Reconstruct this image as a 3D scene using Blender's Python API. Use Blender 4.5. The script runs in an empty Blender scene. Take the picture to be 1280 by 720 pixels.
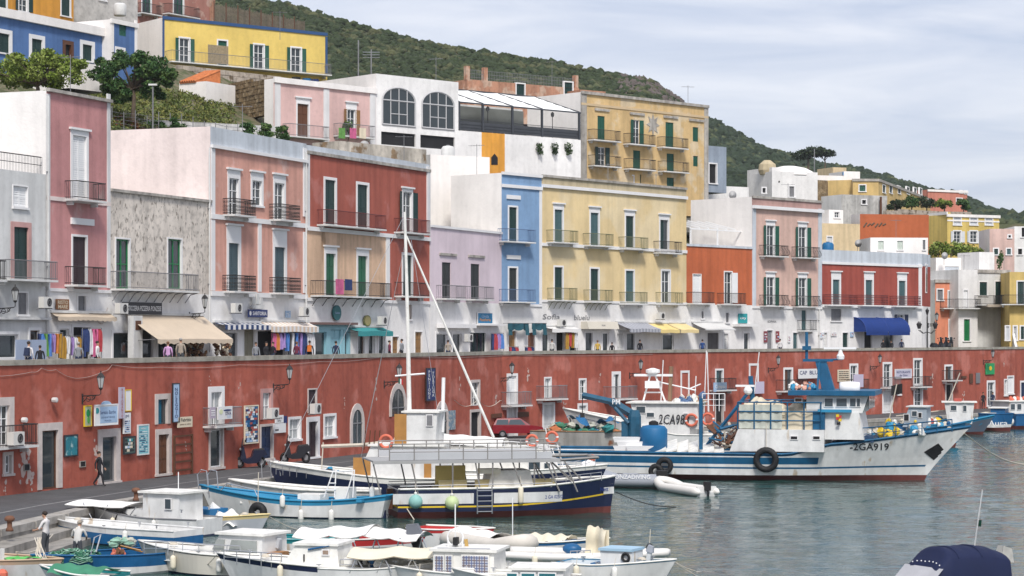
import bpy, bmesh, math, random
import numpy as np
from mathutils import Vector, Matrix
random.seed(7)
RNG = np.random.default_rng(7)
S = bpy.context.scene
C = S.collection
F, HZ, HC = 2700.0, 420.0, 8.7          # focal length in photo pixels, horizon row, eye height above the water
# ---------------------------------------------------------------- camera
cam = bpy.data.cameras.new('camera'); co = bpy.data.objects.new('camera', cam); C.objects.link(co)
co.location = (0, 0, HC); co.rotation_euler = (math.pi/2, 0, 0)
cam.sensor_width = 36; cam.lens = 36*F/1280; cam.shift_y = (HZ-360)/1280
cam.clip_end = 6000; cam.clip_start = 1
S.camera = co
# ---------------------------------------------------------------- light
SUN = Vector((0.10, -0.70, 0.80)).normalized()
w = bpy.data.worlds.new('World'); S.world = w; w.use_nodes = True
nt = w.node_tree; nt.nodes.clear(); N = nt.nodes.new; K = nt.links.new
out = N('ShaderNodeOutputWorld'); bg = N('ShaderNodeBackground'); K(bg.outputs[0], out.inputs[0])
sky = N('ShaderNodeTexSky'); sky.sky_type = 'NISHITA'; sky.sun_disc = False
sky.sun_elevation = math.asin(SUN.z); sky.sun_rotation = math.atan2(SUN.x, SUN.y)
sky.air_density = 1.0; sky.dust_density = 1.2; sky.ozone_density = 1.6
bg.inputs[1].default_value = 0.1
tc = N('ShaderNodeTexCoord')
mp = N('ShaderNodeMapping'); mp.inputs['Scale'].default_value = (5.0, 5.0, 34.0); mp.inputs['Rotation'].default_value = (0.0, 0.10, 0)
K(tc.outputs['Generated'], mp.inputs[0])
n1 = N('ShaderNodeTexNoise'); n1.inputs['Scale'].default_value = 1.25; n1.inputs['Detail'].default_value = 6; n1.inputs['Roughness'].default_value = .58; n1.inputs['Distortion'].default_value = .6
K(mp.outputs[0], n1.inputs['Vector'])
r1 = N('ShaderNodeMapRange'); r1.inputs[1].default_value = .36; r1.inputs[2].default_value = .66; r1.inputs[3].default_value = 0; r1.inputs[4].default_value = 1
K(n1.outputs[0], r1.inputs[0])
mx = N('ShaderNodeMix'); mx.data_type = 'RGBA'
mx.inputs[0].default_value = .8; K(sky.outputs[0], mx.inputs[6])
cl = N('ShaderNodeMix'); cl.data_type = 'RGBA'; K(r1.outputs[0], cl.inputs[0]); cl.inputs[6].default_value = (3.9, 4.2, 5.2, 1); cl.inputs[7].default_value = (5.8, 5.8, 6.3, 1); K(cl.outputs[2], mx.inputs[7])   # streaks of thin high cloud
K(mx.outputs[2], bg.inputs[0])
sd = bpy.data.lights.new('sun', 'SUN'); sd.energy = 2.3; sd.angle = math.radians(12.0); sd.color = (1, .955, .89)
so = bpy.data.objects.new('sun', sd); C.objects.link(so); so.rotation_euler = SUN.to_track_quat('Z', 'Y').to_euler(); so.location = (0, -20, 60)
S.view_settings.view_transform = 'Standard'; S.view_settings.look = 'None'; S.view_settings.exposure = 0.66; S.view_settings.gamma = 1
# ---------------------------------------------------------------- materials
MATS = {}
def mat(name, col, rough=.75, var=.10, sc=.7, streak=0, patch=None, bump=0, bsc=8, metal=0, spec=.35, grime=0):
    if name in MATS: return MATS[name]
    m = bpy.data.materials.new(name); m.use_nodes = True; t = m.node_tree; b = t.nodes['Principled BSDF']
    b.inputs['Roughness'].default_value = rough; b.inputs['Metallic'].default_value = metal
    b.inputs['Specular IOR Level'].default_value = spec
    g = t.nodes.new('ShaderNodeNewGeometry'); last = None
    def noise(scale, mapping=None, detail=4):
        n = t.nodes.new('ShaderNodeTexNoise'); n.inputs['Scale'].default_value = scale; n.inputs['Detail'].default_value = detail
        if mapping:
            p = t.nodes.new('ShaderNodeMapping'); p.inputs['Scale'].default_value = mapping
            t.links.new(g.outputs['Position'], p.inputs[0]); t.links.new(p.outputs[0], n.inputs['Vector'])
        else: t.links.new(g.outputs['Position'], n.inputs['Vector'])
        return n.outputs[0]
    def rng(sk, a, b_, c, d):
        r = t.nodes.new('ShaderNodeMapRange'); t.links.new(sk, r.inputs[0])
        for i, v in enumerate((a, b_, c, d)): r.inputs[i+1].default_value = v
        return r.outputs[0]
    def mul(a, fac):
        x = t.nodes.new('ShaderNodeMix'); x.data_type = 'RGBA'; x.blend_type = 'MULTIPLY'; x.inputs[0].default_value = 1
        if isinstance(a, tuple): x.inputs[6].default_value = a
        else: t.links.new(a, x.inputs[6])
        t.links.new(fac, x.inputs[7]); return x.outputs[2]
    cur = (*col, 1)
    if patch:
        pc, th, ps = patch[:3]
        x = t.nodes.new('ShaderNodeMix'); x.data_type = 'RGBA'; x.inputs[6].default_value = cur; x.inputs[7].default_value = (*pc, 1)
        t.links.new(rng(noise(ps, patch[3] if len(patch) > 3 else None, 8), th, th+.07, 0, 1), x.inputs[0]); cur = x.outputs[2]
    if var: cur = mul(cur, rng(noise(sc, None, 5), .25, .75, 1-var, 1+var*.6))
    if streak: cur = mul(cur, rng(noise(1.0, (1.6, 1.6, .12), 5), .42, .68, 1, 1-streak))
    if grime: cur = mul(cur, rng(noise(2.6, None, 8), .48, .75, 1, 1-grime))
    if isinstance(cur, tuple): b.inputs['Base Color'].default_value = cur
    else: t.links.new(cur, b.inputs['Base Color'])
    if bump:
        bp = t.nodes.new('ShaderNodeBump'); bp.inputs['Strength'].default_value = bump; bp.inputs['Distance'].default_value = .06
        t.links.new(noise(bsc, None, 6), bp.inputs['Height']); t.links.new(bp.outputs[0], b.inputs['Normal'])
    MATS[name] = m; return m
def stucco(name, col, **k):
    k = {**dict(rough=.9, var=.17, sc=.3, streak=.2, grime=.1, bump=.25, bsc=6, spec=.2), **k}
    return mat(name, col, **k)
WHITE = stucco('white_stucco', (.80, .785, .77), streak=.1)
WARM = stucco('warm_white_stucco', (.85, .815, .785), streak=.08, var=.1, grime=.06)
TRIM = mat('white_trim', (.76, .75, .75), .7, .08)
GREYW = stucco('grey_white_stucco', (.66, .66, .65), streak=.16)
GREEN = mat('green_shutter_paint', (.012, .085, .055), .5, .15)
DKGREEN = mat('dark_green_paint', (.012, .04, .036), .5, .2)
TEALG = mat('grey_teal_paint', (.06, .12, .13), .55, .2)
BROWN = mat('brown_wood', (.11, .045, .022), .6, .25)
DKBROWN = mat('dark_brown_wood', (.045, .025, .03), .6, .25)
WPAINT = mat('white_paint', (.8, .8, .8), .45, .06)
GLASS = mat('window_glass', (.03, .04, .045), .06, 0, spec=.6)
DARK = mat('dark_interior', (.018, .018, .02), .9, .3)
IRON = mat('dark_iron', (.03, .028, .028), .55, .3)
GREYIRON = mat('grey_iron', (.2, .2, .21), .55, .2)
BLACK = mat('black_rubber', (.014, .014, .015), .65, .3)
STEEL = mat('steel_tube', (.55, .56, .58), .3, .1, metal=.85)
CONC = mat('concrete', (.33, .31, .28), .9, .25, .8, streak=.3, grime=.25, bump=.4)
# ---------------------------------------------------------------- mesh builder
class MB:
    def __init__(s): s.v = []; s.f = []; s.m = []
    def poly(s, pts, m=0):
        i = len(s.v); s.v += [tuple(p) for p in pts]; s.f.append(tuple(range(i, i+len(pts)))); s.m.append(m); return s
    def box(s, x0, x1, y0, y1, z0, z1, m=0):
        if x0 > x1: x0, x1 = x1, x0
        if y0 > y1: y0, y1 = y1, y0
        if z0 > z1: z0, z1 = z1, z0
        i = len(s.v)
        s.v += [(x0,y0,z0),(x1,y0,z0),(x1,y1,z0),(x0,y1,z0),(x0,y0,z1),(x1,y0,z1),(x1,y1,z1),(x0,y1,z1)]
        for q in ((0,3,2,1),(4,5,6,7),(0,1,5,4),(1,2,6,5),(2,3,7,6),(3,0,4,7)): s.f.append(tuple(i+k for k in q)); s.m.append(m)
        return s
    def hexa(s, lo, hi, m=0):       # two quads -> solid
        i = len(s.v); s.v += [tuple(p) for p in lo]+[tuple(p) for p in hi]
        for q in ((0,3,2,1),(4,5,6,7),(0,1,5,4),(1,2,6,5),(2,3,7,6),(3,0,4,7)): s.f.append(tuple(i+k for k in q)); s.m.append(m)
        return s
    def tube(s, pts, r, n=5, m=0, cap=True):
        pts = [Vector(p) for p in pts]; rs = r if isinstance(r, (list, tuple)) else [r]*len(pts); i0 = len(s.v)
        for k, p in enumerate(pts):
            d = (pts[min(k+1, len(pts)-1)]-pts[max(k-1, 0)])
            if d.length < 1e-9: d = Vector((0, 0, 1))
            d.normalize(); a = d.cross(Vector((0, 0, 1)) if abs(d.z) < .9 else Vector((1, 0, 0))).normalized(); b = d.cross(a)
            for j in range(n):
                t = 2*math.pi*j/n; s.v.append(tuple(p+(a*math.cos(t)+b*math.sin(t))*rs[k]))
        for k in range(len(pts)-1):
            for j in range(n):
                a = i0+k*n+j; b = i0+k*n+(j+1) % n; s.f.append((a, b, b+n, a+n)); s.m.append(m)
        if cap:
            s.f.append(tuple(i0+j for j in range(n))); s.m.append(m)
            e = i0+(len(pts)-1)*n; s.f.append(tuple(e+n-1-j for j in range(n))); s.m.append(m)
        return s
    def lathe(s, prof, c=(0, 0, 0), n=12, m=0, axis='z', sx=1, sy=1):
        i0 = len(s.v)
        for r, h in prof:
            for j in range(n):
                t = 2*math.pi*j/n; a, b = r*math.cos(t)*sx, r*math.sin(t)*sy
                p = (a, b, h) if axis == 'z' else ((h, a, b) if axis == 'x' else (a, h, b))
                s.v.append((c[0]+p[0], c[1]+p[1], c[2]+p[2]))
        for k in range(len(prof)-1):
            for j in range(n):
                a = i0+k*n+j; b = i0+k*n+(j+1) % n; s.f.append((a, b, b+n, a+n)); s.m.append(m)
        s.f.append(tuple(i0+j for j in range(n))); s.m.append(m)
        e = i0+(len(prof)-1)*n; s.f.append(tuple(e+n-1-j for j in range(n))); s.m.append(m)
        return s
    def ball(s, c, r, m=0, n=8, k=5, sq=(1, 1, 1)):
        pr = [(max(.001, math.sin(math.pi*i/k))*r, -math.cos(math.pi*i/k)*r*sq[2]) for i in range(k+1)]
        i0 = len(s.v); s.lathe(pr, c, n, m, 'z', sq[0], sq[1])
        if n <= 7 and r > .085:
            for i in range(i0, len(s.v)): s.v[i] = tuple(x+random.uniform(-.28, .28)*r for x in s.v[i])
        return s
    def torus(s, c, R, r, axis='y', n=16, k=6, m=0, m2=None):
        i0 = len(s.v)
        for i in range(n):
            t = 2*math.pi*i/n
            for j in range(k):
                u = 2*math.pi*j/k; q = R+r*math.cos(u); a, b, h = q*math.cos(t), q*math.sin(t), r*math.sin(u)
                p = {'y': (a, h, b), 'x': (h, a, b), 'z': (a, b, h)}[axis]; s.v.append((c[0]+p[0], c[1]+p[1], c[2]+p[2]))
        for i in range(n):
            for j in range(k):
                a, b = i0+i*k+j, i0+i*k+(j+1) % k; e, d = i0+((i+1) % n)*k+j, i0+((i+1) % n)*k+(j+1) % k
                s.f.append((a, b, d, e)); s.m.append(m2 if (m2 is not None and (i*4//n) % 2 == 0 and i % (n//4) == 0) else m)
        return s
    def prism(s, poly, y0, y1, m=0):      # polygon in x,z pushed along y
        n = len(poly); i = len(s.v)
        s.v += [(x, y0, z) for x, z in poly]+[(x, y1, z) for x, z in poly]
        s.f.append(tuple(range(i, i+n))); s.m.append(m); s.f.append(tuple(i+n+n-1-k for k in range(n))); s.m.append(m)
        for k in range(n): s.f.append((i+k, i+n+k, i+n+(k+1) % n, i+(k+1) % n)); s.m.append(m)
        return s
    def grid(s, fn, nu, nv, m=0, close=False):
        i0 = len(s.v)
        for a in range(nu+1):
            for b in range(nv+1): s.v.append(tuple(fn(a/nu, b/nv)))
        for a in range(nu):
            for b in range(nv):
                p = i0+a*(nv+1)+b; s.f.append((p, p+1, p+nv+2, p+nv+1)); s.m.append(m(a, b) if callable(m) else m)
        return s
    def text(s, txt, h, x, y, z, wid=None, m=0, vert=False, slant=0):   # lettering in the x,z plane facing -y, centred on x,z
        V, P = glyphs(txt, vert)
        if not V: return s
        xs = [p[0] for p in V]; zs = [p[1] for p in V]; W = max(xs)-min(xs); H = max(zs)-min(zs)
        k = h/H; kx = wid/W if wid else k; i = len(s.v)
        s.v += [(x+(p[0]-min(xs)-W/2)*kx+slant*(p[1]-min(zs))*k, y, z+(p[1]-min(zs)-H/2)*k) for p in V]
        for f in P: s.f.append(tuple(i+q for q in f)); s.m.append(m)
        return s
    def build(s, name, mats, parent=None, smooth=False, loc=None, rz=0, kind=None):
        me = bpy.data.meshes.new(name); me.from_pydata(s.v, [], s.f)
        for mm in (mats if isinstance(mats, (list, tuple)) else [mats]): me.materials.append(mm)
        if any(s.m): me.polygons.foreach_set('material_index', s.m)
        if len(s.f) < 60000:
            bm = bmesh.new(); bm.from_mesh(me); bmesh.ops.recalc_face_normals(bm, faces=bm.faces); bm.to_mesh(me); bm.free()
        if smooth: me.polygons.foreach_set('use_smooth', [True]*len(me.polygons))
        o = bpy.data.objects.new(name, me); C.objects.link(o)
        if parent: o.parent = parent
        if loc: o.location = loc
        if rz: o.rotation_euler = (0, 0, rz)
        if kind: o['kind'] = kind
        return o
_G = {}
def glyphs(txt, vert=False):
    key = (txt, vert)
    if key not in _G:
        cu = bpy.data.curves.new('lettering', 'FONT'); cu.body = '\n'.join(txt) if vert else txt
        cu.align_x = 'CENTER' if vert else 'LEFT'; cu.resolution_u = 2; cu.space_line = .85; cu.offset = .012
        o = bpy.data.objects.new('lettering', cu); C.objects.link(o)
        dg = bpy.context.evaluated_depsgraph_get(); me = bpy.data.meshes.new_from_object(o.evaluated_get(dg))
        _G[key] = ([tuple(v.co) for v in me.vertices], [tuple(p.vertices) for p in me.polygons])
        bpy.data.objects.remove(o); bpy.data.meshes.remove(me); bpy.data.curves.remove(cu)
    return _G[key]
def tag(o, label, cat, group=None):
    o['label'] = label; o['category'] = cat
    if group: o['group'] = group
    return o
def thing(name, label, cat, loc=(0, 0, 0), rz=0, group=None):
    o = bpy.data.objects.new(name, None); C.objects.link(o); o.location = loc; o.rotation_euler = (0, 0, rz); o.empty_display_size = .3
    return tag(o, label, cat, group)
def dup(root, loc, rz, label=None):
    r = root.copy(); C.objects.link(r); r.location = loc; r.rotation_euler = (0, 0, rz)
    if label: r['label'] = label
    for ch in list(root.children):
        c = ch.copy(); C.objects.link(c); c.parent = r
        for g in ch.children:
            d = g.copy(); C.objects.link(d); d.parent = c
    return r
# ---------------------------------------------------------------- where things stand
def W(px, D, z=0): return Vector(((px-640)/F*D, D, z))
def G(px, py, z=0):                       # the point of the level z seen at px, py
    D = (HC-z)*F/(py-HZ); return W(px, D, z)
def zat(py, D): return HC-(py-HZ)*D/F
class Fr:                                 # a vertical plane from left end A to right end B
    def __init__(s, pa, Da, pb, Db, off=0):
        a, b = W(pa, Da), W(pb, Db); u = (b-a); s.L = u.length; s.u = u/s.L; s.n = Vector((-s.u.y, s.u.x, 0))
        s.a = a+s.n*off; s.rz = math.atan2(s.u.y, s.u.x)
    def x(s, px, y=0):
        k = (px-640)/F; A = s.a+s.n*y; return (k*A.y-A.x)/(s.u.x-k*s.u.y)
    def D(s, px, y=0): return (s.a+s.n*y+s.u*s.x(px, y)).y
    def z(s, px, py, y=0): return HC-(py-HZ)*s.D(px, y)/F
    def pt(s, px, py, y=0): return s.x(px, y), s.z(px, py, y)
    def world(s, x, y=0, z=0): p = s.a+s.u*x+s.n*y; return Vector((p.x, p.y, z))
def vpD(p0, D0, p1, vx): return D0*(vx-p0)/(vx-p1)
def poly_D(ctrl, px):
    for (p0, d0), (p1, d1) in zip(ctrl, ctrl[1:]):
        if px <= p1 or (p1, d1) == ctrl[-1]:
            k = d1/d0
            if abs(k-1) < 1e-6: return d0
            vx = (k*p1-p0)/(k-1); return d0*(vx-p0)/(vx-px)
FAC = [(-60, 112.9), (383, 150.5), (627, 180), (860, 201), (1027, 216), (1160, 228)]
WAL = [(-90, 98.7), (383, 133.8), (627, 165), (860, 188), (1027, 205), (1160, 220), (1330, 244)]
def fac(p0, p1, off=0): return Fr(p0, poly_D(FAC, p0), p1, poly_D(FAC, p1), off)
PZ = 6.6
# ---------------------------------------------------------------- setting: water, quay, promenade, ground
def structure(o): o['kind'] = 'structure'; return o
wm = mat('harbour_water', (.012, .05, .052), .045, 0, spec=.55)
t = wm.node_tree; b = t.nodes['Principled BSDF']; b.inputs['IOR'].default_value = 1.33
g = t.nodes.new('ShaderNodeNewGeometry')
def wave(scale, det, mapsc, dist=0):
    p = t.nodes.new('ShaderNodeMapping'); p.inputs['Scale'].default_value = mapsc; t.links.new(g.outputs['Position'], p.inputs[0])
    n = t.nodes.new('ShaderNodeTexNoise'); n.inputs['Scale'].default_value = scale; n.inputs['Detail'].default_value = det; n.inputs['Distortion'].default_value = dist
    t.links.new(p.outputs[0], n.inputs['Vector']); return n.outputs[0]
ad = t.nodes.new('ShaderNodeMath'); ad.operation = 'MULTIPLY_ADD'
t.links.new(wave(1.0, 3, (.42, .95, 1), .3), ad.inputs[0]); ad.inputs[1].default_value = .55
a2 = t.nodes.new('ShaderNodeMath'); a2.operation = 'MULTIPLY_ADD'; t.links.new(wave(1.0, 2, (.13, .2, 1)), a2.inputs[0]); a2.inputs[1].default_value = .9
t.links.new(wave(1.0, 3, (1.3, 2.8, 1), .5), a2.inputs[2])
t.links.new(a2.outputs[0], ad.inputs[2])
bp = t.nodes.new('ShaderNodeBump'); bp.inputs['Strength'].default_value = 1.0; bp.inputs['Distance'].default_value = .05
t.links.new(ad.outputs[0], bp.inputs['Height']); t.links.new(bp.outputs[0], b.inputs['Normal'])
cr = t.nodes.new('ShaderNodeMix'); cr.data_type = 'RGBA'; cr.inputs[6].default_value = (.010, .048, .042, 1); cr.inputs[7].default_value = (.024, .075, .07, 1)
t.links.new(wave(1.0, 3, (.03, .05, 1)), cr.inputs[0]); t.links.new(cr.outputs[2], b.inputs['Base Color'])
structure(MB().poly([(-1500, -300, -.14), (1500, -300, -.14), (1500, 1500, -.14), (-1500, 1500, -.14)]).build('water', wm))
gx, gy = np.meshgrid(np.arange(-52, 92, .36), np.arange(62, 246, .30)); gz = np.zeros_like(gx)
for i in range(34):                                   # small harbour ripples as real relief
    lam = .7*(4.2/.7)**(i/33); th = RNG.normal(1.25, .75); k_ = 2*math.pi/lam; amp = .0155*lam/(2*math.pi)*(1.0 if lam < 2.2 else .75)
    mod = .5+.6*np.sin(gx*RNG.uniform(.05, .16)+RNG.uniform(0, 6))*np.sin(gy*RNG.uniform(.04, .13)+RNG.uniform(0, 6))
    gz += amp*1.45*mod*np.sin(k_*(gx*math.cos(th)+gy*math.sin(th))+RNG.uniform(0, 6.28))
ny_, nx_ = gx.shape; idx = np.arange(nx_*ny_).reshape(ny_, nx_)
Q = np.stack([idx[:-1, :-1], idx[:-1, 1:], idx[1:, 1:], idx[1:, :-1]], -1).reshape(-1)
me = bpy.data.meshes.new('water'); me.vertices.add(nx_*ny_); me.vertices.foreach_set('co', np.stack([gx, gy, gz], -1).astype(np.float32).ravel())
me.loops.add(len(Q)); me.loops.foreach_set('vertex_index', Q.astype(np.int32)); me.polygons.add(len(Q)//4); me.polygons.foreach_set('loop_start', np.arange(0, len(Q), 4, dtype=np.int32)); me.update(calc_edges=True)
me.polygons.foreach_set('use_smooth', [True]*(len(Q)//4)); me.materials.append(wm); o = bpy.data.objects.new('water', me); C.objects.link(o); structure(o)
QE = [(-90, 74), (0, 85.5), (150, 100), (290, 112), (430, 124), (627, 152), (860, 176), (1027, 193), (1160, 206), (1330, 226)]   # quay edge
asph = mat('quay_asphalt', (.085, .085, .088), .9, .22, .5, grime=.25, bump=.3, bsc=14)
curb = mat('quay_kerb_stone', (.36, .34, .31), .9, .22, 1.2, grime=.3, bump=.3)
wpts = [W(p, d) for p, d in WAL]
wfull = []
for i in range(60): p = -90+1420*i/59; wfull.append(W(p, poly_D(WAL, p)))
qpts = [W(p, d) for p, d in QE]
def offs(pts, d):
    r = []
    for i, p in enumerate(pts):
        u = (pts[min(i+1, len(pts)-1)]-pts[max(i-1, 0)]).normalized(); r.append(p+Vector((-u.y, u.x, 0))*d)
    return r
QZ = 1.0
mb = MB(); q2 = offs(qpts, .9); w2 = offs(wpts, 1.0)
n = len(qpts)
def lerp_poly(pts, k):
    L = [0]
    for a, b_ in zip(pts, pts[1:]): L.append(L[-1]+(b_-a).length)
    d = k*L[-1]
    for i in range(len(pts)-1):
        if d <= L[i+1] or i == len(pts)-2: return pts[i].lerp(pts[i+1], (d-L[i])/(L[i+1]-L[i]))
for i in range(40):
    a, b_ = lerp_poly(q2, i/40), lerp_poly(q2, (i+1)/40); e, f = lerp_poly(w2, i/40), lerp_poly(w2, (i+1)/40)
    mb.poly([(a.x, a.y, QZ), (b_.x, b_.y, QZ), (f.x, f.y, QZ), (e.x, e.y, QZ)])
structure(mb.build('quay_road', asph))
mb = MB()
for a, b_, e, f in zip(qpts, qpts[1:], q2, q2[1:]):
    mb.hexa([(a.x, a.y, -1.2), (b_.x, b_.y, -1.2), (f.x, f.y, -1.2), (e.x, e.y, -1.2)], [(a.x, a.y, QZ+.015), (b_.x, b_.y, QZ+.015), (f.x, f.y, QZ+.015), (e.x, e.y, QZ+.015)])
qw = structure(mb.build('quay_wall', CONC))
mb = MB(); q3 = offs(qpts, -.04)
seg = 46                                                                    # kerb stones along the quay edge
kst = None
for i in range(seg):
    a, b_ = lerp_poly(q3, (i+.03)/seg), lerp_poly(q3, (i+.97)/seg); u = (b_-a).normalized(); nn = Vector((-u.y, u.x, 0))*(.62+.03*(i % 3))
    m_ = MB(); z1 = QZ+.045+.012*((i*7) % 3); m_.hexa([(0, 0, -.25), (b_.x-a.x, b_.y-a.y, -.25), (b_.x-a.x+nn.x, b_.y-a.y+nn.y, -.25), (nn.x, nn.y, -.25)], [(0, 0, .05), (b_.x-a.x, b_.y-a.y, .05), (b_.x-a.x+nn.x, b_.y-a.y+nn.y, .05), (nn.x, nn.y, .05)])
    o = m_.build('kerb_stone', curb, qw, loc=(a.x, a.y, z1-.05))
# white parking line and lower landing step
line = mat('road_marking', (.22, .22, .22), .8, .3, 2)
mb = MB()
for i in range(26):
    a, b_ = lerp_poly(qpts, i/60), lerp_poly(qpts, (i+1)/60); e, f = lerp_poly(wpts, i/60), lerp_poly(wpts, (i+1)/60)
    p, q = a.lerp(e, .52), b_.lerp(f, .52); p2, q2_ = a.lerp(e, .545), b_.lerp(f, .545)
    mb.poly([(p.x, p.y, QZ+.004), (q.x, q.y, QZ+.004), (q2_.x, q2_.y, QZ+.004), (p2.x, p2.y, QZ+.004)])
structure(mb.build('road_line', line))
st = [W(-90, 68), W(0, 78.5), W(130, 92), W(215, 101)]; so_ = offs(st, 4)
mb = MB()
for a, b_, e, f in zip(st, st[1:], so_, so_[1:]):
    mb.hexa([(a.x, a.y, -1.2), (b_.x, b_.y, -1.2), (f.x, f.y, -1.2), (e.x, e.y, -1.2)], [(a.x, a.y, .28), (b_.x, b_.y, .28), (f.x, f.y, .28), (e.x, e.y, .28)])
structure(mb.build('landing_step', CONC))
st = [W(-90, 72), W(0, 82), W(130, 95.5), W(235, 105)]; so_ = offs(st, 3)
mb = MB()
for a, b_, e, f in zip(st, st[1:], so_, so_[1:]):
    mb.hexa([(a.x, a.y, -1.2), (b_.x, b_.y, -1.2), (f.x, f.y, -1.2), (e.x, e.y, -1.2)], [(a.x, a.y, .58), (b_.x, b_.y, .58), (f.x, f.y, .58), (e.x, e.y, .58)])
structure(mb.build('landing_step', CONC))
# promenade
mb = MB()
for i in range(60):
    p, q = -85+1400*i/60, -85+1400*(i+1)/60
    a, b_ = W(p, poly_D(WAL, p)+.4), W(q, poly_D(WAL, q)+.4); e, f = W(p, poly_D(FAC, p)+3), W(q, poly_D(FAC, q)+3)
    mb.poly([(a.x, a.y, PZ), (b_.x, b_.y, PZ), (f.x, f.y, PZ), (e.x, e.y, PZ)])
structure(mb.build('promenade', mat('promenade_paving', (.2, .19, .18), .9, .2)))
# hillside under the upper houses
def interp_k(px): return 1 if px < 600 else 1-.38*(px-600)/250 if px < 850 else .62-.14*(px-850)/177 if px < 1027 else .48-.14*min(1, (px-1027)/250)
def hill_z(px, d):
    k = interp_k(px); d -= 26*max(0, min(1, (px-1130)/40))
    h = 0 if d < 8 else ((d-8)/20*17 if d < 28 else 17+(min(d, 66)-28)*.28-(max(0, d-66)*.02))
    return 6.3+h*k
mb = MB()
def hp(u, v):
    px = -150+1600*u; d = 150*v**1.5; p = W(px, poly_D(FAC, px)+d); return (p.x, p.y, hill_z(px, d)+.15*math.sin(px*.21+d*.3))
mb.grid(hp, 90, 40)
SOIL = mat('dry_hillside', (.15, .13, .08), .95, .3, .3, patch=((.07, .085, .03), .47, 1.1), bump=.7, bsc=3)
structure(mb.build('hillside', SOIL, smooth=True))
# mountain behind
def interp(pts, x):
    for (a, ya), (b_, yb) in zip(pts, pts[1:]):
        if x <= b_: return ya+(yb-ya)*max(0, (x-a))/(b_-a)
    return pts[-1][1]
R1 = [(-200, -70), (150, -40), (320, 0), (360, 6), (400, 19), (450, 33), (500, 47), (560, 60), (600, 66), (650, 73), (700, 80), (745, 90), (780, 95), (810, 101), (830, 111), (845, 122), (858, 136), (872, 175), (885, 240), (960, 330)]
R2 = [(640, 120), (800, 132), (850, 138), (885, 149), (905, 159), (930, 174), (960, 188), (1000, 199), (1030, 207), (1075, 214), (1110, 224), (1150, 236), (1200, 247), (1240, 266), (1280, 276), (1450, 300)]
def hillfn(R, D0, D1):
    def fn(px, D):
        k = (D-D0)/(D1-D0); zt = zat(interp(R, px), D1); zb = min(zt-6, 26)
        nz = 1.6*math.sin(px*.043+D*.02)+1.2*math.sin(px*.11+1.7+D*.05)
        if k <= .001: return 0
        if k > 1: return zt-(k-1)*60
        return zb+(zt-zb)*(.72*k+.28*k*k)+nz*math.sin(math.pi*min(1, max(0, k)))*.6
    return fn
H1, H2 = hillfn(R1, 290, 520), hillfn(R2, 330, 640)
MAQ = mat('maquis_ground', (.075, .085, .04), .95, .35, .08, patch=((.17, .13, .09), .58, .06), bump=.5, bsc=1)
def hillmesh(fn, p0, p1, D0, D1, name):
    m_ = MB(); m_.grid(lambda u, v: W(p0+(p1-p0)*u, D0+(D1-D0)*v, fn(p0+(p1-p0)*u, D0+(D1-D0)*v)), 130, 40); return structure(m_.build(name, MAQ, smooth=True))
hillmesh(H1, -200, 960, 290, 600, 'hill'); hillmesh(H2, 640, 1450, 330, 720, 'hill')
# the open sea beyond needs no mesh: the water runs on
# ---------------------------------------------------------------- leaves and bushes
def leafmat(name, c1, c2, sc=.5):
    m = mat(name, c1, .65, .35, sc*3, patch=(c2, .5, sc), spec=.25); return m
def quads_obj(name, V, nquad, m, parent=None, kind=None):
    me = bpy.data.meshes.new(name); me.vertices.add(len(V)); me.vertices.foreach_set('co', V.astype(np.float32).ravel())
    me.loops.add(nquad*4); me.loops.foreach_set('vertex_index', np.arange(nquad*4, dtype=np.int32))
    me.polygons.add(nquad); me.polygons.foreach_set('loop_start', np.arange(0, nquad*4, 4, dtype=np.int32)); me.update(calc_edges=True)
    me.materials.append(m); o = bpy.data.objects.new(name, me); C.objects.link(o)
    if parent: o.parent = parent
    if kind: o['kind'] = kind
    return o
def leaves(centres, radii, per, size):
    P = []
    for c, r in zip(centres, radii):
        d = RNG.normal(size=(per, 3)); d /= np.linalg.norm(d, axis=1)[:, None]
        P.append(np.array(c)+d*(np.array(r)*RNG.uniform(.45, 1.08, per)[:, None]))
    P = np.concatenate(P); n = len(P)
    a = RNG.normal(size=(n, 3)); a /= np.linalg.norm(a, axis=1)[:, None]; b_ = RNG.normal(size=(n, 3)); b_ -= a*(a*b_).sum(1)[:, None]; b_ /= np.linalg.norm(b_, axis=1)[:, None]
    s = (size*RNG.uniform(.6, 1.3, n))[:, None]; a *= s; b_ *= s*.6
    return np.stack([P-a, P-b_, P+a, P+b_], 1).reshape(-1, 3), n
ico = bmesh.new(); bmesh.ops.create_icosphere(ico, subdivisions=1, radius=1)
IV = np.array([v.co[:] for v in ico.verts]); IF = np.array([[v.index for v in f.verts] for f in ico.faces]); ico.free()
def clumps(name, P, R, m, kind='stuff', parent=None, sq=.75):
    n = len(P); nz = RNG.uniform(.5, 1.35, (n, len(IV), 1)); V = IV[None]*nz*R[:, None, None]; V[:, :, 2] *= sq; V += P[:, None, :]
    Fc = (IF[None]+(np.arange(n)*len(IV))[:, None, None]).reshape(-1, 3)
    me = bpy.data.meshes.new(name); me.vertices.add(n*len(IV)); me.vertices.foreach_set('co', V.astype(np.float32).ravel())
    k = len(Fc); me.loops.add(k*3); me.loops.foreach_set('vertex_index', Fc.astype(np.int32).ravel())
    me.polygons.add(k); me.polygons.foreach_set('loop_start', np.arange(0, k*3, 3, dtype=np.int32)); me.update(calc_edges=True)
    me.materials.append(m); o = bpy.data.objects.new(name, me); C.objects.link(o)
    if kind: o['kind'] = kind
    if parent: o.parent = parent
    return o
BUSH = mat('maquis_leaves', (.038, .054, .024), .9, .5, .8, patch=((.088, .095, .045), .53, .16), spec=.15)
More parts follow.
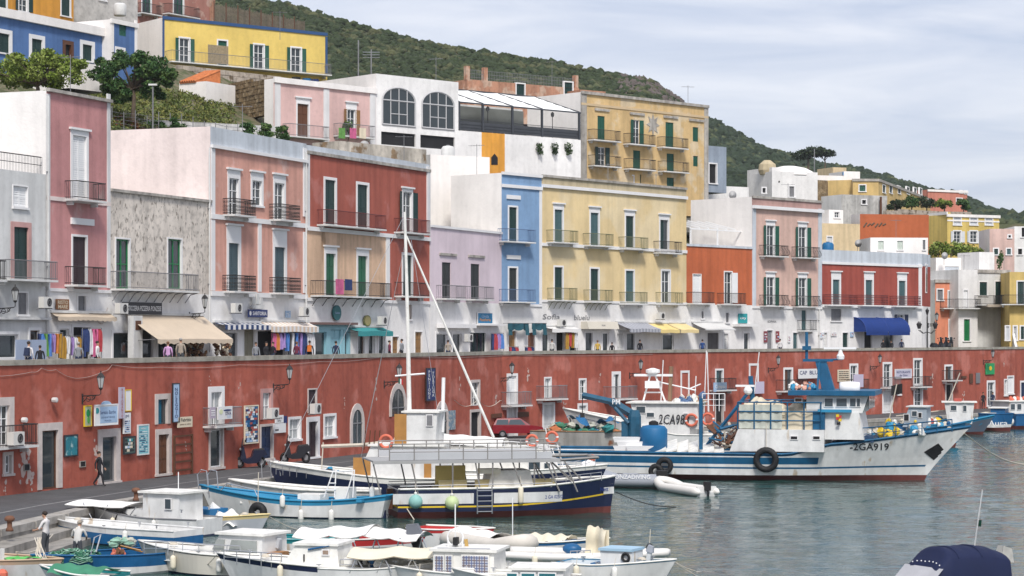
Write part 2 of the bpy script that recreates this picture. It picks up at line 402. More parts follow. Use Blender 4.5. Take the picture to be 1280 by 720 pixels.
BUSH2 = mat('far_bush_leaves', (.035, .052, .032), .9, .55, .6, patch=((.085, .10, .05), .55, .14), spec=.15)
def hillbush(fn, p0, p1, D0, D1, n, r0, r1, name, m, label):
    P = []; R = []
    for i in range(n):
        px = random.uniform(p0, p1); D = random.uniform(D0, D1)
        if fn is H1 and px > 770 and random.random() < (px-770)/110: continue
        z = fn(px, D); r = random.uniform(r0, r1)*(1.35 if random.random() < .12 else 1); p = W(px, D, z+r*.2); P.append(p[:]); R.append(r)
    return tag(clumps(name, np.array(P), np.array(R), m), label, 'scrub')
hillbush(H1, 250, 880, 330, 528, 21000, .35, 1.15, 'hill_scrub', BUSH, 'dark green maquis scrub covering the high hill behind the houses')
hillbush(H2, 860, 1300, 380, 645, 11000, .4, 1.7, 'hill_scrub', BUSH2, 'dense green bushes covering the lower hill descending to the right')
rock = mat('cliff_rock', (.11, .09, .08), .95, .35, .3, bump=.6, bsc=1.5)
P = []; R = []
for i in range(900):
    px = random.uniform(772, 872); D = random.uniform(492, 521); r = random.uniform(.4, 1.5); P.append(W(px, D, H1(px, min(D, 519))-.55*r)[:]); R.append(r)
tag(clumps('cliff_rocks', np.array(P), np.array(R), rock, 'stuff', None, 1.2), 'bare brown rocks of the cliff at the end of the high hill', 'rocks')
def tree(name, label, base, h, blobs, per, size, m, tr=.18, group=None, trunkm=None):
    t = thing(name, label, 'tree', base, 0, group); tm = trunkm or mat('tree_bark', (.12, .09, .065), .9, .3, 3)
    mb = MB(); mb.tube([(0, 0, -.5), (.1, 0, h*.3), (-.05, .1, h*.55)], [tr, tr*.8, tr*.55], 7)
    mb.build('trunk', tm, t)
    lm = MB()
    for c, r in blobs: lm.tube([(-.03, .06, h*.42), (c[0]*.5, c[1]*.5, (c[2]+h*.45)/2), tuple(c)], [tr*.5, tr*.3, tr*.1], 5)
    lm.build('limbs', tm, t)
    V, n = leaves([c for c, r in blobs], [r for c, r in blobs], per, size); quads_obj('crown', V, n, m, t)
    return t
def blobset(n, rx, rz, zc, rb, flat=1):
    B = []
    for i in range(n):
        a = random.uniform(0, 6.28); k = random.uniform(.2, 1)**.6; zz = random.uniform(-1, 1)
        q = math.sqrt(max(0, 1-zz*zz*.8)); B.append(((math.cos(a)*rx*k*q, math.sin(a)*rx*k*q, zc+zz*rz), (rb*random.uniform(.7, 1.25),)*2+(rb*random.uniform(.55, .9)*flat,)))
    return B
LIME = leafmat('fresh_green_leaves', (.15, .21, .03), (.24, .29, .07), 1.2)
FIG = leafmat('dark_green_leaves', (.035, .085, .022), (.09, .15, .04), 1.2)
PINE = leafmat('pine_needles', (.022, .04, .018), (.04, .06, .025), 1)
# ---------------------------------------------------------------- houses
def wall_holes(x0, x1, z0, z1, holes, rev=.2, y=0):
    mb = MB(); hs = [(h[0], h[1], max(h[2], z0), min(h[3], z1), h[4]) for h in holes if h[0] > x0+.01 and h[1] < x1-.01 and z0 < (h[2]+h[3])/2 < z1]
    X = sorted({x0, x1, *[h[0] for h in hs], *[h[1] for h in hs]}); Z = sorted({z0, z1, *[h[2] for h in hs], *[h[3] for h in hs]})
    for a, b in zip(X, X[1:]):
        for c, d in zip(Z, Z[1:]):
            mx_, mz = (a+b)/2, (c+d)/2
            if any(h[0] < mx_ < h[1] and h[2] < mz < h[3] for h in hs): continue
            mb.poly([(a, y, c), (b, y, c), (b, y, d), (a, y, d)])
    for h in hs:
        a, b, c, d, tr = h; r = rev
        if tr: continue
        mb.poly([(a, y, c), (a, y+r, c), (a, y+r, d), (a, y, d)]).poly([(b, y, c), (b, y, d), (b, y+r, d), (b, y+r, c)])
        mb.poly([(a, y, d), (a, y+r, d), (b, y+r, d), (b, y, d)]).poly([(a, y, c), (b, y, c), (b, y+r, c), (a, y+r, c)])
    return mb
_cache = {}
def part(key, fn, name, mats, parent, loc, rz=0):
    """one mesh per kind and size; every copy its own object"""
    if key in _cache:
        o = bpy.data.objects.new(name, _cache[key]); C.objects.link(o); o.parent = parent; o.location = loc; o.rotation_euler = (0, 0, rz); return o
    mb = MB(); fn(mb); o = mb.build(name, mats, parent, loc=loc, rz=rz); _cache[key] = o.data; return o
class House:
    def __init__(s, name, label, fr, cat='house', group=None, root=None):
        s.fr = fr; s.holes = []; s.wins = []; s.pan = []; s.extra = []
        s.rooted = root is not None
        if root: s.root = root
        else: s.root = thing(name, label, cat, (fr.a.x, fr.a.y, 0), fr.rz, group)
        s.p = s.root
    def fix(s, o):
        if s.rooted:
            l = o.location; o.location = s.fr.world(l.x, l.y, l.z); o.rotation_euler = (0, 0, o.rotation_euler.z+s.fr.rz)
        return o
    def panel(s, a, b, yt, yb, m, at=None, zb=None):      # photo columns a..b, rows at the left end (or at column `at`)
        c = a if at is None else at
        s.pan.append((s.fr.x(a), s.fr.x(b), s.fr.z(c, yb) if zb is None else zb, s.fr.z(c, yt), m)); return s
    def win(s, px, yt, yb, wpx, kind='shut', col=DKGREEN, trim=TRIM, tw=.16, lint=0, bal=None, name=None, wm=None, balw=None, bald=.9, balm=None, slab=None, brk=0, foot=True):
        fr = s.fr; x0, x1 = fr.x(px-wpx/2), fr.x(px+wpx/2)
        if wm: xc = fr.x(px); x0, x1 = xc-wm/2, xc+wm/2
        z0, z1 = fr.z(px, yb), fr.z(px, yt); w, h = x1-x0, z1-z0; s.holes.append((x0, x1, z0, z1, bool(trim)))
        nm = name or ('balcony_door' if bal else 'window'); xc = (x0+x1)/2
        w, h = round(w, 3), round(h, 3); key = (nm, w, h, kind, col.name, trim and trim.name, tw, lint)
        def frame(mb):
            if trim:
                t = tw; y0, y1 = -.05, .2
                mb.box(-w/2-t, -w/2, y0, y1, 0, h+t); mb.box(w/2, w/2+t, y0, y1, 0, h+t); mb.box(-w/2, w/2, y0, y1-.003, h, h+t)
                if not bal and h < 2.6 and foot: mb.box(-w/2-t-.05, w/2+t+.05, -.12, .02, -.12, 0)
                if lint:
                    mb.box(-w/2-t-.02, w/2+t+.02, -.035, .02, h+t, h+t+lint)
                    mb.box(-w/2-t-.14, w/2+t+.14, -.17, .02, h+t+lint, h+t+lint+.12)
            mb.box(-w/2, w/2, .205, .22, 0, h)           # back board
        o = s.fix(part(key, frame, nm, [trim or DARK], s.p, (xc, 0, z0)))
        mb_key = (nm, 'x', w, h, kind, col.name)
        def leaf(wd, hh, y=.0):
            def fn(mb):
                mb.box(-wd/2, -wd/2+.07, y, y+.045, 0, hh); mb.box(wd/2-.07, wd/2, y, y+.045, 0, hh); mb.box(-wd/2+.07, wd/2-.07, y+.002, y+.043, hh-.08, hh); mb.box(-wd/2+.07, wd/2-.07, y+.002, y+.043, 0, .09); mb.box(-wd/2+.07, wd/2-.07, y+.002, y+.043, hh*.47, hh*.47+.08)
                k = max(4, int(hh/.13))
                for i in range(k):
                    z = .09+(hh-.17)*i/k; mb.poly([(-wd/2+.07, y+.035, z+.14), (wd/2-.07, y+.035, z+.14), (wd/2-.07, y+.005, z), (-wd/2+.07, y+.005, z)])
            return fn
        if kind in ('shut', 'half'):
            for sd in (-1, 1):
                if kind == 'half' and sd == 1:
                    part(mb_key+('pane',), lambda mb: mb.box(-w/4, w/4, .12, .13, 0, h), 'pane', [GLASS], o, (w/4, 0, 0)); continue
                part(mb_key+('leaf',), leaf(w/2-.012, h-.02, .07), 'shutter', [col], o, (sd*w/4, 0, .01))
        elif kind == 'open':
            for sd in (-1, 1): part(mb_key+('oleaf',), leaf(w*.5, h-.02, -.1), 'shutter', [col], o, (sd*w*.76, 0, .01), -sd*.25)
            part(mb_key+('gl',), glazed(w, h, 2, 3), 'pane', [GLASS, WPAINT], o, (0, 0, 0))
        elif kind == 'glass': part(mb_key+('gl',), glazed(w, h, 2, 3 if h > 1.5 else 2), 'pane', [GLASS, WPAINT], o, (0, 0, 0))
        elif kind == 'cglass': part(mb_key+('gl',), glazed(w, h, 2, 2, .1), 'pane', [GLASS, col], o, (0, 0, 0))
        elif kind == 'curtain': part(mb_key+('gl',), glazed(w, h, 2, 2), 'pane', [mat('curtained_glass', (.42, .44, .44), .25, .25, 2), WPAINT], o, (0, 0, 0))
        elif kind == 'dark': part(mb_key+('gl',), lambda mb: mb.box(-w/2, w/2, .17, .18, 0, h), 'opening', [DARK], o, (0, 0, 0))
        elif kind == 'door':
            part(mb_key+('dr',), panelled(w, h), 'door_leaf', [col], o, (0, 0, 0))
        elif kind == 'shop':
            part(mb_key+('gl',), glazed(w, h, max(1, int(w/1.0)), 1, .07), 'pane', [GLASS, col], o, (0, 0, 0))
        if bal:
            bw = balw or w+1.1; s.fix(balcony(s.p, xc, z0, bw, bald, bal, balm or IRON, slab or GREYW, brk))
        return s
    def plain(s, px, yt, yb, wpx, m, name='opening'):
        return s
    def strip(s, a, b, y0, y1, m, out=.1, name='cornice', at=None):
        c = a if at is None else at; fr = s.fr
        s.fix(MB().box(fr.x(a), fr.x(b), -out, .03, fr.z(c, y1), fr.z(c, y0)).build(name, m, s.p)); return s
    def body(s, depth, top, m, roofm=None, x0=None, x1=None, z0=None, at=None, rz=.35, right=True):
        fr = s.fr; a = 0 if x0 is None else x0; b = fr.L if x1 is None else x1; zt = top; zb = PZ-.2 if z0 is None else z0
        mb = MB(); y0 = .004
        mb.poly([(a, y0, zb), (a, depth, zb), (a, depth, zt), (a, y0, zt)]).poly([(b, y0, zb), (b, y0, zt), (b, depth, zt), (b, depth, zb)]).poly([(a, depth, zb), (b, depth, zb), (b, depth, zt), (a, depth, zt)])
        th = .28                                     # parapet
        mb.poly([(a, y0, zt), (b, y0, zt), (b-th, y0+th, zt), (a+th, y0+th, zt)]).poly([(b, y0, zt), (b, depth, zt), (b-th, depth-th, zt), (b-th, y0+th, zt)]).poly([(a, depth, zt), (a, y0, zt), (a+th, y0+th, zt), (a+th, depth-th, zt)]).poly([(a, depth, zt), (a+th, depth-th, zt), (b-th, depth-th, zt), (b, depth, zt)])
        for p, q in (((a+th, y0+th), (b-th, y0+th)), ((b-th, y0+th), (b-th, depth-th)), ((b-th, depth-th), (a+th, depth-th)), ((a+th, depth-th), (a+th, y0+th))):
            mb.poly([(p[0], p[1], zt), (q[0], q[1], zt), (q[0], q[1], zt-rz), (p[0], p[1], zt-rz)])
        mb.build('side_wall', m, s.p)
        MB().poly([(a+th, y0+th, zt-rz), (b-th, y0+th, zt-rz), (b-th, depth-th, zt-rz), (a+th, depth-th, zt-rz)]).build('roof', roofm or GREYW, s.p); return s
    def done(s):
        for x0, x1, z0, z1, m in s.pan: s.fix(wall_holes(x0, x1, z0, z1, s.holes).build('wall', m, s.p))
        return s
def glazed(w, h, nx, nz, bar=.06):
    def fn(mb):
        mb.box(-w/2+bar, w/2-bar, .15, .155, bar, h-bar, 0)
        mb.box(-w/2, -w/2+bar, .1, .17, 0, h, 1); mb.box(w/2-bar, w/2, .1, .17, 0, h, 1); mb.box(-w/2+bar, w/2-bar, .103, .167, 0, bar, 1); mb.box(-w/2+bar, w/2-bar, .103, .167, h-bar, h, 1)
        for i in range(1, nx): x = -w/2+w*i/nx; mb.box(x-bar/2, x+bar/2, .105, .165, bar, h-bar, 1)
        for i in range(1, nz): z = h*i/nz; mb.box(-w/2+bar, w/2-bar, .108, .162, z-bar/3, z+bar/3, 1)
    return fn
def panelled(w, h):
    def fn(mb):
        mb.box(-w/2, w/2, .12, .16, 0, h)
        for i in range(2):
            for j in range(3): mb.box(-w/2+.08+i*w/2, -w/2+w/2-.06+i*w/2, .09, .12, .1+j*h/3, h/3-.06+j*h/3)
    return fn
def balcony(parent, xc, z, w, d, style, rm, slabm, brk=0, rail_h=1.0):
    w = round(w, 2)
    def slab(mb):
        mb.box(-w/2, w/2, -d, .02, -.13, -.015)
        if brk:
            for i in range(brk):
                x = -w/2+.15+(w-.3)*i/max(1, brk-1); mb.tube([(x, -d+.08, -.15), (x, -d*.45, -.25), (x, -.06, -.75)], .03, 4, 1); mb.tube([(x, -d+.05, -.15), (x, -.02, -.15)], .025, 4, 1)
        else:
            for x in (-w/2+.25, w/2-.25): mb.prism([(x-.07, -.13), (x+.07, -.13), (x+.07, -.36), (x-.07, -.36)], -.42, .02)
    b = part(('bal', w, d, brk, slabm.name, rm.name), slab, 'balcony', [slabm, rm], parent, (xc, 0, z))
    def rail(mb):
        H = rail_h; r = .018; y = -d+.05
        bul = style == 'belly'
        for p, q in (((-w/2+.04, y), (w/2-.04, y)), ((-w/2+.04, 0), (-w/2+.04, y)), ((w/2-.04, 0), (w/2-.04, y))):
            a, c = Vector((*p, 0)), Vector((*q, 0)); L = (c-a).length
            mb.tube([a+Vector((0, 0, H)), c+Vector((0, 0, H))], .028, 4); mb.tube([a+Vector((0, 0, .08)), c+Vector((0, 0, .08))], .02, 4)
            k = max(2, int(L/(.115 if style != 'thin' else .15)))
            nrm = Vector((c-a).normalized().cross(Vector((0, 0, 1)))) * (1 if p[0] != q[0] else (1 if p[0] > 0 else -1))
            if p[0] == q[0]: nrm = Vector((1 if p[0] > 0 else -1, 0, 0))
            else: nrm = Vector((0, -1, 0))
            for i in range(k+1):
                e = a.lerp(c, i/k)
                if bul: mb.tube([e+Vector((0, 0, .02)), e+nrm*.2+Vector((0, 0, .22)), e+nrm*.16+Vector((0, 0, .45)), e+Vector((0, 0, .75)), e+Vector((0, 0, H))], .014, 3, cap=False)
                elif style == 'scroll':
                    mb.tube([e, e+Vector((0, 0, H))], .013, 3, cap=False)
                    if i < k:
                        f = a.lerp(c, (i+.5)/k); ax = 'y' if p[0] != q[0] else 'x'
                        mb.torus((f.x, f.y, .28), .055, .013, ax, 8, 3); mb.torus((f.x, f.y, .5), .055, .013, ax, 8, 3); mb.torus((f.x, f.y, .8), .05, .013, ax, 8, 3)
                else: mb.tube([e, e+Vector((0, 0, H))], r*.75, 3, cap=False)
    part(('rail', w, d, style, rm.name, rail_h), rail, 'railing', [rm], b, (0, 0, 0))
    return b
def lettering(parent, txt, h, x, z, m, y=-.055, wid=None, vert=False, slant=0, name='lettering'):
    return MB().text(txt, h, x, y, z, wid, vert=vert, slant=slant).build(name, m, parent)
# ---------------------------------------------------------------- the row of houses on the promenade, left to right
GRN = WHITE
def ztop(fr, px, py): return fr.z(px, py)
PINK = stucco('dusty_pink_stucco', (.56, .27, .265), patch=((.62, .40, .38), .6, .5), streak=.2)
PALEPINK = stucco('pale_pink_stucco', (.80, .69, .66), patch=((.64, .50, .46), .66, .5), streak=.12)
SALMON = stucco('salmon_stucco', (.66, .35, .28), patch=((.70, .46, .40), .62, .5))
RED = stucco('brick_red_stucco', (.41, .12, .088), patch=((.47, .17, .14), .56, .5), streak=.22)
CREAM = stucco('stained_cream_stucco', (.70, .48, .33), patch=((.46, .30, .19), .6, .6, (1.5, 1.5, .4)), streak=.25)
LILAC = stucco('lilac_stucco', (.69, .58, .635), streak=.08, grime=.05)
BLUE = stucco('sky_blue_stucco', (.22, .35, .54), streak=.1)
YELLOW = stucco('soft_yellow_stucco', (.74, .575, .32), streak=.1, grime=.06, patch=((.76, .62, .39), .5, .2))
ORANGE = stucco('burnt_orange_stucco', (.52, .14, .06), streak=.2)
BEIGE = stucco('peach_stucco', (.66, .45, .38), streak=.14)
CRIM = stucco('crimson_stucco', (.37, .088, .066), streak=.2)
OLDW = stucco('weathered_plaster', (.72, .65, .58), patch=((.34, .30, .26), .57, 4.5, (1, 1, .6)), streak=.2, grime=.4)
STONEP = mat('stained_parapet', (.45, .42, .38), .9, .25, 1, streak=.4, grime=.3)
BLUEW = stucco('cool_white_stucco', (.58, .62, .67))
TANP = stucco('tan_parapet', (.50, .42, .28))
BANDW = mat('white_band', (.70, .69, .69), .8, .1, 1, streak=.15)

# 1 grey-white house at the left edge
f = fac(-58, 58); h = House('grey_house', 'grey white two storey house at the left edge with a pink framed green door', f)
h.panel(-58, 57.5, 218, 452, GREYW, at=57, zb=PZ); zt = f.z(57, 218)
h.win(25, 233, 259, 18, 'shut', WPAINT, tw=.05).win(26, 284, 349, 18, 'shut', DKGREEN, trim=stucco('pink_surround', (.56, .33, .31)), tw=.28, bal='bars', balw=4.6, balm=GREYIRON)
h.win(28, 366, 393, 12, 'shut', GREYIRON, tw=.08).win(10, 418, 448, 24, 'shop', WPAINT).win(43, 413, 450, 12, 'shop', BROWN).win(-25, 284, 349, 18, 'shut', DKGREEN, bal='bars')
h.strip(-58, 58, 397, 400, GREYW, .35, at=57).body(9, zt, GREYW).done()
MB().tube([(0, .2, zt+.95), (f.L-.2, .2, zt+.95)], .03, 4).tube([(0, .2, zt+.5), (f.L-.2, .2, zt+.5)], .02, 4).grid(lambda u, v: (0, 0, 0), 1, 1).build('terrace_rail', IRON, h.p)
mb = MB()
for i in range(60): x = f.L*i/60; mb.tube([(x, .2, zt), (x, .2, zt+.95)], .012, 3, cap=False)
mb.build('terrace_bars', IRON, h.p)
# 2 tall dusty pink house
f = fac(58, 137.5); h = House('pink_house', 'tall narrow dusty pink house with one door per floor', f)
h.panel(58, 137.5, 113, 250, PINK).panel(58, 137.5, 250.2, 361, PINK, at=90).panel(58, 137.5, 361, 452, WHITE, at=90, zb=PZ); zt = f.z(58, 113)
h.pan[1] = (*h.pan[1][:3], h.pan[0][2], h.pan[1][4]); h.pan[2] = (*h.pan[2][:3], h.pan[1][2], h.pan[2][4])
h.win(99, 170, 250, 17, 'shut', WPAINT, tw=.22, lint=.1, bal='bars', balw=3.0).win(99, 296, 356, 17, 'shut', DKBROWN, tw=.13, lint=.0, bal='bars', balw=3.0)
h.strip(88, 116, 273, 281, TRIM, .12, 'lintel', 100).strip(58, 137.5, 248, 253, PALEPINK, .06, at=90).strip(58, 137.5, 110, 114, STONEP, .22, at=58)
for a, b in ((58, 62), (133.5, 137.4)): h.strip(a, b, 117, 360, BANDW, .05, 'pilaster', a)
h.win(102, 370, 390, 10, 'shut', GREYIRON, tw=.1).win(80, 411, 450, 12, 'shop', WPAINT).win(102, 409, 450, 22, 'dark').win(121, 418, 449, 9, 'shop', GREYIRON).strip(58, 137.5, 361, 365, TRIM, .1, at=90)
h.body(10.5, zt, WARM).done()
# 3 low weathered house
f = fac(137.5, 263); h = House('weathered_house', 'low weathered house of mottled bare plaster with two bright green doors', f)
h.panel(137.5, 263, 237, 366, OLDW).panel(137.5, 263, 366, 452, WHITE, at=200, zb=PZ); h.pan[0] = (*h.pan[0][:2], h.fr.z(200, 366), *h.pan[0][3:]); zt = f.z(138, 237)
GDOOR = mat('bright_green_paint', (.01, .16, .05), .45, .1)
for px, yb in ((153, 361), (218, 361)): h.win(px, yb-62, yb, 17, 'cglass', GDOOR, tw=.1, name='balcony_door')
xc = (f.x(137.5)+f.x(232))/2
h.fix(balcony(h.p, xc, f.z(153, 361), f.x(232)-f.x(138), 1.0, 'bars', GREYIRON, GREYW, 10))
h.strip(137.5, 263, 235.5, 239, STONEP, .16).win(152, 416, 451, 22, 'shop', GREYIRON).win(182, 412, 451, 18, 'shop', GREYIRON).win(210, 412, 451, 26, 'shop', WPAINT).win(241, 414, 451, 24, 'dark')
h.body(7.5, zt, OLDW).done()
# 4 salmon house
f = fac(263, 383); h = House('salmon_house', 'salmon pink house with white cornice bands and scrolled iron balconies', f)
zt = f.z(263, 158); z1 = f.z(263, 181.5); zf = f.z(300, 277); zg = f.z(300, 366); L = f.L
h.pan += [(0, L, z1, zt, BLUEW), (0, L, zf, z1, SALMON), (0, L, zg, zf, SALMON), (0, L, PZ, zg, WHITE)]
WIN4 = mat('grey_window_glass', (.05, .055, .055), .12, .2, spec=.6)
h.win(292, 223, 269, 12, 'glass', tw=.2, lint=.35, bal='scroll', balw=2.9).win(321, 226, 257, 12, 'glass', tw=.2, lint=.35).win(349, 229, 275, 12, 'glass', tw=.2, lint=.35, bal='scroll', balw=2.9)
BLSH = mat('grey_blue_shutter', (.055, .09, .105), .5, .15)
h.win(292, 304, 364, 13, 'shut', BLSH, tw=.25, lint=.9, bal='scroll', balw=3.0).win(349.5, 309, 366, 13, 'shut', BLSH, tw=.25, lint=.9, bal='scroll', balw=3.0)
h.strip(263, 383, 180.5, 184.5, TRIM, .2).strip(263, 383, 271, 277, TRIM, .12, at=300).strip(263, 383, 365, 371, TRIM, .12, at=300)
for a, b in ((263.3, 268), (322, 326), (378.5, 382.7)): h.strip(a, b, 185 if a != 322 else 277.5, 270.5 if a != 322 else 364.5, TRIM, .07, 'pilaster', a)
for a, b in ((263.3, 268), (378.5, 382.7)): h.strip(a, b, 278 if a < 300 else 287, 364.5 if a < 300 else 365, TRIM, .07, 'pilaster', 300 if a < 300 else 349)
h.win(311, 412, 448, 13, 'shut', mat('khaki_roller', (.23, .21, .15), .7), tw=.1).win(339, 414, 448, 17, 'dark', wm=4).win(366, 414, 448, 14, 'shop', WPAINT).win(286, 416, 448, 20, 'shop', GREYIRON)
h.body(8.2, zt, PALEPINK).done()
# 5 red over cream house
f = fac(383, 537); h = House('red_house', 'brick red house with a stained cream lower storey', f)
zt = f.z(383, 181); z1 = f.z(383, 188); zf = f.z(450, 292.5); zg = f.z(450, 374.5); L = f.L; xs = f.x(484)
h.pan += [(0, L, z1, zt, BLUEW), (0, L, zf, z1, RED), (0, xs, zg, zf, CREAM), (xs, L, zg, zf, RED), (0, L, PZ, zg, WHITE)]
REDI = mat('red_iron', (.15, .04, .04), .6, .2)
h.win(412.5, 225, 281, 13, 'shut', DKGREEN, tw=.2).win(453, 231, 286, 13, 'shut', DKGREEN, tw=.2).win(509, 240, 291, 11, 'open', DKGREEN, tw=.16, lint=.1, bal='bars', balw=4.4, balm=REDI)
h.fix(balcony(h.p, (f.x(396)+f.x(470))/2, f.z(412, 281.5), f.x(470)-f.x(396), .9, 'bars', REDI, GREYW))
GD2 = mat('door_green', (.015, .11, .055), .5, .2)
h.win(413, 317, 369, 12, 'door', GD2, tw=.22, lint=.25).win(453, 320, 372, 12, 'door', GD2, tw=.22, lint=.25)
h.fix(balcony(h.p, (f.x(388)+f.x(476))/2, f.z(413, 369.5), f.x(476)-f.x(388), .95, 'bars', IRON, GREYW, 8))
h.win(509, 319, 370, 11, 'shut', DKGREEN, tw=.2, bal='bars', balw=4.2)
h.strip(383, 537, 188, 192, STONEP, .15).strip(383, 537, 288, 293, TRIM, .14, at=440).strip(383, 537, 374, 378, TRIM, .1, at=450).strip(482, 486.5, 297, 378, TRIM, .07, 'pilaster', 484)
h.strip(383.3, 386, 192, 286, BANDW, .1, 'pilaster', 384).strip(533, 536.8, 208, 292, BANDW, .1, 'pilaster', 534)
WD = mat('ochre_wood_door', (.27, .15, .06), .6, .2)
h.win(494, 421, 447, 8, 'door', WD, tw=.08).win(523, 415, 447, 9, 'door', WD, tw=.08).win(451, 418, 448, 8, 'shop', BROWN).win(464, 418, 448, 8, 'shop', WPAINT).win(477, 418, 448, 8, 'shop', WPAINT).win(512, 381, 399, 5, 'door', WD, tw=.05)
SHB = mat('pale_blue_shopfront', (.26, .48, .55), .6, .1)
h.win(400, 415, 448, 15, 'shop', SHB, trim=SHB, tw=.3).win(419, 412, 448, 13, 'door', SHB, trim=SHB, tw=.3).win(433, 414, 448, 5, 'shop', SHB, trim=SHB, tw=.2)
h.strip(387, 440, 403, 406, mat('brown_fascia', (.16, .10, .09)), .5, at=413).strip(387, 439, 406, 412, SHB, .06, 'shopfront', 413)
h.body(6.5, zt, WARM).done()
# 6 lilac house
f = fac(537.5, 627); h = House('lilac_house', 'pale lilac house with two dark doors between the red and blue houses', f)
zt = f.z(540, 283); zg = f.z(580, 378); L = f.L
h.pan += [(0, L, zg, zt, LILAC), (0, L, PZ, zg, WHITE)]
h.win(558, 328, 373, 11, 'shut', mat('dark_shutter', (.03, .035, .035), .6, .2), trim=None, bal='thin', balw=3.6, balm=GREYIRON).win(594, 330, 374, 11, 'shut', MATS['dark_shutter'], trim=None, bal='thin', balw=3.6, balm=GREYIRON)
h.strip(549, 570, 316.5, 319.5, STONEP, .12, 'lintel', 558).strip(585, 605, 319, 322, STONEP, .12, 'lintel', 594).strip(537.5, 627, 281, 284, TRIM, .12, at=540)
h.win(597, 416, 446, 20, 'shop', DKGREEN, tw=.06).win(552, 417, 446, 14, 'shop', WPAINT).win(571, 417, 446, 11, 'shop', WPAINT).strip(546, 586, 405, 410, TRIM, .7, 'canopy', 560).strip(590, 622, 405, 407, TRIM, .7, 'canopy', 600)
h.body(9, zt, WARM).done()
# 7 blue house
f = fac(627, 677); h = House('blue_house', 'narrow sky blue house with white cornice beside the yellow house', f)
zt = f.z(627, 216); zg = f.z(650, 380); L = f.L; z1 = f.z(630, 225); 
h.pan += [(0, L, zg, zt, BLUE), (0, L, PZ, zg, WHITE)]
BLI = mat('blue_iron', (.10, .16, .28), .6, .15)
h.win(641, 259, 302, 10, 'shut', DKGREEN, tw=.14, bal='thin', balw=4.0, balm=BLI).win(641, 335, 377, 10, 'shut', MATS['dark_shutter'], tw=.14, bal='thin', balw=4.0, balm=BLI)
h.strip(627, 677, 214.5, 218, TRIM, .16).strip(627, 677, 230, 234, TRIM, .14, at=630).strip(633, 650, 244, 249, TRIM, .1, 'lintel', 641).strip(633, 650, 319, 324, TRIM, .1, 'lintel', 641).strip(674, 677, 234, 380, TRIM, .06, 'pilaster', 675).strip(627, 677, 380, 383, TRIM, .1, at=650)
h.win(640, 414, 445, 9, 'door', WD, tw=.06).win(664, 416, 445, 9, 'door', mat('red_brown_door', (.17, .07, .04), .6, .2), tw=.06)
h.body(5.6, zt, WARM).done()
# 8 long yellow house
f = fac(677, 858); h = House('yellow_house', 'long soft yellow house with a tan parapet and greenish balcony rails', f)
zt = f.z(678, 219.5); z1 = f.z(678, 231); zg = f.z(750, 377); L = f.L
h.pan += [(0, L, z1, zt, TANP), (0, L, zg, z1, YELLOW), (0, L, PZ, zg, WHITE)]
OLI = mat('olive_iron', (.16, .17, .09), .6, .2)
for px, y, k in ((698, 262, 'shut'), (743, 266, 'shut'), (787, 270, 'shut'), (830, 275, 'half')):
    h.win(px, y, y+41, 10, k, TEALG if px < 760 else DKGREEN, tw=.17, lint=.3, bal='bars', balw=3.4, balm=IRON if px > 800 else OLI)
for px, y, cc in ((698, 334, MATS['green_shutter_paint']), (743, 336, MATS['green_shutter_paint']), (787, 338.5, TEALG), (832, 338.5, DKBROWN)):
    h.win(px, y, y+41, 10, 'shut' if px < 800 else 'glass', DKGREEN if px < 760 else cc, tw=.15, bal='bars', balw=3.2, balm=OLI, brk=5 if px < 760 else 0)
h.strip(677, 858, 218, 221, STONEP, .14).strip(677, 858, 230, 234, TRIM, .2).strip(677, 858, 304.5, 308.5, TRIM, .12, at=700).strip(677, 858, 376, 379, TRIM, .08, at=750)
h.win(682, 417, 444, 9, 'shop', WPAINT).win(700, 412, 444, 10, 'dark').win(716, 412, 444, 8, 'dark').win(736, 416, 444, 9, 'shop', GREYIRON).win(757, 416, 444, 8, 'shop', WPAINT).win(788, 417, 444, 10, 'shop', GREYIRON).win(775, 417, 444, 8, 'door', GREYW)
h.win(835, 418, 443, 14, 'shop', WPAINT)
h.body(9, zt, WARM).done()
# 9 burnt orange house
f = fac(858, 940); h = House('orange_house', 'low burnt orange house with white shutters left of the peach house', f)
zt = f.z(860, 306); zg = f.z(900, 381); L = f.L
h.pan += [(0, L, zg, zt, ORANGE), (0, L, PZ, zg, WHITE)]
h.win(871, 343, 379, 10, 'shut', WPAINT, tw=.06, bal='bars', balw=3.2).win(910, 340, 380, 9, 'glass', tw=.1, bal='bars', balw=3.4)
MB().box(f.x(914), f.x(921), -.12, -.06, f.z(915, 379), f.z(915, 341)).build('shutter', WPAINT, h.p)
h.strip(858, 940, 304.5, 307.5, BLUEW, .1).win(891, 416, 442, 14, 'shut', mat('grey_roller', (.11, .10, .10), .6, .2), tw=.05).win(907, 417, 442, 6, 'door', GREYW).win(933, 416, 442, 7, 'shop', WPAINT).win(909, 391, 403, 4, 'shut', GREYIRON, tw=.06).win(878, 389, 398, 3, 'shut', GREYIRON, tw=.06)
h.body(6, zt, WARM).done()
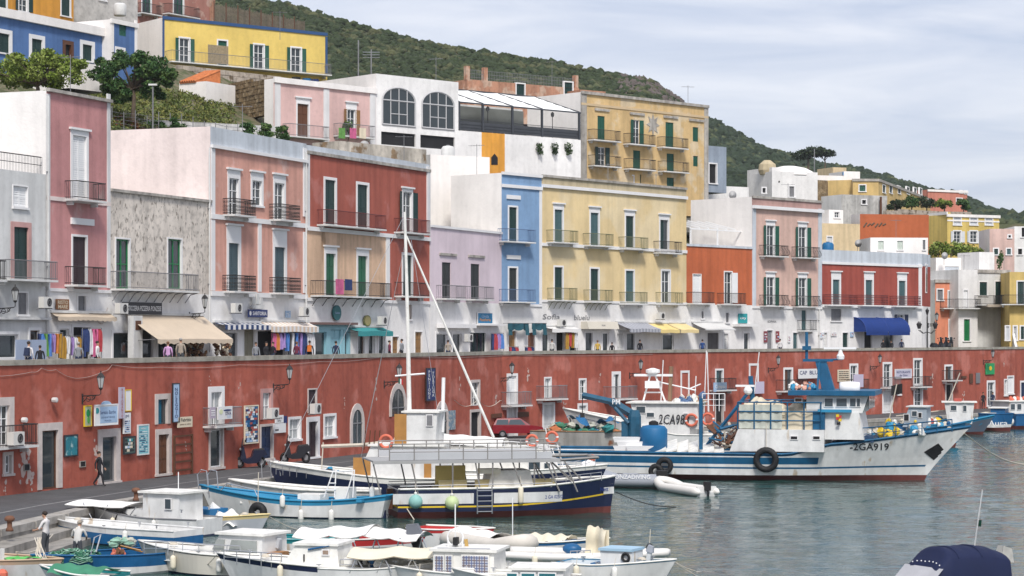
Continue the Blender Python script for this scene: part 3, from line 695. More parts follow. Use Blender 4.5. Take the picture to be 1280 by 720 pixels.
# 10 peach house
f = fac(940, 1027); h = House('peach_house', 'peach coloured house with open green shutters and bowed iron balconies', f)
zt = f.z(941, 246); z1 = f.z(941, 257); zg = f.z(980, 384); L = f.L
h.pan += [(0, L, z1, zt, stucco('brown_pink_parapet', (.46, .29, .26))), (0, L, zg, z1, BEIGE), (0, L, PZ, zg, WHITE)]
for px, y in ((963, 282), (1003, 284)): h.win(px, y, y+38, 9.5, 'open', GREEN, tw=.1, lint=.35, bal='belly', balw=3.6)
for px, y in ((963, 346.5), (1003, 347.5)): h.win(px, y, y+35.5, 9.5, 'open', GREEN, tw=.1, lint=.35, bal='belly', balw=3.6)
h.strip(940, 1027, 244.5, 247.5, STONEP, .12, at=941).strip(940, 1027, 256.5, 260.5, TRIM, .35, at=941).strip(940, 1027, 383, 386, TRIM, .1, at=980)
for a, b in ((940.2, 944.5), (1022.5, 1026.8)): h.strip(a, b, 261, 383.5, BLUEW, .07, 'pilaster', a)
h.win(962, 413, 440, 7, 'door', GREYIRON, tw=.12).win(994, 416, 440, 6, 'door', TEALG, tw=.12).win(1004.5, 388, 413, 6, 'shut', TEALG, tw=.08, bal='bars', balw=2.2)
h.body(7.6, zt, WARM).done()
# 11 crimson house
f = fac(1027, 1152); h = House('crimson_house', 'crimson house with three white framed doors and a white parapet', f)
zt = f.z(1030, 312); z1 = f.z(1030, 328); zg = f.z(1090, 382); L = f.L
h.pan += [(0, L, z1, zt, BLUEW), (0, L, zg, z1, CRIM), (0, L, PZ, zg, WHITE)]
for px, y in ((1045, 349.5), (1086, 350), (1127.5, 351)): h.win(px, y, y+31.5, 8.5, 'shut', TEALG, tw=.22, lint=.55, bal='scroll', balw=4.3, balm=REDI, slab=TRIM)
h.strip(1027, 1152, 327, 330, TRIM, .12, at=1030).strip(1027, 1152, 381.5, 385, TRIM, .22, at=1090).strip(1148, 1151.7, 330, 382, TRIM, .08, 'pilaster', 1150)
h.win(1045, 386, 401, 13, 'shut', GREYIRON, tw=.05).win(1126, 393, 405, 13, 'open', mat('navy_shutter', (.02, .03, .07), .5), tw=.05, wm=1.1).win(1056.5, 416, 440, 7, 'door', DKGREEN, tw=.08).win(1085, 415, 440, 10, 'dark').win(1110, 415, 440, 12, 'shop', GREYIRON)
h.win(1031, 416, 440, 5, 'door', GREYW)
h.body(9, zt, BLUEW)
h.done()
fA = Fr(1152, 227.3, 1163, 229.2); h2 = House('x', '', fA, root=None) if False else None
m_ = MB(); a = f.L; zt2 = f.z(1150, 314)
fc = f.world(f.L, 0); 
# rounded corner bay of the crimson house, in the house's own frame
e = W(1163, 231); lx = (e-f.a).dot(f.u); ly = (e-f.a).dot(f.n)
def slabq(z0, z1_, m): MB().poly([(a, 0, z0), (lx, ly, z0), (lx, ly, z1_), (a, 0, z1_)]).poly([(lx, ly, z0), (lx-2, ly+7, z0), (lx-2, ly+7, z1_), (lx, ly, z1_)]).build('corner_wall', m, h.p)
slabq(PZ, zg, WHITE); slabq(zg, z1, CRIM); slabq(z1, zt, BLUEW)
MB().poly([(a, 0, zt-.01), (lx, ly, zt-.01), (lx-2, ly+7, zt-.01), (a-2, 7, zt-.01)]).build('corner_roof', GREYW, h.p)
ca = math.atan2(ly, lx-a); mid = ((a+lx)/2, ly/2)
MB().box(-.35, .35, -.06, .02, 0, 2.9).box(-.22, .22, -.075, -.055, .15, 2.7, 1).box(-.5, .5, -.1, .02, 2.9, 3.1).build('window', [TRIM, GLASS], h.p, loc=(mid[0], mid[1], f.z(1157, 366)), rz=ca)
# white penthouse standing back on its roof
fp = Fr(1088, 233, 1160, 233.5); h = House('roof_room', 'white penthouse block set back on the crimson house roof', fp)
fp2z = fp.z(1100, 297); h.pan.append((0, fp.L, zt-.4, fp2z, WARM)); h.win(1101, 301, 312, 7, 'shut', mat('pale_green_shutter', (.5, .56, .5), .6), tw=.04).win(1125, 301, 312, 7, 'shut', MATS['pale_green_shutter'], tw=.04).win(1155, 300, 312, 3, 'shut', GREYIRON, tw=.04)
h.body(5, fp2z, WARM, z0=zt-.4).done()
# ---------------------------------------------------------------- the red wall under the promenade
wr = thing('red_promenade_wall', 'long brick red stucco wall with doors and windows holding up the promenade', 'wall')
WRED = mat('wall_red_stucco', (.395, .108, .074), .92, .16, .3, streak=.24, grime=.2, patch=((.50, .175, .135), .56, .4), bump=.3, bsc=4, spec=.2)
PZT = 7.62
runs = []
for p0, p1 in ((-90, 383), (383, 505), (505, 627), (627, 744), (744, 860), (860, 944), (944, 1027), (1027, 1094), (1094, 1160), (1160, 1245), (1245, 1330)):
    f = Fr(p0, poly_D(WAL, p0), p1, poly_D(WAL, p1)); h = House('', '', f, root=wr); h.p0, h.p1 = p0, p1; runs.append(h)
    h.pan.append((0, f.L, QZ-.3, PZT-.35, WRED))
def wv(px, *a, **k):
    for h in runs:
        if h.p0 <= px < h.p1: h.win(px, *a, **k); return
MARB = mat('marble_surround', (.56, .50, .47), .8, .15, 3)
# left stretch
wv(4, 507, 557, 14, 'glass', tw=.4, trim=MARB, bal='bars', balw=3.4); wv(9.5, 569, 592, 8, 'glass', tw=.16, trim=MARB)
wv(62, 538, 611, 20, 'shop', BROWN, trim=MARB, tw=.38, name='door'); wv(136, 546, 602, 17, 'shop', GREYIRON, trim=MARB, tw=.42, name='door')
wv(203, 499, 530, 12, 'half', mat('turquoise_shutter', (.01, .11, .18), .5, .2), trim=MARB, tw=.3, foot=False); wv(204, 543, 592, 13, 'door', BROWN, trim=MARB, tw=.3, name='door')
wv(270, 490, 531, 13, 'curtain', trim=TRIM, tw=.32, bal='bars', balw=3.0, balm=GREYIRON); wv(270, 537, 584, 15, 'shop', WPAINT, trim=MARB, tw=.16, name='door')
wv(333, 491, 524, 10, 'curtain', trim=MATS['pink_surround'], tw=.26, foot=False); wv(333, 533, 573, 14, 'door', mat('navy_door', (.01, .025, .075), .5, .2), trim=MARB, tw=.15, name='door')
wv(368, 524, 549, 13, 'curtain', trim=TRIM, tw=.16); wv(390, 487, 516, 10, 'shut', DKBROWN, trim=MARB, tw=.08, foot=False); wv(391, 527, 571, 11, 'door', DKBROWN, trim=TRIM, tw=.3, name='door')
wv(412, 520, 546, 13, 'curtain', trim=TRIM, tw=.16)
for px, y0, y1, w_ in ((446, 512, 555, 12), (497, 486, 520, 16), (552, 508, 556, 12)):      # round-headed openings
    for hh in runs:
        if hh.p0 <= px < hh.p1:
            f = hh.fr; xc = f.x(px); ww = f.x(px+w_/2)-f.x(px-w_/2); z0, z1_ = f.z(px, y1), f.z(px, y0); zs = z1_-ww*.6; mb = MB(); n = 12
            ar = lambda r, y: [(xc-r, y, z0)]+[(xc-r*math.cos(math.pi*i/n), y, zs+r*1.2*math.sin(math.pi*i/n)) for i in range(n+1)]+[(xc+r, y, z0)]
            A, B = ar(ww/2, -.07), ar(ww/2+.34, -.07); A2, B2 = ar(ww/2, .01), ar(ww/2+.34, .01)
            for i in range(n+2): mb.poly([A[i], A[i+1], B[i+1], B[i]]).poly([B[i], B[i+1], B2[i+1], B2[i]]).poly([A[i], A[i+1], A2[i+1], A2[i]])
            mb.poly(ar(ww/2, -.012), 1); mb.box(xc-.04, xc+.04, -.06, -.013, z0, z1_-.1, 2); mb.box(xc-ww/2, xc+ww/2, -.055, -.014, zs-.04, zs+.04, 2)
            hh.fix(mb.build('arched_window', [MARB, GLASS, GREYIRON], wr))
for px, y0, y1, w_, k, c_ in ((477, 523, 552, 8, 'glass', 0), (478.5, 523, 552, 4, 'dark', 0)): pass
wv(594, 478, 507, 9, 'glass', trim=MARB, tw=.2, foot=False); wv(594, 515, 556, 11, 'dark', trim=MARB, tw=.2, name='door')
wv(640, 470, 506, 10, 'shut', WPAINT, trim=TRIM, tw=.2, bal='bars', balw=3, balm=GREYIRON); wv(640, 509, 550, 10, 'door', GREYW, trim=TRIM, tw=.2, name='door')
wv(684.5, 473, 498, 7, 'curtain', trim=TRIM, tw=.12, bal='bars', balw=3.2, balm=GREYIRON); wv(685.5, 506, 544, 12, 'door', GREYW, trim=TRIM, tw=.2, name='door')
wv(728, 475, 500, 7, 'glass', trim=TRIM, tw=.14, foot=False); wv(728, 507, 541, 9, 'door', GREYW, trim=TRIM, tw=.2, name='door')
wv(770, 468, 498, 7, 'half', WPAINT, trim=TRIM, tw=.25, bal='bars', balw=4, balm=GREYIRON); wv(856, 466, 500, 8, 'curtain', trim=TRIM, tw=.2); wv(899, 463, 487, 8, 'half', TEALG, trim=TRIM, tw=.16, bal='bars', balw=3); wv(899, 493, 532, 9, 'dark', trim=MARB, tw=.12, name='door')
wv(942, 457, 490, 9, 'glass', trim=TRIM, tw=.2); wv(985, 462, 488, 9, 'half', BROWN, trim=TRIM, tw=.2, bal='bars', balw=4.2)
wv(1067, 457, 487, 8, 'glass', trim=TRIM, tw=.2, bal='bars', balw=3); wv(1109, 455, 484, 9, 'glass', trim=TRIM, tw=.2, bal='bars', balw=2.6, balm=GREYIRON); wv(1109, 489, 515, 10, 'door', GREYW, trim=TRIM, tw=.2, name='door')
wv(1123.5, 483, 493, 4, 'glass', trim=TRIM, tw=.1); wv(1147, 450, 483, 9, 'glass', trim=TRIM, tw=.2, bal='bars', balw=2.8); wv(1147.5, 482, 512, 9, 'glass', trim=TRIM, tw=.2, name='door')
wv(1185.5, 458, 475, 8, 'half', BROWN, trim=TRIM, tw=.2, bal='bars', balw=2.8); wv(1186, 481, 508, 7, 'dark', trim=MARB, tw=.2, name='door')
wv(1238.5, 478, 507, 8, 'glass', trim=TRIM, tw=.22, name='door'); wv(1263, 471, 492, 7, 'shut', WPAINT, trim=TRIM, tw=.14); wv(1257, 475, 494, 3, 'glass', trim=TRIM, tw=.12); wv(1279, 478, 505, 6, 'door', MATS['navy_door'], trim=TRIM, tw=.2, name='door')
COP = mat('coping_stone', (.36, .34, .29), .9, .25, 1.2, streak=.2, grime=.3)
for h in runs:
    h.done(); L = h.fr.L; k = max(1, round(L/3)); zc = PZT-.35
    for i in range(k):
        h.fix(part(('cop', round(L/k, 3)), lambda mb: mb.box(.008, L/k-.008, -.09, .42, 0, .26), 'coping_stone', [COP], wr, (L*i/k, 0, zc+.008*(i % 2))))
# ---------------------------------------------------------------- houses on the slope above
def simple(name, label, p0, p1, D0, D1, yt, yb, m, wins=(), depth=7, side=None, roof=None, cor=None, cat='house', at=None, group=None, tw=.14):
    f = Fr(p0, D0, p1, D1); h = House(name, label, f, cat, group); c = p0 if at is None else at
    zt, zb = f.z(c, yt), f.z(c, yb); h.pan.append((0, f.L, zb, zt, m))
    for q in wins:
        px, a, b, w_, k, col = q[:6]; h.win(px, a, b, w_, k, col, tw=tw, **(q[6] if len(q) > 6 else {}))
    h.body(depth, zt, side or m, roof, z0=zb)
    if cor: MB().box(-.1, f.L+.1, -.15, .03, zt-.3, zt+.06).build('cornice', cor, h.p)
    h.zt, h.zb = zt, zb; return h
ULTRA = stucco('cobalt_blue_stucco', (.10, .19, .40)); OCHY = stucco('ochre_yellow_stucco', (.72, .34, .06)); LEMON = stucco('lemon_stucco', (.74, .55, .16), streak=.08)
OCHRE = stucco('aged_ochre_stucco', (.64, .45, .22), patch=((.66, .53, .35), .55, .5), streak=.16, grime=.12)
TERRA = stucco('terracotta_plaster', (.50, .26, .17), patch=((.58, .40, .30), .5, .8), streak=.25, grime=.3)
h = simple('blue_hill_house', 'long cobalt blue house with white framed windows high at top left', -40, 138, 161.8, 176.9, 20, 110, ULTRA, [(5, 42, 66, 13, 'shut', DKGREEN), (46, 49, 72, 13, 'shut', DKGREEN), (109, 56, 76, 12, 'shut', DKGREEN), (85, 56, 82, 7, 'dark', DARK, dict(trim=BROWN))], 6, WARM, at=0, tw=.32)
f = h.fr; MB().box(-.1, f.L+.1, -.3, .3, h.zt-.05, h.zt+.62).build('cornice', WARM, h.p)
h.done()
h = simple('blue_annex', 'small cobalt blue block with white corners and one green shutter', 139, 171, 175.5, 178.5, 24, 110, ULTRA, [(153.5, 28, 45, 9, 'shut', GREEN, dict(trim=None)), (150, 62, 78, 9, 'shut', DKGREEN)], 5, WARM, cor=WARM, tw=.2)
for a in (139, 168.2): h.strip(a, a+2.8, 25, 110, WARM, .06, 'pilaster', a)
h.done()
simple('orange_hill_house', 'orange yellow house cut off by the top left of the view', -60, 92, 188, 203, -45, 40, OCHY, [(29, -8, 14, 20, 'open', DKGREEN, dict(wm=1.2)), (82, -6, 20, 11, 'shut', DKGREEN), (3, -10, 12, 10, 'shut', DKGREEN)], 6, at=0).done()
simple('stone_hill_house', 'grey plastered house between the orange and the brown red houses', 93, 172, 206, 214, -30, 40, mat('pale_stone', (.5, .48, .45), .95, .25, .8, grime=.3, bump=.5), [(128, -12, 0, 8, 'shut', DKGREEN)], 6).done()
h = simple('brown_red_house', 'worn brown red house with two green doors at the top edge', 173, 268, 226, 236, -40, 45, stucco('worn_rose_plaster', (.40, .19, .15), patch=((.5, .33, .27), .55, .8)), [(183, -12, 18, 11, 'cglass', GREEN, dict(bal='bars', balw=3, name='balcony_door')), (223, -10, 20, 12, 'cglass', GREEN, dict(bal='bars', balw=5, name='balcony_door'))], 6)
h.strip(262, 268, -30, 40, TERRA, .1, 'pilaster', 264).done()
h = simple('lemon_house', 'lemon yellow house with blue edging and open green shutters on the slope', 203, 409, 205, 216.5, 22, 92, LEMON, [(230.5, 48, 79, 12, 'open', GREEN), (278, 51, 83, 11, 'shut', GREEN), (323.5, 56, 87, 12, 'open', GREEN), (370, 60, 91, 12, 'open', GREEN)], 8, WARM)
BED = mat('deep_blue_edge', (.03, .08, .2), .7)
h.strip(203, 409, 20, 24, BED, .1).strip(203, 205.3, 24, 92, BED, .06, 'edge', 203).strip(406.5, 409, 46, 92, BED, .06, 'edge', 408)
h.fix(balcony(h.p, h.fr.L/2, h.fr.z(250, 81), h.fr.L*.97, 1.3, 'thin', GREYIRON, GREYW)); MB().box(h.fr.x(252), h.fr.x(277), -1.25, -1.2, h.fr.z(260, 81), h.fr.z(260, 58)).build('reed_screen', mat('reed', (.3, .24, .15), .9, .3, 6), h.p)
h.done()
# reed fence above the lemon house
f = Fr(268, 222, 382, 236); t = thing('reed_fence', 'brown reed fence on posts along the roof terrace above the lemon house', 'fence', (f.a.x, f.a.y, 0), f.rz)
REED = mat('reed_mat', (.20, .16, .125), .95, .35, 5, streak=.3)
n = 8
for i in range(n):
    x0, x1 = f.L*i/n, f.L*(i+1)/n; pxm = 268+114*(i+.5)/n; zt = f.z(pxm, 3+23*(i+.5)/n); zb = f.z(pxm, 28+12*(i+.5)/n); mb = MB()
    for j in range(14): a = x0+.08+(x1-x0-.16)*j/14; mb.box(a, a+(x1-x0)/14-.13, -.03, .03, zb, zt-random.uniform(0, .25))
    mb.build('reed_panel', REED, t); MB().tube([(x0, .05, zb-1), (x0, .05, zt+.2)], .06, 5).build('post', BROWN, t)
# retaining walls and terraces
STONE = mat('brown_rubble_stone', (.20, .14, .075), .95, .4, 2.5, patch=((.33, .25, .15), .52, 2.2), grime=.4, bump=1, bsc=2.5)
RUB = mat('pale_rubble_stone', (.42, .36, .30), .95, .35, 1.5, patch=((.16, .12, .08), .58, 1.6), grime=.4, bump=1, bsc=2)
def stonewall(name, label, p0, D0, p1, D1, yt0, yt1, yb, m, th=.6, sz=.55):
    f = Fr(p0, D0, p1, D1); t = thing(name, label, 'wall', (f.a.x, f.a.y, 0), f.rz)
    z0, z1 = f.z(p0, yt0), f.z(p1, yt1); zb = f.z((p0+p1)/2, yb)
    MB().prism([(0, zb), (f.L, zb), (f.L, z1-.1), (0, z0-.1)], .06, th).build('core', m, t)
    mb = MB(); z = zb; r = 0
    while z < max(z0, z1):
        hgt = sz*random.uniform(.55, .85); x = -random.random()*sz
        while x < f.L:
            wd = sz*random.uniform(.7, 1.6); top = z0+(z1-z0)*max(0, min(1, x/f.L))
            if z+hgt < top+.15: mb.box(max(0, x), min(f.L, x+wd-.05), random.uniform(-.05, .04), .2, z, z+hgt-.05)
            x += wd
        z += hgt
    mb.build('stones', m, t, kind='stuff'); return t
stonewall('stone_wall', 'brown rubble stone retaining wall left of the pale pink house', 258, 194, 342, 182.5, 107, 97, 150, STONE)
stonewall('rubble_bank', 'pale rubble stone bank under the lemon house', 222, 197, 352, 206, 82, 95, 118, RUB, sz=.8)
h = simple('tiled_cottage', 'tiny white cottage with a single pitch of orange tiles', 224, 258, 186, 184.5, 104, 135, WARM, [], 4)
rt = mat('orange_tiles', (.52, .17, .06), .85, .3, 4)
mb = MB()
for i in range(7): x = h.fr.L*.08+h.fr.L*.085*i; mb.tube([(x, -.15, h.zt+.05), (x+.9, 2.2, h.zt+1.15)], .13, 6)
mb.build('roof_tiles', rt, h.p); MB().hexa([(.1, -.1, h.zt-.05), (h.fr.L*.62, -.1, h.zt-.05), (h.fr.L*.62+.9, 2.2, h.zt-.05), (1.0, 2.2, h.zt-.05)], [(.1, -.1, h.zt), (h.fr.L*.62, -.1, h.zt), (h.fr.L*.62+.9, 2.2, h.zt+1.05), (1.0, 2.2, h.zt+1.05)]).build('pitch', rt, h.p); h.done()
simple('terrace_shed', 'low white shed wall behind the dusty pink house roof', 213, 226, 187, 186.5, 112, 140, WARM, [], 3).done()
h = simple('garden_wall', 'whitewashed garden terrace wall behind the salmon house parapet', 138, 352, 163, 170, 147, 196, stucco('stained_whitewash', (.6, .59, .58), streak=.35, grime=.3), [(262, 161, 178, 5, 'shut', GREEN, dict(trim=None))], 3, cat='wall'); h.done(); GW = h
simple('white_garden_steps', 'white stepped parapet in front of the blue house arch', 86, 132, 160, 163, 76, 110, WARM, [], 4, cat='wall').done()
# pale pink house, white arched house, restaurant
h = simple('pale_pink_house', 'pale pink house with white pilasters and brown shutters on the slope', 342, 470, 182, 190.7, 98, 200, stucco('shell_pink_stucco', (.68, .46, .43), streak=.1), [(378.5, 130, 172, 14, 'door', BROWN, dict(lint=.35, bal='thin', balw=4.6, balm=GREYIRON, name='balcony_door', tw=.22) if False else dict(lint=.35, bal='thin', balw=4.6, balm=GREYIRON)), (439, 137, 171, 10, 'open', mat('tan_shutter', (.25, .13, .05), .6, .2), dict(lint=.45, bal='thin', balw=4.2, balm=GREYIRON))], 1.2, WARM)
for a, b in ((343, 350), (404, 411), (462, 469)): h.strip(a, b, 104 if a < 400 else 111 if a < 450 else 117, 200, BANDW, .08, 'pilaster', a)
h.strip(342, 470, 96, 103, WARM, .2); h.done(); PP = h
f = Fr(470, 190.7, 573, 197.3); h = House('arched_house', 'white house with two large round arched windows', f)
zt = f.z(471, 92); zb = f.z(520, 215); h.pan.append((0, f.L, zb, zt, WHITE))
h.win(498, 166, 182, 43, 'dark', trim=None).win(547, 170, 186, 43, 'dark', trim=None)
GREYM = mat('grey_mullion', (.45, .45, .46), .6)
for px, y0, y1, w_ in ((498.5, 110, 157, 41), (547.5, 115, 161, 40)):
    xc = f.x(px); r = (f.x(px+w_/2)-f.x(px-w_/2))/2; z0, z1_ = f.z(px, y1), f.z(px, y0); zs = z1_-r*.62; mb = MB(); n = 14
    P_ = [(xc-r, z0)]+[(xc-r*math.cos(math.pi*i/n), zs+(z1_-zs)*math.sin(math.pi*i/n)) for i in range(n+1)]+[(xc+r, z0)]
    mb.poly([(x, -.012, z) for x, z in P_], 1)
    for a, b in zip(P_, P_[1:]): mb.tube([(a[0], -.03, a[1]), (b[0], -.03, b[1])], .09, 4, 0)
    mb.tube([(P_[0][0], -.03, z0), (P_[-1][0], -.03, z0)], .09, 4, 0)
    for k in (-.5, 0, .5): mb.tube([(xc+k*r, -.03, z0), (xc+k*r, -.03, zs+(z1_-zs)*math.sqrt(1-k*k))], .055, 4, 0)
    mb.tube([(xc-r, -.03, zs), (xc+r, -.03, zs)], .07, 4, 0); mb.tube([(xc-r*.5, -.03, z0+1), (xc+r*.5, -.03, z0+1)], .05, 4, 0)
    mb.build('arched_window', [GREYM, GLASS], h.p)
h.body(9, zt, WARM, z0=zb).done()
f = Fr(573, 197.3, 726, 207); zt = f.z(574, 163); h = House('restaurant_terrace', 'white terrace building with a dark railed restaurant floor under white awnings', f)
zb = f.z(600, 235); xa, xb = f.x(602), f.x(631)
h.pan += [(0, xa, zb, zt, WHITE), (xa, xb, zb, zt, OCHY), (xb, f.L, zb, zt, WHITE)]; h.done()
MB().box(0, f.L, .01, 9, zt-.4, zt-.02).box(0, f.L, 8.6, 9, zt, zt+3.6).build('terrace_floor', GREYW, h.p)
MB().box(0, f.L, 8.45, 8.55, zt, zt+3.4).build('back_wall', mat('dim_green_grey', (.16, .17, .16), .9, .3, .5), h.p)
mb = MB(); 
P_ = [(f.x(614), f.z(614, 206)), (f.x(614), f.z(614, 197)), (f.x(618), f.z(618, 192)), (f.x(622), f.z(622, 197)), (f.x(622), f.z(622, 206))]
mb.prism(P_, -.03, .02).build('arched_opening', DARK, h.p)
ALU = mat('charcoal_aluminium', (.05, .055, .065), .5, .1); FAB = mat('white_awning_fabric', (.82, .82, .80), .8, .04)
hf = f.z(573, 128)-zt; hb = hf+2.0; posts = [0.12]+[f.x(p) for p in (604, 641, 678)]+[f.L-.15]
for i, x in enumerate(posts): MB().box(x-.09, x+.09, -.02, .16, zt, zt+hf).build('post', ALU, h.p); MB().hexa([(x-.07, .05, zt+hf), (x+.07, .05, zt+hf), (x+.07, 6.6, zt+hb), (x-.07, 6.6, zt+hb)], [(x-.07, .05, zt+hf+.16), (x+.07, .05, zt+hf+.16), (x+.07, 6.6, zt+hb+.16), (x-.07, 6.6, zt+hb+.16)]).build('rafter', ALU, h.p)
for a, b in zip(posts, posts[1:]):
    mb = MB(); mb.grid(lambda u, v: (a+.1+(b-a-.2)*u, .1+6.4*v, zt+hf+.12+(hb-hf)*v-.10*math.sin(math.pi*u)-.05*abs(math.sin(v*math.pi*5))), 6, 20).build('awning_panel', FAB, h.p, True)
MB().box(0, f.L, -.05, .02, zt+hf-.03, zt+hf+.1).box(0, f.L, 6.5, 6.62, zt+hb, zt+hb+.18).build('beam', ALU, h.p)
mb = MB()
for i in range(100): x = f.L*i/99; mb.tube([(x, .06, zt), (x, .06, zt+1.05)], .016, 3, cap=False)
for z in (.08, .35, .62, 1.05): mb.tube([(0, .06, zt+z), (f.L, .06, zt+z)], .022, 4)
mb.build('railing', ALU, h.p)
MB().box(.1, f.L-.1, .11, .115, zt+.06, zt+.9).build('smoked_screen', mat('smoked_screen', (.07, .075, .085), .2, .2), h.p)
RT = h; cseat = mat('white_wicker', (.6, .58, .55), .7, .15)
def chair_mb():
    mb = MB(); mb.box(-.24, .24, -.24, .24, .42, .48); mb.grid(lambda u, v: (-.26+.52*u, .24-.06*math.sin(math.pi*u)*-1+.06*v, .48+.42*v), 6, 4)
    for sx in (-.2, .2):
        for sy in (-.2, .2): mb.tube([(sx, sy, 0), (sx, sy, .43)], .02, 4)
        mb.tube([(sx*1.2, -.2, .45), (sx*1.2, -.2, .66), (sx*1.2, .24, .68)], .02, 4)
    return mb
c0 = None
for i, px in enumerate((580, 592, 603, 611, 626, 640, 655, 668, 684, 697, 709, 717)):
    p = f.world(f.x(px), .9+.5*(i % 2), zt); o = chair_mb().build('terrace_chair', cseat, None, loc=p, rz=f.rz+random.uniform(-2, 2)) if c0 is None else c0.copy()
    if c0 is None: c0 = o
    else: C.objects.link(o); o.location = p; o.rotation_euler = (0, 0, f.rz+random.uniform(-2, 2))
    tag(o, 'white wicker chair behind the dark terrace railing, %s from the left of the restaurant' % ('first second third fourth fifth sixth seventh eighth ninth tenth eleventh twelfth'.split()[i]), 'chair', 'chairs on the restaurant terrace')
for i, px in enumerate((620, 701)):
    p = f.world(f.x(px), 1.2, zt); t = thing('terrace_lamp', 'black globe lamp on a post under the %s awnings of the restaurant' % ('left', 'right')[i], 'lamp', p)
    MB().tube([(0, 0, 0), (0, 0, 2.1)], .035, 6).build('lamp_post', IRON, t); MB().lathe([(.05, 2.1), (.15, 2.2), (.17, 2.45), (.05, 2.6)], n=6).build('lamp_shade', GREYIRON, t)
POT = leafmat('hanging_leaves', (.03, .06, .018), (.06, .10, .03), 2)
for i, px in enumerate((672, 691, 708)):
    p = f.world(f.x(px), -.25, f.z(px, 184)); V, n = leaves([(0, 0, 0), (0.1, 0, -.4)], [(.4, .3, .45), (.3, .2, .4)], 90, .11)
    o = quads_obj('hanging_plant', V, n, POT); o.location = p; tag(o, 'small green plant hanging on the white restaurant wall, %s of three' % ('leftmost', 'middle one', 'rightmost')[i], 'plant', 'plants on the restaurant wall')
# ochre house
h = simple('ochre_house', 'tall aged ochre house with green shutters on the slope', 726, 885, 214, 227.6, 115, 262, OCHRE, [(751.5, 145, 176, 9, 'shut', GREEN, dict(trim=None, bal='bars', balw=4)), (795.5, 150, 181, 8, 'open', GREEN, dict(trim=None, bal='bars', balw=4)), (837, 153, 185, 10, 'shut', GREEN, dict(trim=None, bal='bars', balw=4)), (869.5, 159, 177, 7, 'shut', GREEN, dict(trim=None)), (752, 184, 208, 9, 'open', DKGREEN, dict(trim=None, bal='bars', balw=4)), (796, 188, 212, 9, 'shut', GREEN, dict(trim=None, bal='bars', balw=4)), (838, 192, 215, 9, 'shut', GREEN, dict(trim=None, bal='bars', balw=4)), (869.5, 195, 208, 6, 'shut', GREEN, dict(trim=None)), (838, 222, 235, 9, 'shut', GREEN, dict(trim=None)), (799, 218, 233, 5, 'shut', GREEN, dict(trim=None))], 7.5, WARM, GREYW)
h.strip(726, 885, 113.5, 117, STONEP, .2).strip(726, 885, 128, 131, mat('faded_band', (.55, .42, .26), .9), .08).strip(726, 733, 117, 262, STONEP, .07, 'pilaster', 728).strip(880, 885, 133, 262, STONEP, .07, 'pilaster', 882)
for px, y in ((752, 136), (796, 141), (838, 145), (870, 149)): h.strip(px-9, px+9, y, y+3, STONEP, .14, 'lintel', px)
mb = MB(); x, z = h.fr.pt(816, 156)
mb.prism([(x+(1.0 if i % 2 == 0 else .5)*math.cos(i*math.pi/8), z+(1.0 if i % 2 == 0 else .5)*math.sin(i*math.pi/8)*1.15) for i in range(16)], -.06, .01).build('plaster_emblem', STONEP, h.p); h.done()
h = simple('terracotta_house', 'worn terracotta house with a railed roof behind the restaurant', 584, 724, 240, 249, 99, 150, TERRA, [(650.5, 105, 122, 10, 'shut', DKGREEN), (710.5, 103, 118, 10, 'shut', DKGREEN)], 9)
mb = MB(); f = h.fr
for i in range(70): x = f.L*i/69; mb.tube([(x, .2, h.zt), (x, .2, h.zt+1.1)], .02, 3, cap=False)
for z in (.3, .7, 1.1): mb.tube([(0, .2, h.zt+z), (f.L, .2, h.zt+z)], .025, 3)
mb.build('roof_rail', GREYIRON, h.p)
for x in (.2, 2.6, f.L-.3): MB().box(x-.25, x+.25, .1, .6, h.zt-.02, h.zt+1.5).build('roof_pillar', TERRA, h.p)
h.done()
simple('terracotta_annex', 'low terracotta block with white roof rail right of the terracotta house', 725, 757, 246, 248, 112, 150, TERRA, [], 5).done()
h = simple('yellow_attic', 'small pale yellow attic block with white shutters above the yellow house', 707, 800, 214, 220, 210, 262, stucco('buff_stucco', (.70, .50, .24)), [(770, 219, 240, 7, 'shut', WPAINT), (788, 220, 240, 7, 'shut', WPAINT)], 5, WARM); h.done()
simple('white_attic', 'low white attic block behind the blue house cornice', 655, 706, 212, 215, 213, 250, WARM, [(667, 219, 226, 4, 'dark', DARK), (676, 219, 226, 4, 'dark', DARK)], 5).done()
simple('white_roof_block', 'bare white block behind the lilac house and the red house', 538, 612, 186, 189, 193, 290, WARM, [], 5, GREYW).done()
simple('stained_roof_room', 'stained plaster roof room behind the red house parapet', 424, 533, 170, 178, 176, 215, mat('stained_plaster', (.55, .50, .43), .95, .25, 1, patch=((.28, .19, .11), .57, .9), streak=.4, grime=.3), [], 3).done()
h = simple('grey_blue_house', 'grey blue block with a white framed dark opening behind the ochre house', 885, 908, 238, 240, 182, 240, stucco('slate_blue_stucco', (.30, .35, .42)), [(891, 205, 229, 9, 'dark', DARK)], 7); h.done()
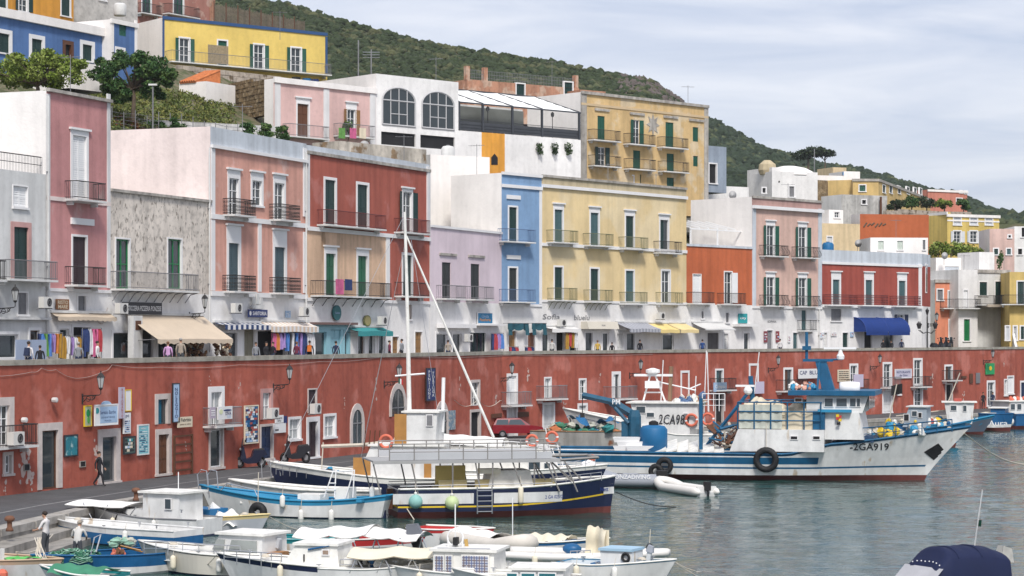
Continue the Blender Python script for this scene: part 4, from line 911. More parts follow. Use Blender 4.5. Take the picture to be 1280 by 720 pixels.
# white cubes behind the peach house
h = simple('white_cube_house', 'plain white cubic house with a small dome roof behind the peach house', 965, 1022, 256, 258, 214, 275, WHITE, [(989.5, 233, 246, 6, 'shut', GREYIRON), (974, 226, 228.5, 2, 'dark', DARK, dict(trim=None)), (955, 235, 241, 4, 'dark', DARK)], 6, WHITE)
MB().lathe([(3.2, 0), (2.9, .5), (2.0, .95), (.8, 1.2), (.05, 1.25)], (h.fr.L*.62, 3, h.zt-.3), 14).build('dome', WARM, h.p); MB().lathe([(.9, 0), (1.1, .5), (1.0, 1.2), (.4, 1.7)], (.6, 2.5, h.zt-.2), 10).build('cistern', TANP, h.p); h.done()
simple('white_cube_wing', 'white cubic wing left of the domed white house', 934, 965, 262, 257, 213, 275, WHITE, [(955, 235, 241, 4, 'dark', DARK, dict(trim=None))], 5).done()
simple('vaulted_roof_house', 'low white house with rounded roof ends behind the orange house', 868, 936, 243, 247, 231, 290, WHITE, [], 6, WARM).done()
# small white pergola on the orange house roof
f = Fr(866, 203, 934, 209); zt = f.z(870, 285); t = thing('roof_pergola', 'white slatted pergola on the orange house roof terrace', 'pergola', (f.a.x, f.a.y, 0), f.rz)
zr = f.z(870, 304)
for i in range(7): x = f.L*i/6; MB().hexa([(x-.06, .3, zt), (x+.06, .3, zt), (x+.06, 4, zt+.9), (x-.06, 4, zt+.9)], [(x-.06, .3, zt+.12), (x+.06, .3, zt+.12), (x+.06, 4, zt+1.02), (x-.06, 4, zt+1.02)]).build('slat', WPAINT, t)
for x in (.1, f.L*.5, f.L-.1): MB().box(x-.06, x+.06, .3, .42, zr-.6, zt).build('post', WPAINT, t)
MB().box(0, f.L, .28, .42, zt-.12, zt-.004).build('beam', WPAINT, t)
# right hand hill cluster
CRM = stucco('buff_cream_stucco', (.72, .57, .36)); GLD = stucco('golden_stucco', (.66, .47, .20)); WSH = mat('pale_shutter', (.6, .62, .64), .6)
simple('cream_block', 'buff cream house behind the crimson house parapet', 1027, 1075, 262, 264, 279, 340, CRM, [(1037, 296, 309, 6, 'shut', WSH)], 7).done()
simple('cream_attic', 'tiny white attic with one window on the cream house', 1036, 1054, 266, 267, 262, 282, WARM, [(1046, 265, 272, 6, 'glass', WPAINT)], 4).done()
h = simple('orange_block', 'large burnt orange windowless block above the crimson house', 1075, 1161, 266, 268, 267.5, 345, stucco('rust_stucco', (.46, .13, .055), streak=.1), [], 3, WARM); h.done()
x, z = h.fr.pt(1091, 281)
mb = MB()
for i in range(6): mb.tube([(x-1.2+.5*i, -.02, z-.3+.12*(i % 3)), (x-.8+.5*i, -.02, z+.25-.1*(i % 2))], .1, 4)
mb.build('ivy_stain', mat('dry_ivy', (.13, .09, .06), .95), h.p)
simple('stone_house', 'stained grey white house with one small window above the orange block', 1052, 1109, 288, 291, 243, 290, mat('stained_wash', (.5, .49, .47), .95, .2, .6, streak=.4, grime=.3), [(1080, 250, 255, 5, 'dark', DARK)], 5, WHITE).done()
simple('white_hill_house', 'white house with one green window left of the long yellow villa', 1022, 1066, 303, 305, 219, 275, WARM, [(1045.5, 233, 240, 7, 'shut', GREEN)], 8).done()
simple('dark_stone_tower', 'dark brown stone wall end beside the white hill house', 1022, 1035, 296, 297, 225, 275, STONE, [], 3, cat='wall').done()
simple('yellow_villa_end', 'short golden end wall of the long yellow villa with one green window', 1066, 1098, 301, 301, 224, 260, GLD, [(1078, 231.5, 239, 7.5, 'shut', GREEN)], 6, cor=STONEP).done()
simple('yellow_villa', 'long golden yellow villa with a row of dark arched windows', 1098, 1163, 301, 345, 224, 262, GLD, [(p, 231+.09*(p-1098), 240.5+.05*(p-1098), 4-.02*(p-1098), 'shut', DKGREEN) for p in (1105, 1113.5, 1124, 1135, 1144, 1151)], 8, cor=STONEP).done()
simple('salmon_villa', 'salmon pink villa at the right end of the hill', 1160, 1209, 352, 356, 237, 268, stucco('coral_stucco', (.56, .22, .16)), [(1199, 248, 254, 7, 'dark', DARK), (1201, 238.5, 241, 3, 'dark', DARK), (1207, 239, 242, 3, 'dark', DARK)], 8, cor=WARM).done()
simple('ridge_cottage', 'tiny cream cottage among bushes on the ridge', 1041, 1058, 355, 356, 209, 230, CRM, [], 5).done()
simple('ridge_cottage', 'tiny cottage with a blue patch of wall on the ridge', 1055, 1075, 345, 346, 214, 230, WARM, [(1056, 214.8, 219, 5, 'shut', BLUE, dict(trim=None))], 5).done()
stonewall('terrace_wall', 'pale terrace wall below the garden trees on the right hill', 1108, 285, 1215, 296, 262, 264, 285, RUB, sz=.9)
h = simple('gold_house_end', 'narrow golden end wall of the white shuttered house on the right', 1161, 1184, 280, 276, 267.5, 330, stucco('bright_gold_stucco', (.68, .51, .16)), [(1171, 290, 302, 5, 'shut', WSH)], .5, cor=WARM); h.done()
h = simple('gold_house', 'bright golden house with two rows of white shutters on the right', 1184, 1249, 276, 279.5, 268, 330, MATS['bright_gold_stucco'], [(p, y, y2, 6, 'open' if y > 280 else 'shut', WSH, dict(wm=1.1)) for p in (1196.5, 1217, 1236) for y, y2 in ((271, 281), (289, 303))], 7, cor=WARM)
h.strip(1184, 1249, 274.6, 276.4, WARM, .06); h.done()
simple('pink_cottage', 'pale pink cottage with a round white chimney on the right edge', 1237, 1268, 262, 262, 286, 345, stucco('faded_rose', (.62, .44, .39)), [(1245, 311, 318, 5, 'shut', DKGREEN), (1261, 311, 318, 5, 'shut', TEALG), (1262, 294, 297, 3, 'dark', DARK)], 6, WARM).done()
simple('white_edge_house', 'white house with dark windows cut by the right edge', 1268, 1310, 264, 264, 283, 345, WHITE, [(1275, 311, 318, 5, 'dark', DARK), (1279, 284.5, 296, 4, 'dark', DARK)], 6, WARM).done()
simple('low_white_roofs', 'low white terraced roofs below the golden house', 1170, 1234, 254, 256, 322, 365, WARM, [(1226, 327, 337, 5, 'dark', DARK, dict(trim=None)), (1190, 333, 345, 18, 'shut', BLUEW, dict(trim=None))], 6).done()
simple('small_white_block', 'small white block beside the cypress on the right', 1224, 1243, 252, 253, 315, 345, WHITE, [], 4).done()
# end of the promenade
h = simple('coral_house', 'narrow bright coral house beyond the crimson house', 1169, 1198, 246, 247, 350, 445, stucco('bright_coral_stucco', (.72, .27, .16)), [(1189, 364, 385, 7, 'shut', DKGREEN, dict(bal='bars', balw=3)), (1175, 362, 375, 6, 'shut', GREYIRON, dict(wm=.7)), (1190, 400, 423, 7, 'shut', DKGREEN)], 8, WHITE, cor=STONEP); h.done()
h = simple('white_end_house', 'narrow white house with one bright green door at the end of the promenade', 1198, 1222, 245, 246, 337, 445, WHITE, [(1207, 363, 385, 5, 'shut', WPAINT, dict(bal='bars', balw=3)), (1208.5, 399, 426, 7.5, 'door', GDOOR)], 8, WHITE); h.done()
h = simple('stair_house', 'grey white house with dark doors at the head of the outside stair', 1219, 1262, 247, 249, 337.5, 445, GREYW, [(1229, 352.5, 369, 9.5, 'shut', DKGREEN), (1250, 352, 381, 12, 'door', DKGREEN)], 8, WHITE, cor=STONEP)
f = h.fr; zl = f.z(1245, 381); zg = PZ; STEPM = mat('worn_stair_stone', (.42, .37, .31), .9, .25, 2)
x0, x1 = f.x(1240), f.x(1256)
MB().box(f.x(1217), x1+.4, -2.6, -.003, zl-.3, zl).build('landing', STEPM, h.p)
k = 15
for i in range(k):
    z1 = zl-(zl-zg)*(i+1)/k; y1 = -2.6-.33*i; dx = .16*i
    MB().box(x0-dx, x1-dx, y1-.34, y1, zg, z1).build('step', STEPM, h.p)
for xx in (x0, x1):
    MB().hexa([(xx-.16-.16*k, -2.6-.33*k, zg), (xx+.16-.16*k, -2.6-.33*k, zg), (xx+.16, -2.6, zg), (xx-.16, -2.6, zg)], [(xx-.16-.16*k, -2.6-.33*k, zg+.9), (xx+.16-.16*k, -2.6-.33*k, zg+.9), (xx+.16, -2.6, zl+.9), (xx-.16, -2.6, zl+.9)]).build('stair_parapet', WHITE, h.p)
h.fix(balcony(h.p, f.x(1227), zl, 3.4, 2.4, 'bars', IRON, GREYW)); h.done()
h = simple('yellow_end_house', 'warm yellow house at the right edge with a railed balcony', 1262, 1330, 241.5, 241, 340, 452, stucco('mustard_stucco', (.68, .50, .18)), [(1276, 352, 380, 8, 'shut', DKGREEN, dict(bal='bars', balw=4.5)), (1259.5, 408, 425, 4, 'shut', WSH), (1269, 408, 425, 3.5, 'glass', WPAINT), (1278, 408, 424, 4, 'shut', DKGREEN)], 8, MATS['mustard_stucco']); h.done()
# ---------------------------------------------------------------- trees and plants
tree('broad_tree', 'bright fresh green broadleaf tree at the left behind the pink house', W(46, 152, zat(132, 152)), 3.6, blobset(28, 3.3, .9, 2.4, .75)+blobset(16, 3.8, 1.1, 2.6, .42), 260, .12, LIME)
tree('fig_tree', 'dark green round leaved tree in front of the blue annex', W(166, 160, zat(143, 160)), 4.4, blobset(28, 2.8, 1.5, 2.7, .8)+blobset(18, 3.3, 1.7, 2.7, .42), 260, .14, FIG)
for px, D, yb, h_, r, lab, m_ in ((1139, 292, 262, 3.2, 1.7, 'dark rounded garden tree before the yellow villa', FIG), (1158, 296, 261, 3.4, 1.9, 'grey green garden tree at the middle of the right hill terrace', PINE), (1180, 298, 262, 2.6, 1.8, 'pale green garden tree below the salmon villa', LIME), (1204, 300, 262, 2.4, 1.5, 'dark garden tree at the right end of the hill terrace', FIG), (1118, 290, 262, 2.2, 1.6, 'dusky purple green bush under the yellow villa windows', PINE)):
    tree('garden_tree', lab, W(px, D, zat(yb+2, D)), h_*.75, blobset(12, r*.7, h_*.18, h_*.38, .5), 120, .14, m_, .1)
tree('umbrella_pine', 'umbrella pine with a round crown on the ridge, left of two', W(1010, 470, zat(212, 470)), 5.2, [((x, y, 3.6+.5*math.sin(x)), (1.7, 1.6, 1.1)) for x, y in ((-2, 0), (0, 1), (2, 0), (.6, -1), (-1, -1), (3, .4))], 200, .3, PINE, .25)
tree('umbrella_pine', 'smaller umbrella pine with open space under it, right of two', W(1031, 470, zat(212, 470)), 4.6, [((x, y, 3.4+.3*math.cos(x)), (1.2, 1.1, .75)) for x, y in ((-1.3, 0), (0, .5), (1.3, 0), (.3, -.7))], 200, .28, PINE, .2)
for px, y0, n, D in ((1172, 318, 7, 262), (1188, 316, 8, 262), (1206, 316, 8, 263), (1222, 318, 6, 263)):
    tree('garden_shrub', 'leafy green shrub in the row below the golden house, standing %s' % {1172: 'furthest left', 1188: 'second from left', 1206: 'third from left', 1222: 'furthest right'}[px], W(px, D, zat(325, D)), 2, blobset(n, 1.1, .5, 1.2, .7), 90, .2, LIME, .08, 'shrubs below the golden house')
tree('cypress_bush', 'thin upright cactus like bush on the white roofs at right', W(1249, 250, zat(338, 250)), 2.6, [((0, 0, .9), (.3, .3, .8)), ((.25, 0, 1.6), (.25, .25, .7))], 120, .14, FIG, .06)
WEED = leafmat('weed_leaves', (.10, .13, .03), (.19, .19, .05), 1)
P = []; R = []
for i in range(1500):
    px = 60+230*random.random(); d = random.uniform(30, 50); D = poly_D(FAC, px)+d; P.append(W(px, D, hill_z(px, d)+.12)[:]); R.append((.5, .5, .3))
V, n = leaves(P, R, 16, .12); tag(quads_obj('terrace_weeds', V, n, WEED, kind='stuff'), 'yellow green weeds growing along the terrace below the trees', 'weeds')
RUST = leafmat('red_leaves', (.16, .055, .025), (.10, .12, .035), 1.5)
for px, y, r, m_, lab in ((146, 150, .9, RUST, 'rusty red shrub in the whitewashed garden, at its left end'), (160, 151, .9, RUST, 'rusty red shrub in the whitewashed garden, second from left'), (178, 156, .9, RUST, 'rusty red shrub in the whitewashed garden, beside the lamp mast'), (196, 154, .9, FIG, 'dark bush behind the garden trellis'), (222, 152, .7, FIG, 'dark bush in the middle of the garden trellis'), (309, 159, .6, FIG, 'climbing green plant on the roof terrace trellis, left one'), (333, 160, .6, FIG, 'climbing green plant on the roof terrace trellis, middle one'), (353, 163, .6, FIG, 'climbing green plant on the roof terrace trellis, right one')):
    D = 160 if px < 250 else 153
    tree('garden_shrub', lab, W(px, D, zat(y+14, D)), 1.2, blobset(10, r*.8, .45, .5, .32), 90, .10, m_, .05)
for px, y, lab in ((436, 163, 'big green pot plant on the pale pink house balcony'),):
    tree('balcony_plant', lab, PP.fr.world(PP.fr.x(430), -.5, PP.fr.z(430, 172)), 1.4, blobset(5, .4, .4, .9, .4), 90, .1, FIG, .04)
# garden trellis and lamp mast
f = Fr(140, 158, 352, 165); zt = f.z(150, 140); t = thing('garden_trellis', 'thin grey wire trellis on posts over the garden terrace', 'trellis', (f.a.x, f.a.y, 0), f.rz)
for i in range(16): x = f.L*i/15; MB().tube([(x, 0, f.z(246, 176)), (x, 0, zt-.9*(i/15)+random.uniform(0, .5))], .035, 4).build('post', GREYIRON, t)
mb = MB()
for k in range(5): mb.tube([(f.L*i/15, 0, zt-.9*(i/15)-.28*k-.06*math.sin(i*2+k)) for i in range(16)], .018, 3)
mb.build('wires', GREYIRON, t)
p = W(191, 157, zat(168, 157)); t = thing('lamp_mast', 'thin grey lamp mast with a flat head rising beside the dark tree', 'lamp', p)
MB().tube([(0, 0, 0), (0, 0, zat(107, 157)-p.z)], .06, 6).build('mast', GREYIRON, t); MB().box(-.3, .3, -.15, .15, zat(107, 157)-p.z, zat(107, 157)-p.z+.12).build('lamp_head', GREYW, t)
for px, D, y0, y1, lab in ((464, 205, 100, 62, 'tall grey mast with a television aerial behind the arched house'), (448, 206, 100, 50, 'thin bare mast right of the lemon house'), (1018, 275, 216, 186, 'thin mast above the white cube houses'), (1101, 290, 285, 246, 'dark lattice mast standing on the orange block')):
    p = W(px, D, zat(y0, D)); hh = zat(y1, D)-p.z; t = thing('aerial_mast', lab, 'mast', p); MB().tube([(0, 0, -1), (0, 0, hh)], .07 if px < 1100 else .16, 6).build('mast', GREYIRON if px < 1100 else BROWN, t)
    if px == 464:
        for k in range(3): MB().tube([(-.8, 0, hh-.25-.25*k), (.8, 0, hh-.25-.25*k)], .03, 4).build('aerial_bar', STEEL, t)
# ---------------------------------------------------------------- boats
HWHITE = mat('hull_white_paint', (.72, .72, .71), .35, .1, .8, streak=.18, grime=.14, spec=.45, patch=((.52, .43, .33), .64, 1.2, (1.5, 1.5, .25)))
DECKW = mat('deck_white', (.78, .77, .73), .55, .12, 1.5, grime=.22)
NAVY = mat('navy_hull_paint', (.012, .018, .055), .3, .15, 1, spec=.5)
BLU = mat('bright_blue_paint', (.012, .105, .26), .45, .15, 1, grime=.2)
TRB = mat('trawler_blue_paint', (.01, .105, .22), .5, .18, .8, streak=.2, grime=.2)
CYAN = mat('light_blue_paint', (.03, .24, .42), .5, .12, 1)
ANTI = mat('antifouling_red', (.13, .035, .03), .75, .25, 1)
YEL = mat('yellow_paint', (.72, .5, .03), .5, .1)
ROPE = mat('pale_rope', (.55, .5, .42), .9, .15, 5)
ORG = mat('lifebuoy_orange', (.62, .15, .09), .6, .1)
CANV = mat('white_canvas', (.80, .79, .76), .85, .06, 1.5)
CREAMC = mat('cream_canvas', (.72, .66, .52), .85, .1, 1.5)
PINEW = mat('varnished_wood', (.42, .21, .06), .45, .2, 2)
SWIN = mat('smoked_window', (.05, .07, .085), .1, .1, spec=.6)
BEIGEH = mat('ivory_hull', (.60, .57, .50), .4, .08, 1, streak=.1)
TEALH = mat('teal_hull', (.02, .22, .24), .45, .15)
GREYH = mat('grey_hypalon', (.30, .32, .36), .6, .1)
REDS = mat('red_stripe', (.42, .03, .03), .5, .1)
NET = mat('green_net', (.07, .22, .13), .95, .4, 4, bump=1, bsc=12); CRATE = mat('blue_crate', (.01, .12, .28), .55, .1)
BOATS = {}
class Boat:
    def __init__(s, name, label, p0, D0, p1, D1, B, bow, sheer, rows, mats, fl=.3, rake=1.0, tr=.7, n=26, group=None, deck=.25, deckm=DECKW, rim=None, cat='boat', full=2.3, rimr=.05, dbl=False):
        s.fr = Fr(p0, D0, p1, D1); f = s.fr; s.L = f.L; s.B = B; s.bow = bow; s.sheer = sheer; s.fl = fl; s.rake = rake; s.tr = tr; s.full = full; s.dbl = dbl
        BOATS[name] = s; s.p = thing(name, label, cat, (f.a.x, f.a.y, 0), f.rz, group)
        mb = MB(); R = len(rows); ring = []
        for i in range(n+1):
            t = i/n; ring.append([s.surf(t, (z(t) if callable(z) else (z if not isinstance(z, str) else s.sheer(t)+float(z)))) for z, _ in rows])
        for i in range(n):
            for j in range(R-1):
                m = rows[j+1][1]; m = m(i/n) if callable(m) else m
                a, b, c, d = ring[i][j], ring[i+1][j], ring[i+1][j+1], ring[i][j+1]
                mb.poly([a, b, c, d], m); mb.poly([(q[0], -q[1], q[2]) for q in (a, d, c, b)], m)
        for j in range(R-1):
            m = rows[j+1][1]; m = m(0) if callable(m) else m; a, d = ring[0][j], ring[0][j+1]
            mb.poly([a, d, (d[0], -d[1], d[2]), (a[0], -a[1], a[2])], m)
        s.hull = mb.build('hull', mats, s.p, True)
        if deck is not None:
            mb = MB(); prev = None
            for i in range(n+1):
                t = i/n; q = s.surf(t, s.sheer(t)-deck); q = (q[0], q[1]*.985, q[2])
                if prev: mb.poly([prev, q, (q[0], -q[1], q[2]), (prev[0], -prev[1], prev[2])])
                prev = q
            mb.build('deck', deckm, s.p)
        if rim:
            mb = MB()
            for sg in (1, -1):
                pts = []
                for i in range(n+1): q = s.surf(i/n, s.sheer(i/n)); pts.append((q[0], sg*q[1], q[2]+.01))
                mb.tube(pts, rimr, 5)
            mb.build('gunwale', rim, s.p, True)
    def hb(s, t):
        if t > .45: b = 1-((t-.45)/.55)**s.full
        else: b = s.tr+(1-s.tr)*min(1, t/.4)**.7 if not s.dbl else 1-(1-s.tr)*((.45-t)/.45)**s.full
        return max(.012, b)*s.B/2
    def surf(s, t, z):
        sh = s.sheer(t); k = max(0, min(1, (z+.3)/(sh+.3))); b = s.hb(t); e = max(0, (t-.5)/.5)
        bw = b*(.93-(.93-s.fl)*e**1.4)
        if s.dbl and t < .35: bw *= 1-.4*((.35-t)/.35)
        y = bw+(b-bw)*k**1.1
        if z < 0: y *= max(.3, 1+z*.7)
        q = max(0, (t-.55)/.45); x = t*s.L+s.rake*k**1.15*q*q
        if s.dbl: q2 = max(0, (.4-t)/.4); x -= .5*s.rake*k*q2*q2
        return (x if s.bow > 0 else s.L-x, -max(.012, y), z)
    def hy(s, x, z):
        t = (x if s.bow > 0 else s.L-x)/s.L
        for _ in range(5):
            q = s.surf(min(1, max(0, t)), z); xx = q[0] if s.bow > 0 else s.L-q[0]; t -= (xx-(x if s.bow > 0 else s.L-x))/s.L
        return s.surf(min(1, max(0, t)), z)[1]
    def onhull(s, mb, name, m, out=.025):
        mb.v = [(v[0], s.hy(v[0], v[2])-out, v[2]) for v in mb.v]; return mb.build(name, m, s.p)
    def tx(s, txt, px, py, h, m, wid=None, slant=0, name='lettering'):
        x, z = s.fr.pt(px, py, -s.B*.42); return s.onhull(MB().text(txt, h, x, 0, z, wid, slant=slant), name, m)
    def bx(s, mb, a, b, yt, yb, y0, y1, m=0):
        f = s.fr; x0, x1 = f.x(a, y0), f.x(b, y0); c = (a+b)/2; return mb.box(x0, x1, y0, y1, f.z(c, yb, y0), f.z(c, yt, y0), m)
    def P(s, px, py, y=0): x, z = s.fr.pt(px, py, y); return (x, y, z)
    def house(s, name, a, b, yt, yb, y0, y1, m, slope=(0, 0), roof=None, ov=.1):      # deckhouse, ends may lean
        f = s.fr; x0, x1 = f.x(a, y0), f.x(b, y0); c = (a+b)/2; z0, z1 = f.z(c, yb, y0), f.z(c, yt, y0)
        o = MB().hexa([(x0, y0, z0), (x1, y0, z0), (x1, y1, z0), (x0, y1, z0)], [(x0+slope[0], y0+.05, z1), (x1+slope[1], y0+.05, z1), (x1+slope[1], y1-.05, z1), (x0+slope[0], y1-.05, z1)]).build(name, m, s.p)
        if roof: MB().box(x0+slope[0]-ov, x1+slope[1]+ov, y0-ov*.6, y1+ov*.6, z1+.002, z1+.09).build('cabin_roof', roof, s.p)
        return o
    def pane(s, px, yt, yb, w, y0, m=SWIN, name='cabin_window', fr=TRIM, par=None):
        f = s.fr; x0, x1 = f.x(px-w/2, y0), f.x(px+w/2, y0); z0, z1 = f.z(px, yb, y0), f.z(px, yt, y0)
        o = MB().box(x0, x1, y0-.02, y0+.06, z0, z1, 0).box(x0-.04, x1+.04, y0-.012, y0+.05, z0-.04, z1+.04, 1).build(name, [m, fr], s.p); return o
    def rail(s, pts, y, h, name='rail', m=STEEL, posts=8, r=.018, mid=1):       # pts: photo points along the rail's foot
        q = [Vector(s.P(px, py, y)) for px, py in pts]; mb = MB(); up = Vector((0, 0, h))
        mb.tube([p+up for p in q], r, 4)
        for k in range(mid): mb.tube([p+up*((k+1)/(mid+1)) for p in q], r*.7, 4)
        for i in range(posts+1):
            u = i/posts*(len(q)-1); k = min(int(u), len(q)-2); p = q[k].lerp(q[k+1], u-k); mb.tube([p, p+up], r, 4)
        return mb.build(name, m, s.p)
    def tubes(s, name, m, *lines, r=.03, n=5):
        if name[-1] != 's' and name != 'awning_pole':
            mb = MB()
            for l in lines: mb.tube([s.P(*q) for q in l], r, n)
            return mb.build(name, m, s.p)
        for l in lines: MB().tube([s.P(*q) for q in l], r, n).build({'canopy_legs': 'canopy_leg', 'whip_aerials': 'whip_aerial', 'stays': 'stay', 'oars': 'oar', 'gallows': 'gallows'}.get(name, name), m, s.p)
def fender(b, px, py, h=.62, m=None, ball=False, lab='', y=None):
    yy = b.hy(b.fr.x(px, -b.B*.45), .6)-.15 if y is None else y
    x, z = b.fr.pt(px, py, yy); p = b.fr.world(x, yy, z); m = m or DECKW
    t = thing('fender', lab, 'fender', p, b.fr.rz)
    r = .34 if ball else .13
    if ball: MB().ball((0, 0, 0), r, n=14, k=9).build('float', m, t, True); MB().lathe([(.05, r-.02), (.08, r+.06), (.04, r+.12)], n=8).build('eye', DECKW, t)
    else: MB().lathe([(.02, -h/2), (r*.8, -h/2+.05), (r, -h/2+.12), (r, h/2-.12), (r*.8, h/2-.05), (.03, h/2)], n=10).build('float', m, t, True)
    MB().tube([(0, 0, (r if ball else h/2)), (0, .1, (r if ball else h/2)+.5)], .015, 4).build('rope', ROPE, t); return t
def ring_part(name, parent, c, R=.36, r=.08, axis='y', m=ORG):
    return MB().torus(c, R, r, axis, 24, 8, 0, 1).build(name, [m, WPAINT], parent, True)
def tyre(p, rz, lab, R=.5, par=None):
    t = thing('tyre_fender', lab, 'tyre', p, rz); MB().torus((0, 0, 0), R, .19, 'y', 22, 8).build('tyre', BLACK, t, True); MB().tube([(0, 0, R), (0, .05, R+1.6)], .025, 4).build('rope', ROPE, t); return t
def outboard(b, px, py, y=0, m=BLACK, leg=GREYW, sc=1.0, tilt=.5, name='outboard_motor'):
    x, z = b.fr.pt(px, py, y); mb = MB()
    mb.hexa([(-.2*sc, -.17*sc, 0), (.24*sc, -.15*sc, 0), (.24*sc, .15*sc, 0), (-.2*sc, .17*sc, 0)], [(-.12*sc, -.12*sc, .42*sc), (.18*sc, -.1*sc, .36*sc), (.18*sc, .1*sc, .36*sc), (-.12*sc, .12*sc, .42*sc)])
    o = mb.build(name, m, b.p, loc=(x, y, z)); o.rotation_euler = (0, tilt, 0)
    MB().hexa([(-.09*sc, -.06*sc, -.85*sc), (.09*sc, -.06*sc, -.85*sc), (.09*sc, .06*sc, -.85*sc), (-.09*sc, .06*sc, -.85*sc)], [(-.14*sc, -.09*sc, -.005), (.14*sc, -.09*sc, -.005), (.14*sc, .09*sc, -.005), (-.14*sc, .09*sc, -.005)]).box(-.24*sc, .24*sc, -.1*sc, .1*sc, -.72*sc, -.68*sc).lathe([(.05, -.25), (.08, 0), (.03, .2)], (0, 0, -.92*sc), 8, 0, 'x').build('motor_leg', leg, o)
    return o
def canopy(b, name, pts_l, pts_r, y0, y1, m, sag=.06, arch=.12):      # cloth stretched between two photo lines' ends
    (xl, zl), (xr, zr) = b.fr.pt(*pts_l), b.fr.pt(*pts_r); mb = MB()
    def fn(u, v): return (xl+(xr-xl)*u, y0+(y1-y0)*v, zl+(zr-zl)*u+arch*math.sin(math.pi*v)-sag*abs(math.sin(2.0*math.pi*u+.3*v)))
    mb.grid(fn, 18, 8); mb.grid(lambda u, v: (lambda q: (q[0], q[1], q[2]-.025))(fn(u, v)), 18, 8)
    return mb.build(name, m, b.p, True)
sheer3 = lambda s, m, b, k=.35: (lambda t: m+(s-m)*max(0, (k-t)/k)**2+(b-m)*max(0, (t-k)/(1-k))**2)

# --- big trawler 2GA919
tsh = lambda t: 1.62 if t < .66 else (1.62+.62*min(1, (t-.66)/.09)+(1.05*((t-.75)/.25)**1.25 if t > .75 else 0))
T = Boat('fishing_trawler', 'big white and blue fishing trawler with 2GA919 on its raised bow', 690, 135.5, 1150, 130, 6.2, 1, tsh,
    [(-.6, 0), (.34, 1), (lambda t: .72+.5*max(0, t-.72), 0), (lambda t: .83+.5*max(0, t-.72), lambda t: 2 if t < .97 else 0), (1.0, 0), (1.42, lambda t: 2 if t < .72 else 0), ('-.13', 0), ('0', 2)], [HWHITE, ANTI, TRB], fl=.16, rake=3.0, tr=.82, n=48, deck=.55, rim=TRB, rimr=.07)
DT = mat('stencil_black', (.03, .03, .035), .6)
T.tx('-2GA919', 1085, 559.5, .43, DT, wid=2.25, slant=.05)
dm = MB(); cs = [T.fr.pt(*q, -1.2) for q in ((1154, 566), (1172, 555), (1180, 565), (1166, 576.5))]
dm.grid(lambda u, v: (lambda a, b: (a[0]+(b[0]-a[0])*v, 0, a[1]+(b[1]-a[1])*v))((cs[0][0]+(cs[1][0]-cs[0][0])*u, cs[0][1]+(cs[1][1]-cs[0][1])*u), (cs[3][0]+(cs[2][0]-cs[3][0])*u, cs[3][1]+(cs[2][1]-cs[3][1])*u)), 8, 8); T.onhull(dm, 'bow_plate', BLACK, .03)
T.house('shelter_wall', 912, 1030, 537, 564.5, -2.75, 2.75, HWHITE, slope=(.5, 0))
T.house('lower_cabin', 1026, 1080, 515.5, 549.5, -2.3, 2.3, HWHITE, slope=(0, -.3))
T.house('wheelhouse', 1008, 1078, 495, 516, -2.2, 2.2, HWHITE, slope=(0, .35)); T.bx(MB(), 985, 1094, 488.5, 494.5, -2.6, 2.6).build('wheelhouse_roof', TRB, T.p)
for px, w_ in ((1036, 10), (1052, 13), (1066, 7), (1073, 4)): T.pane(px, 498, 508, w_, -2.23)
T.pane(998, 498, 502, 8, -2.27, BROWN); T.pane(992.5, 545.5, 549, 8, -2.77, DARK); T.pane(1020.5, 545.5, 549, 8, -2.77, DARK)
for xx in (-1.5, 0, 1.5): MB().box(-.02, .02, xx-.6, xx+.6, 0, .9).build('cabin_window', SWIN, T.p, loc=(T.fr.x(1079.5, -2.2)+.3, 0, T.fr.z(1078, 510)))
T.bx(MB(), 1022, 1064, 512, 515.5, -2.62, -2.2).build('blue_ledge', CYAN, T.p)
MB().text('M', .2, *((lambda q: (q[0], q[1]-.04, q[2]))(T.P(1048, 529, -2.5)))).build('lettering', DT, T.p)
for (px, py, mm) in ((1047, 519.5, YEL), (1050, 521, mat('emblem_red', (.5, .05, .04), .6)), (1047, 523, MATS['emblem_red']), (1050, 525, YEL), (1048.5, 529.5, DT)):
    q = T.P(px, py, -2.5); MB().box(q[0]-.09, q[0]+.09, q[1]-.035, q[1]+.01, q[2]-.08, q[2]+.08).build('emblem_patch', mm, T.p)
mb = MB(); c = T.P(1031, 490, 0); x0 = c[0]; zb = c[2]; zt = T.fr.z(1026, 452)
mb.hexa([(x0-.1, -.35, zb), (x0+.65, -.35, zb), (x0+.65, .35, zb), (x0-.1, .35, zb)], [(x0-.55, -.25, zt), (x0+.1, -.25, zt), (x0+.1, .25, zt), (x0-.55, .25, zt)])
mb.box(x0-1.3, x0+.5, -.3, .3, zt, zt+.16); mb.tube([(x0-1.1, 0, zt+.1), (x0-1.1, 0, zt+1.8)], .1, 6); mb.box(x0-1.35, x0-.85, -.2, .2, zt+.7, zt+.95)
mb.tube([(x0-.3, 1.6, zb), (x0-.3, .2, zt)], .07, 5).tube([(x0-.3, -1.6, zb), (x0-.3, -.2, zt)], .07, 5); mb.build('radar_mast', TRB, T.p)
mb = MB(); mb.box(x0-.05, x0+1.9, -.1, .1, zt+.75, zt+.88); mb.lathe([(.1, .1), (.22, .15), (.24, .35), (.15, .5), (.08, .75)], (x0+.95, 0, zt), 10); mb.build('radar_bar', WPAINT, T.p)
MB().tube([(x0+.1, 0, zt+.1), (x0+.95, 0, zt+.15)], .06, 5).build('radar_arm', TRB, T.p)
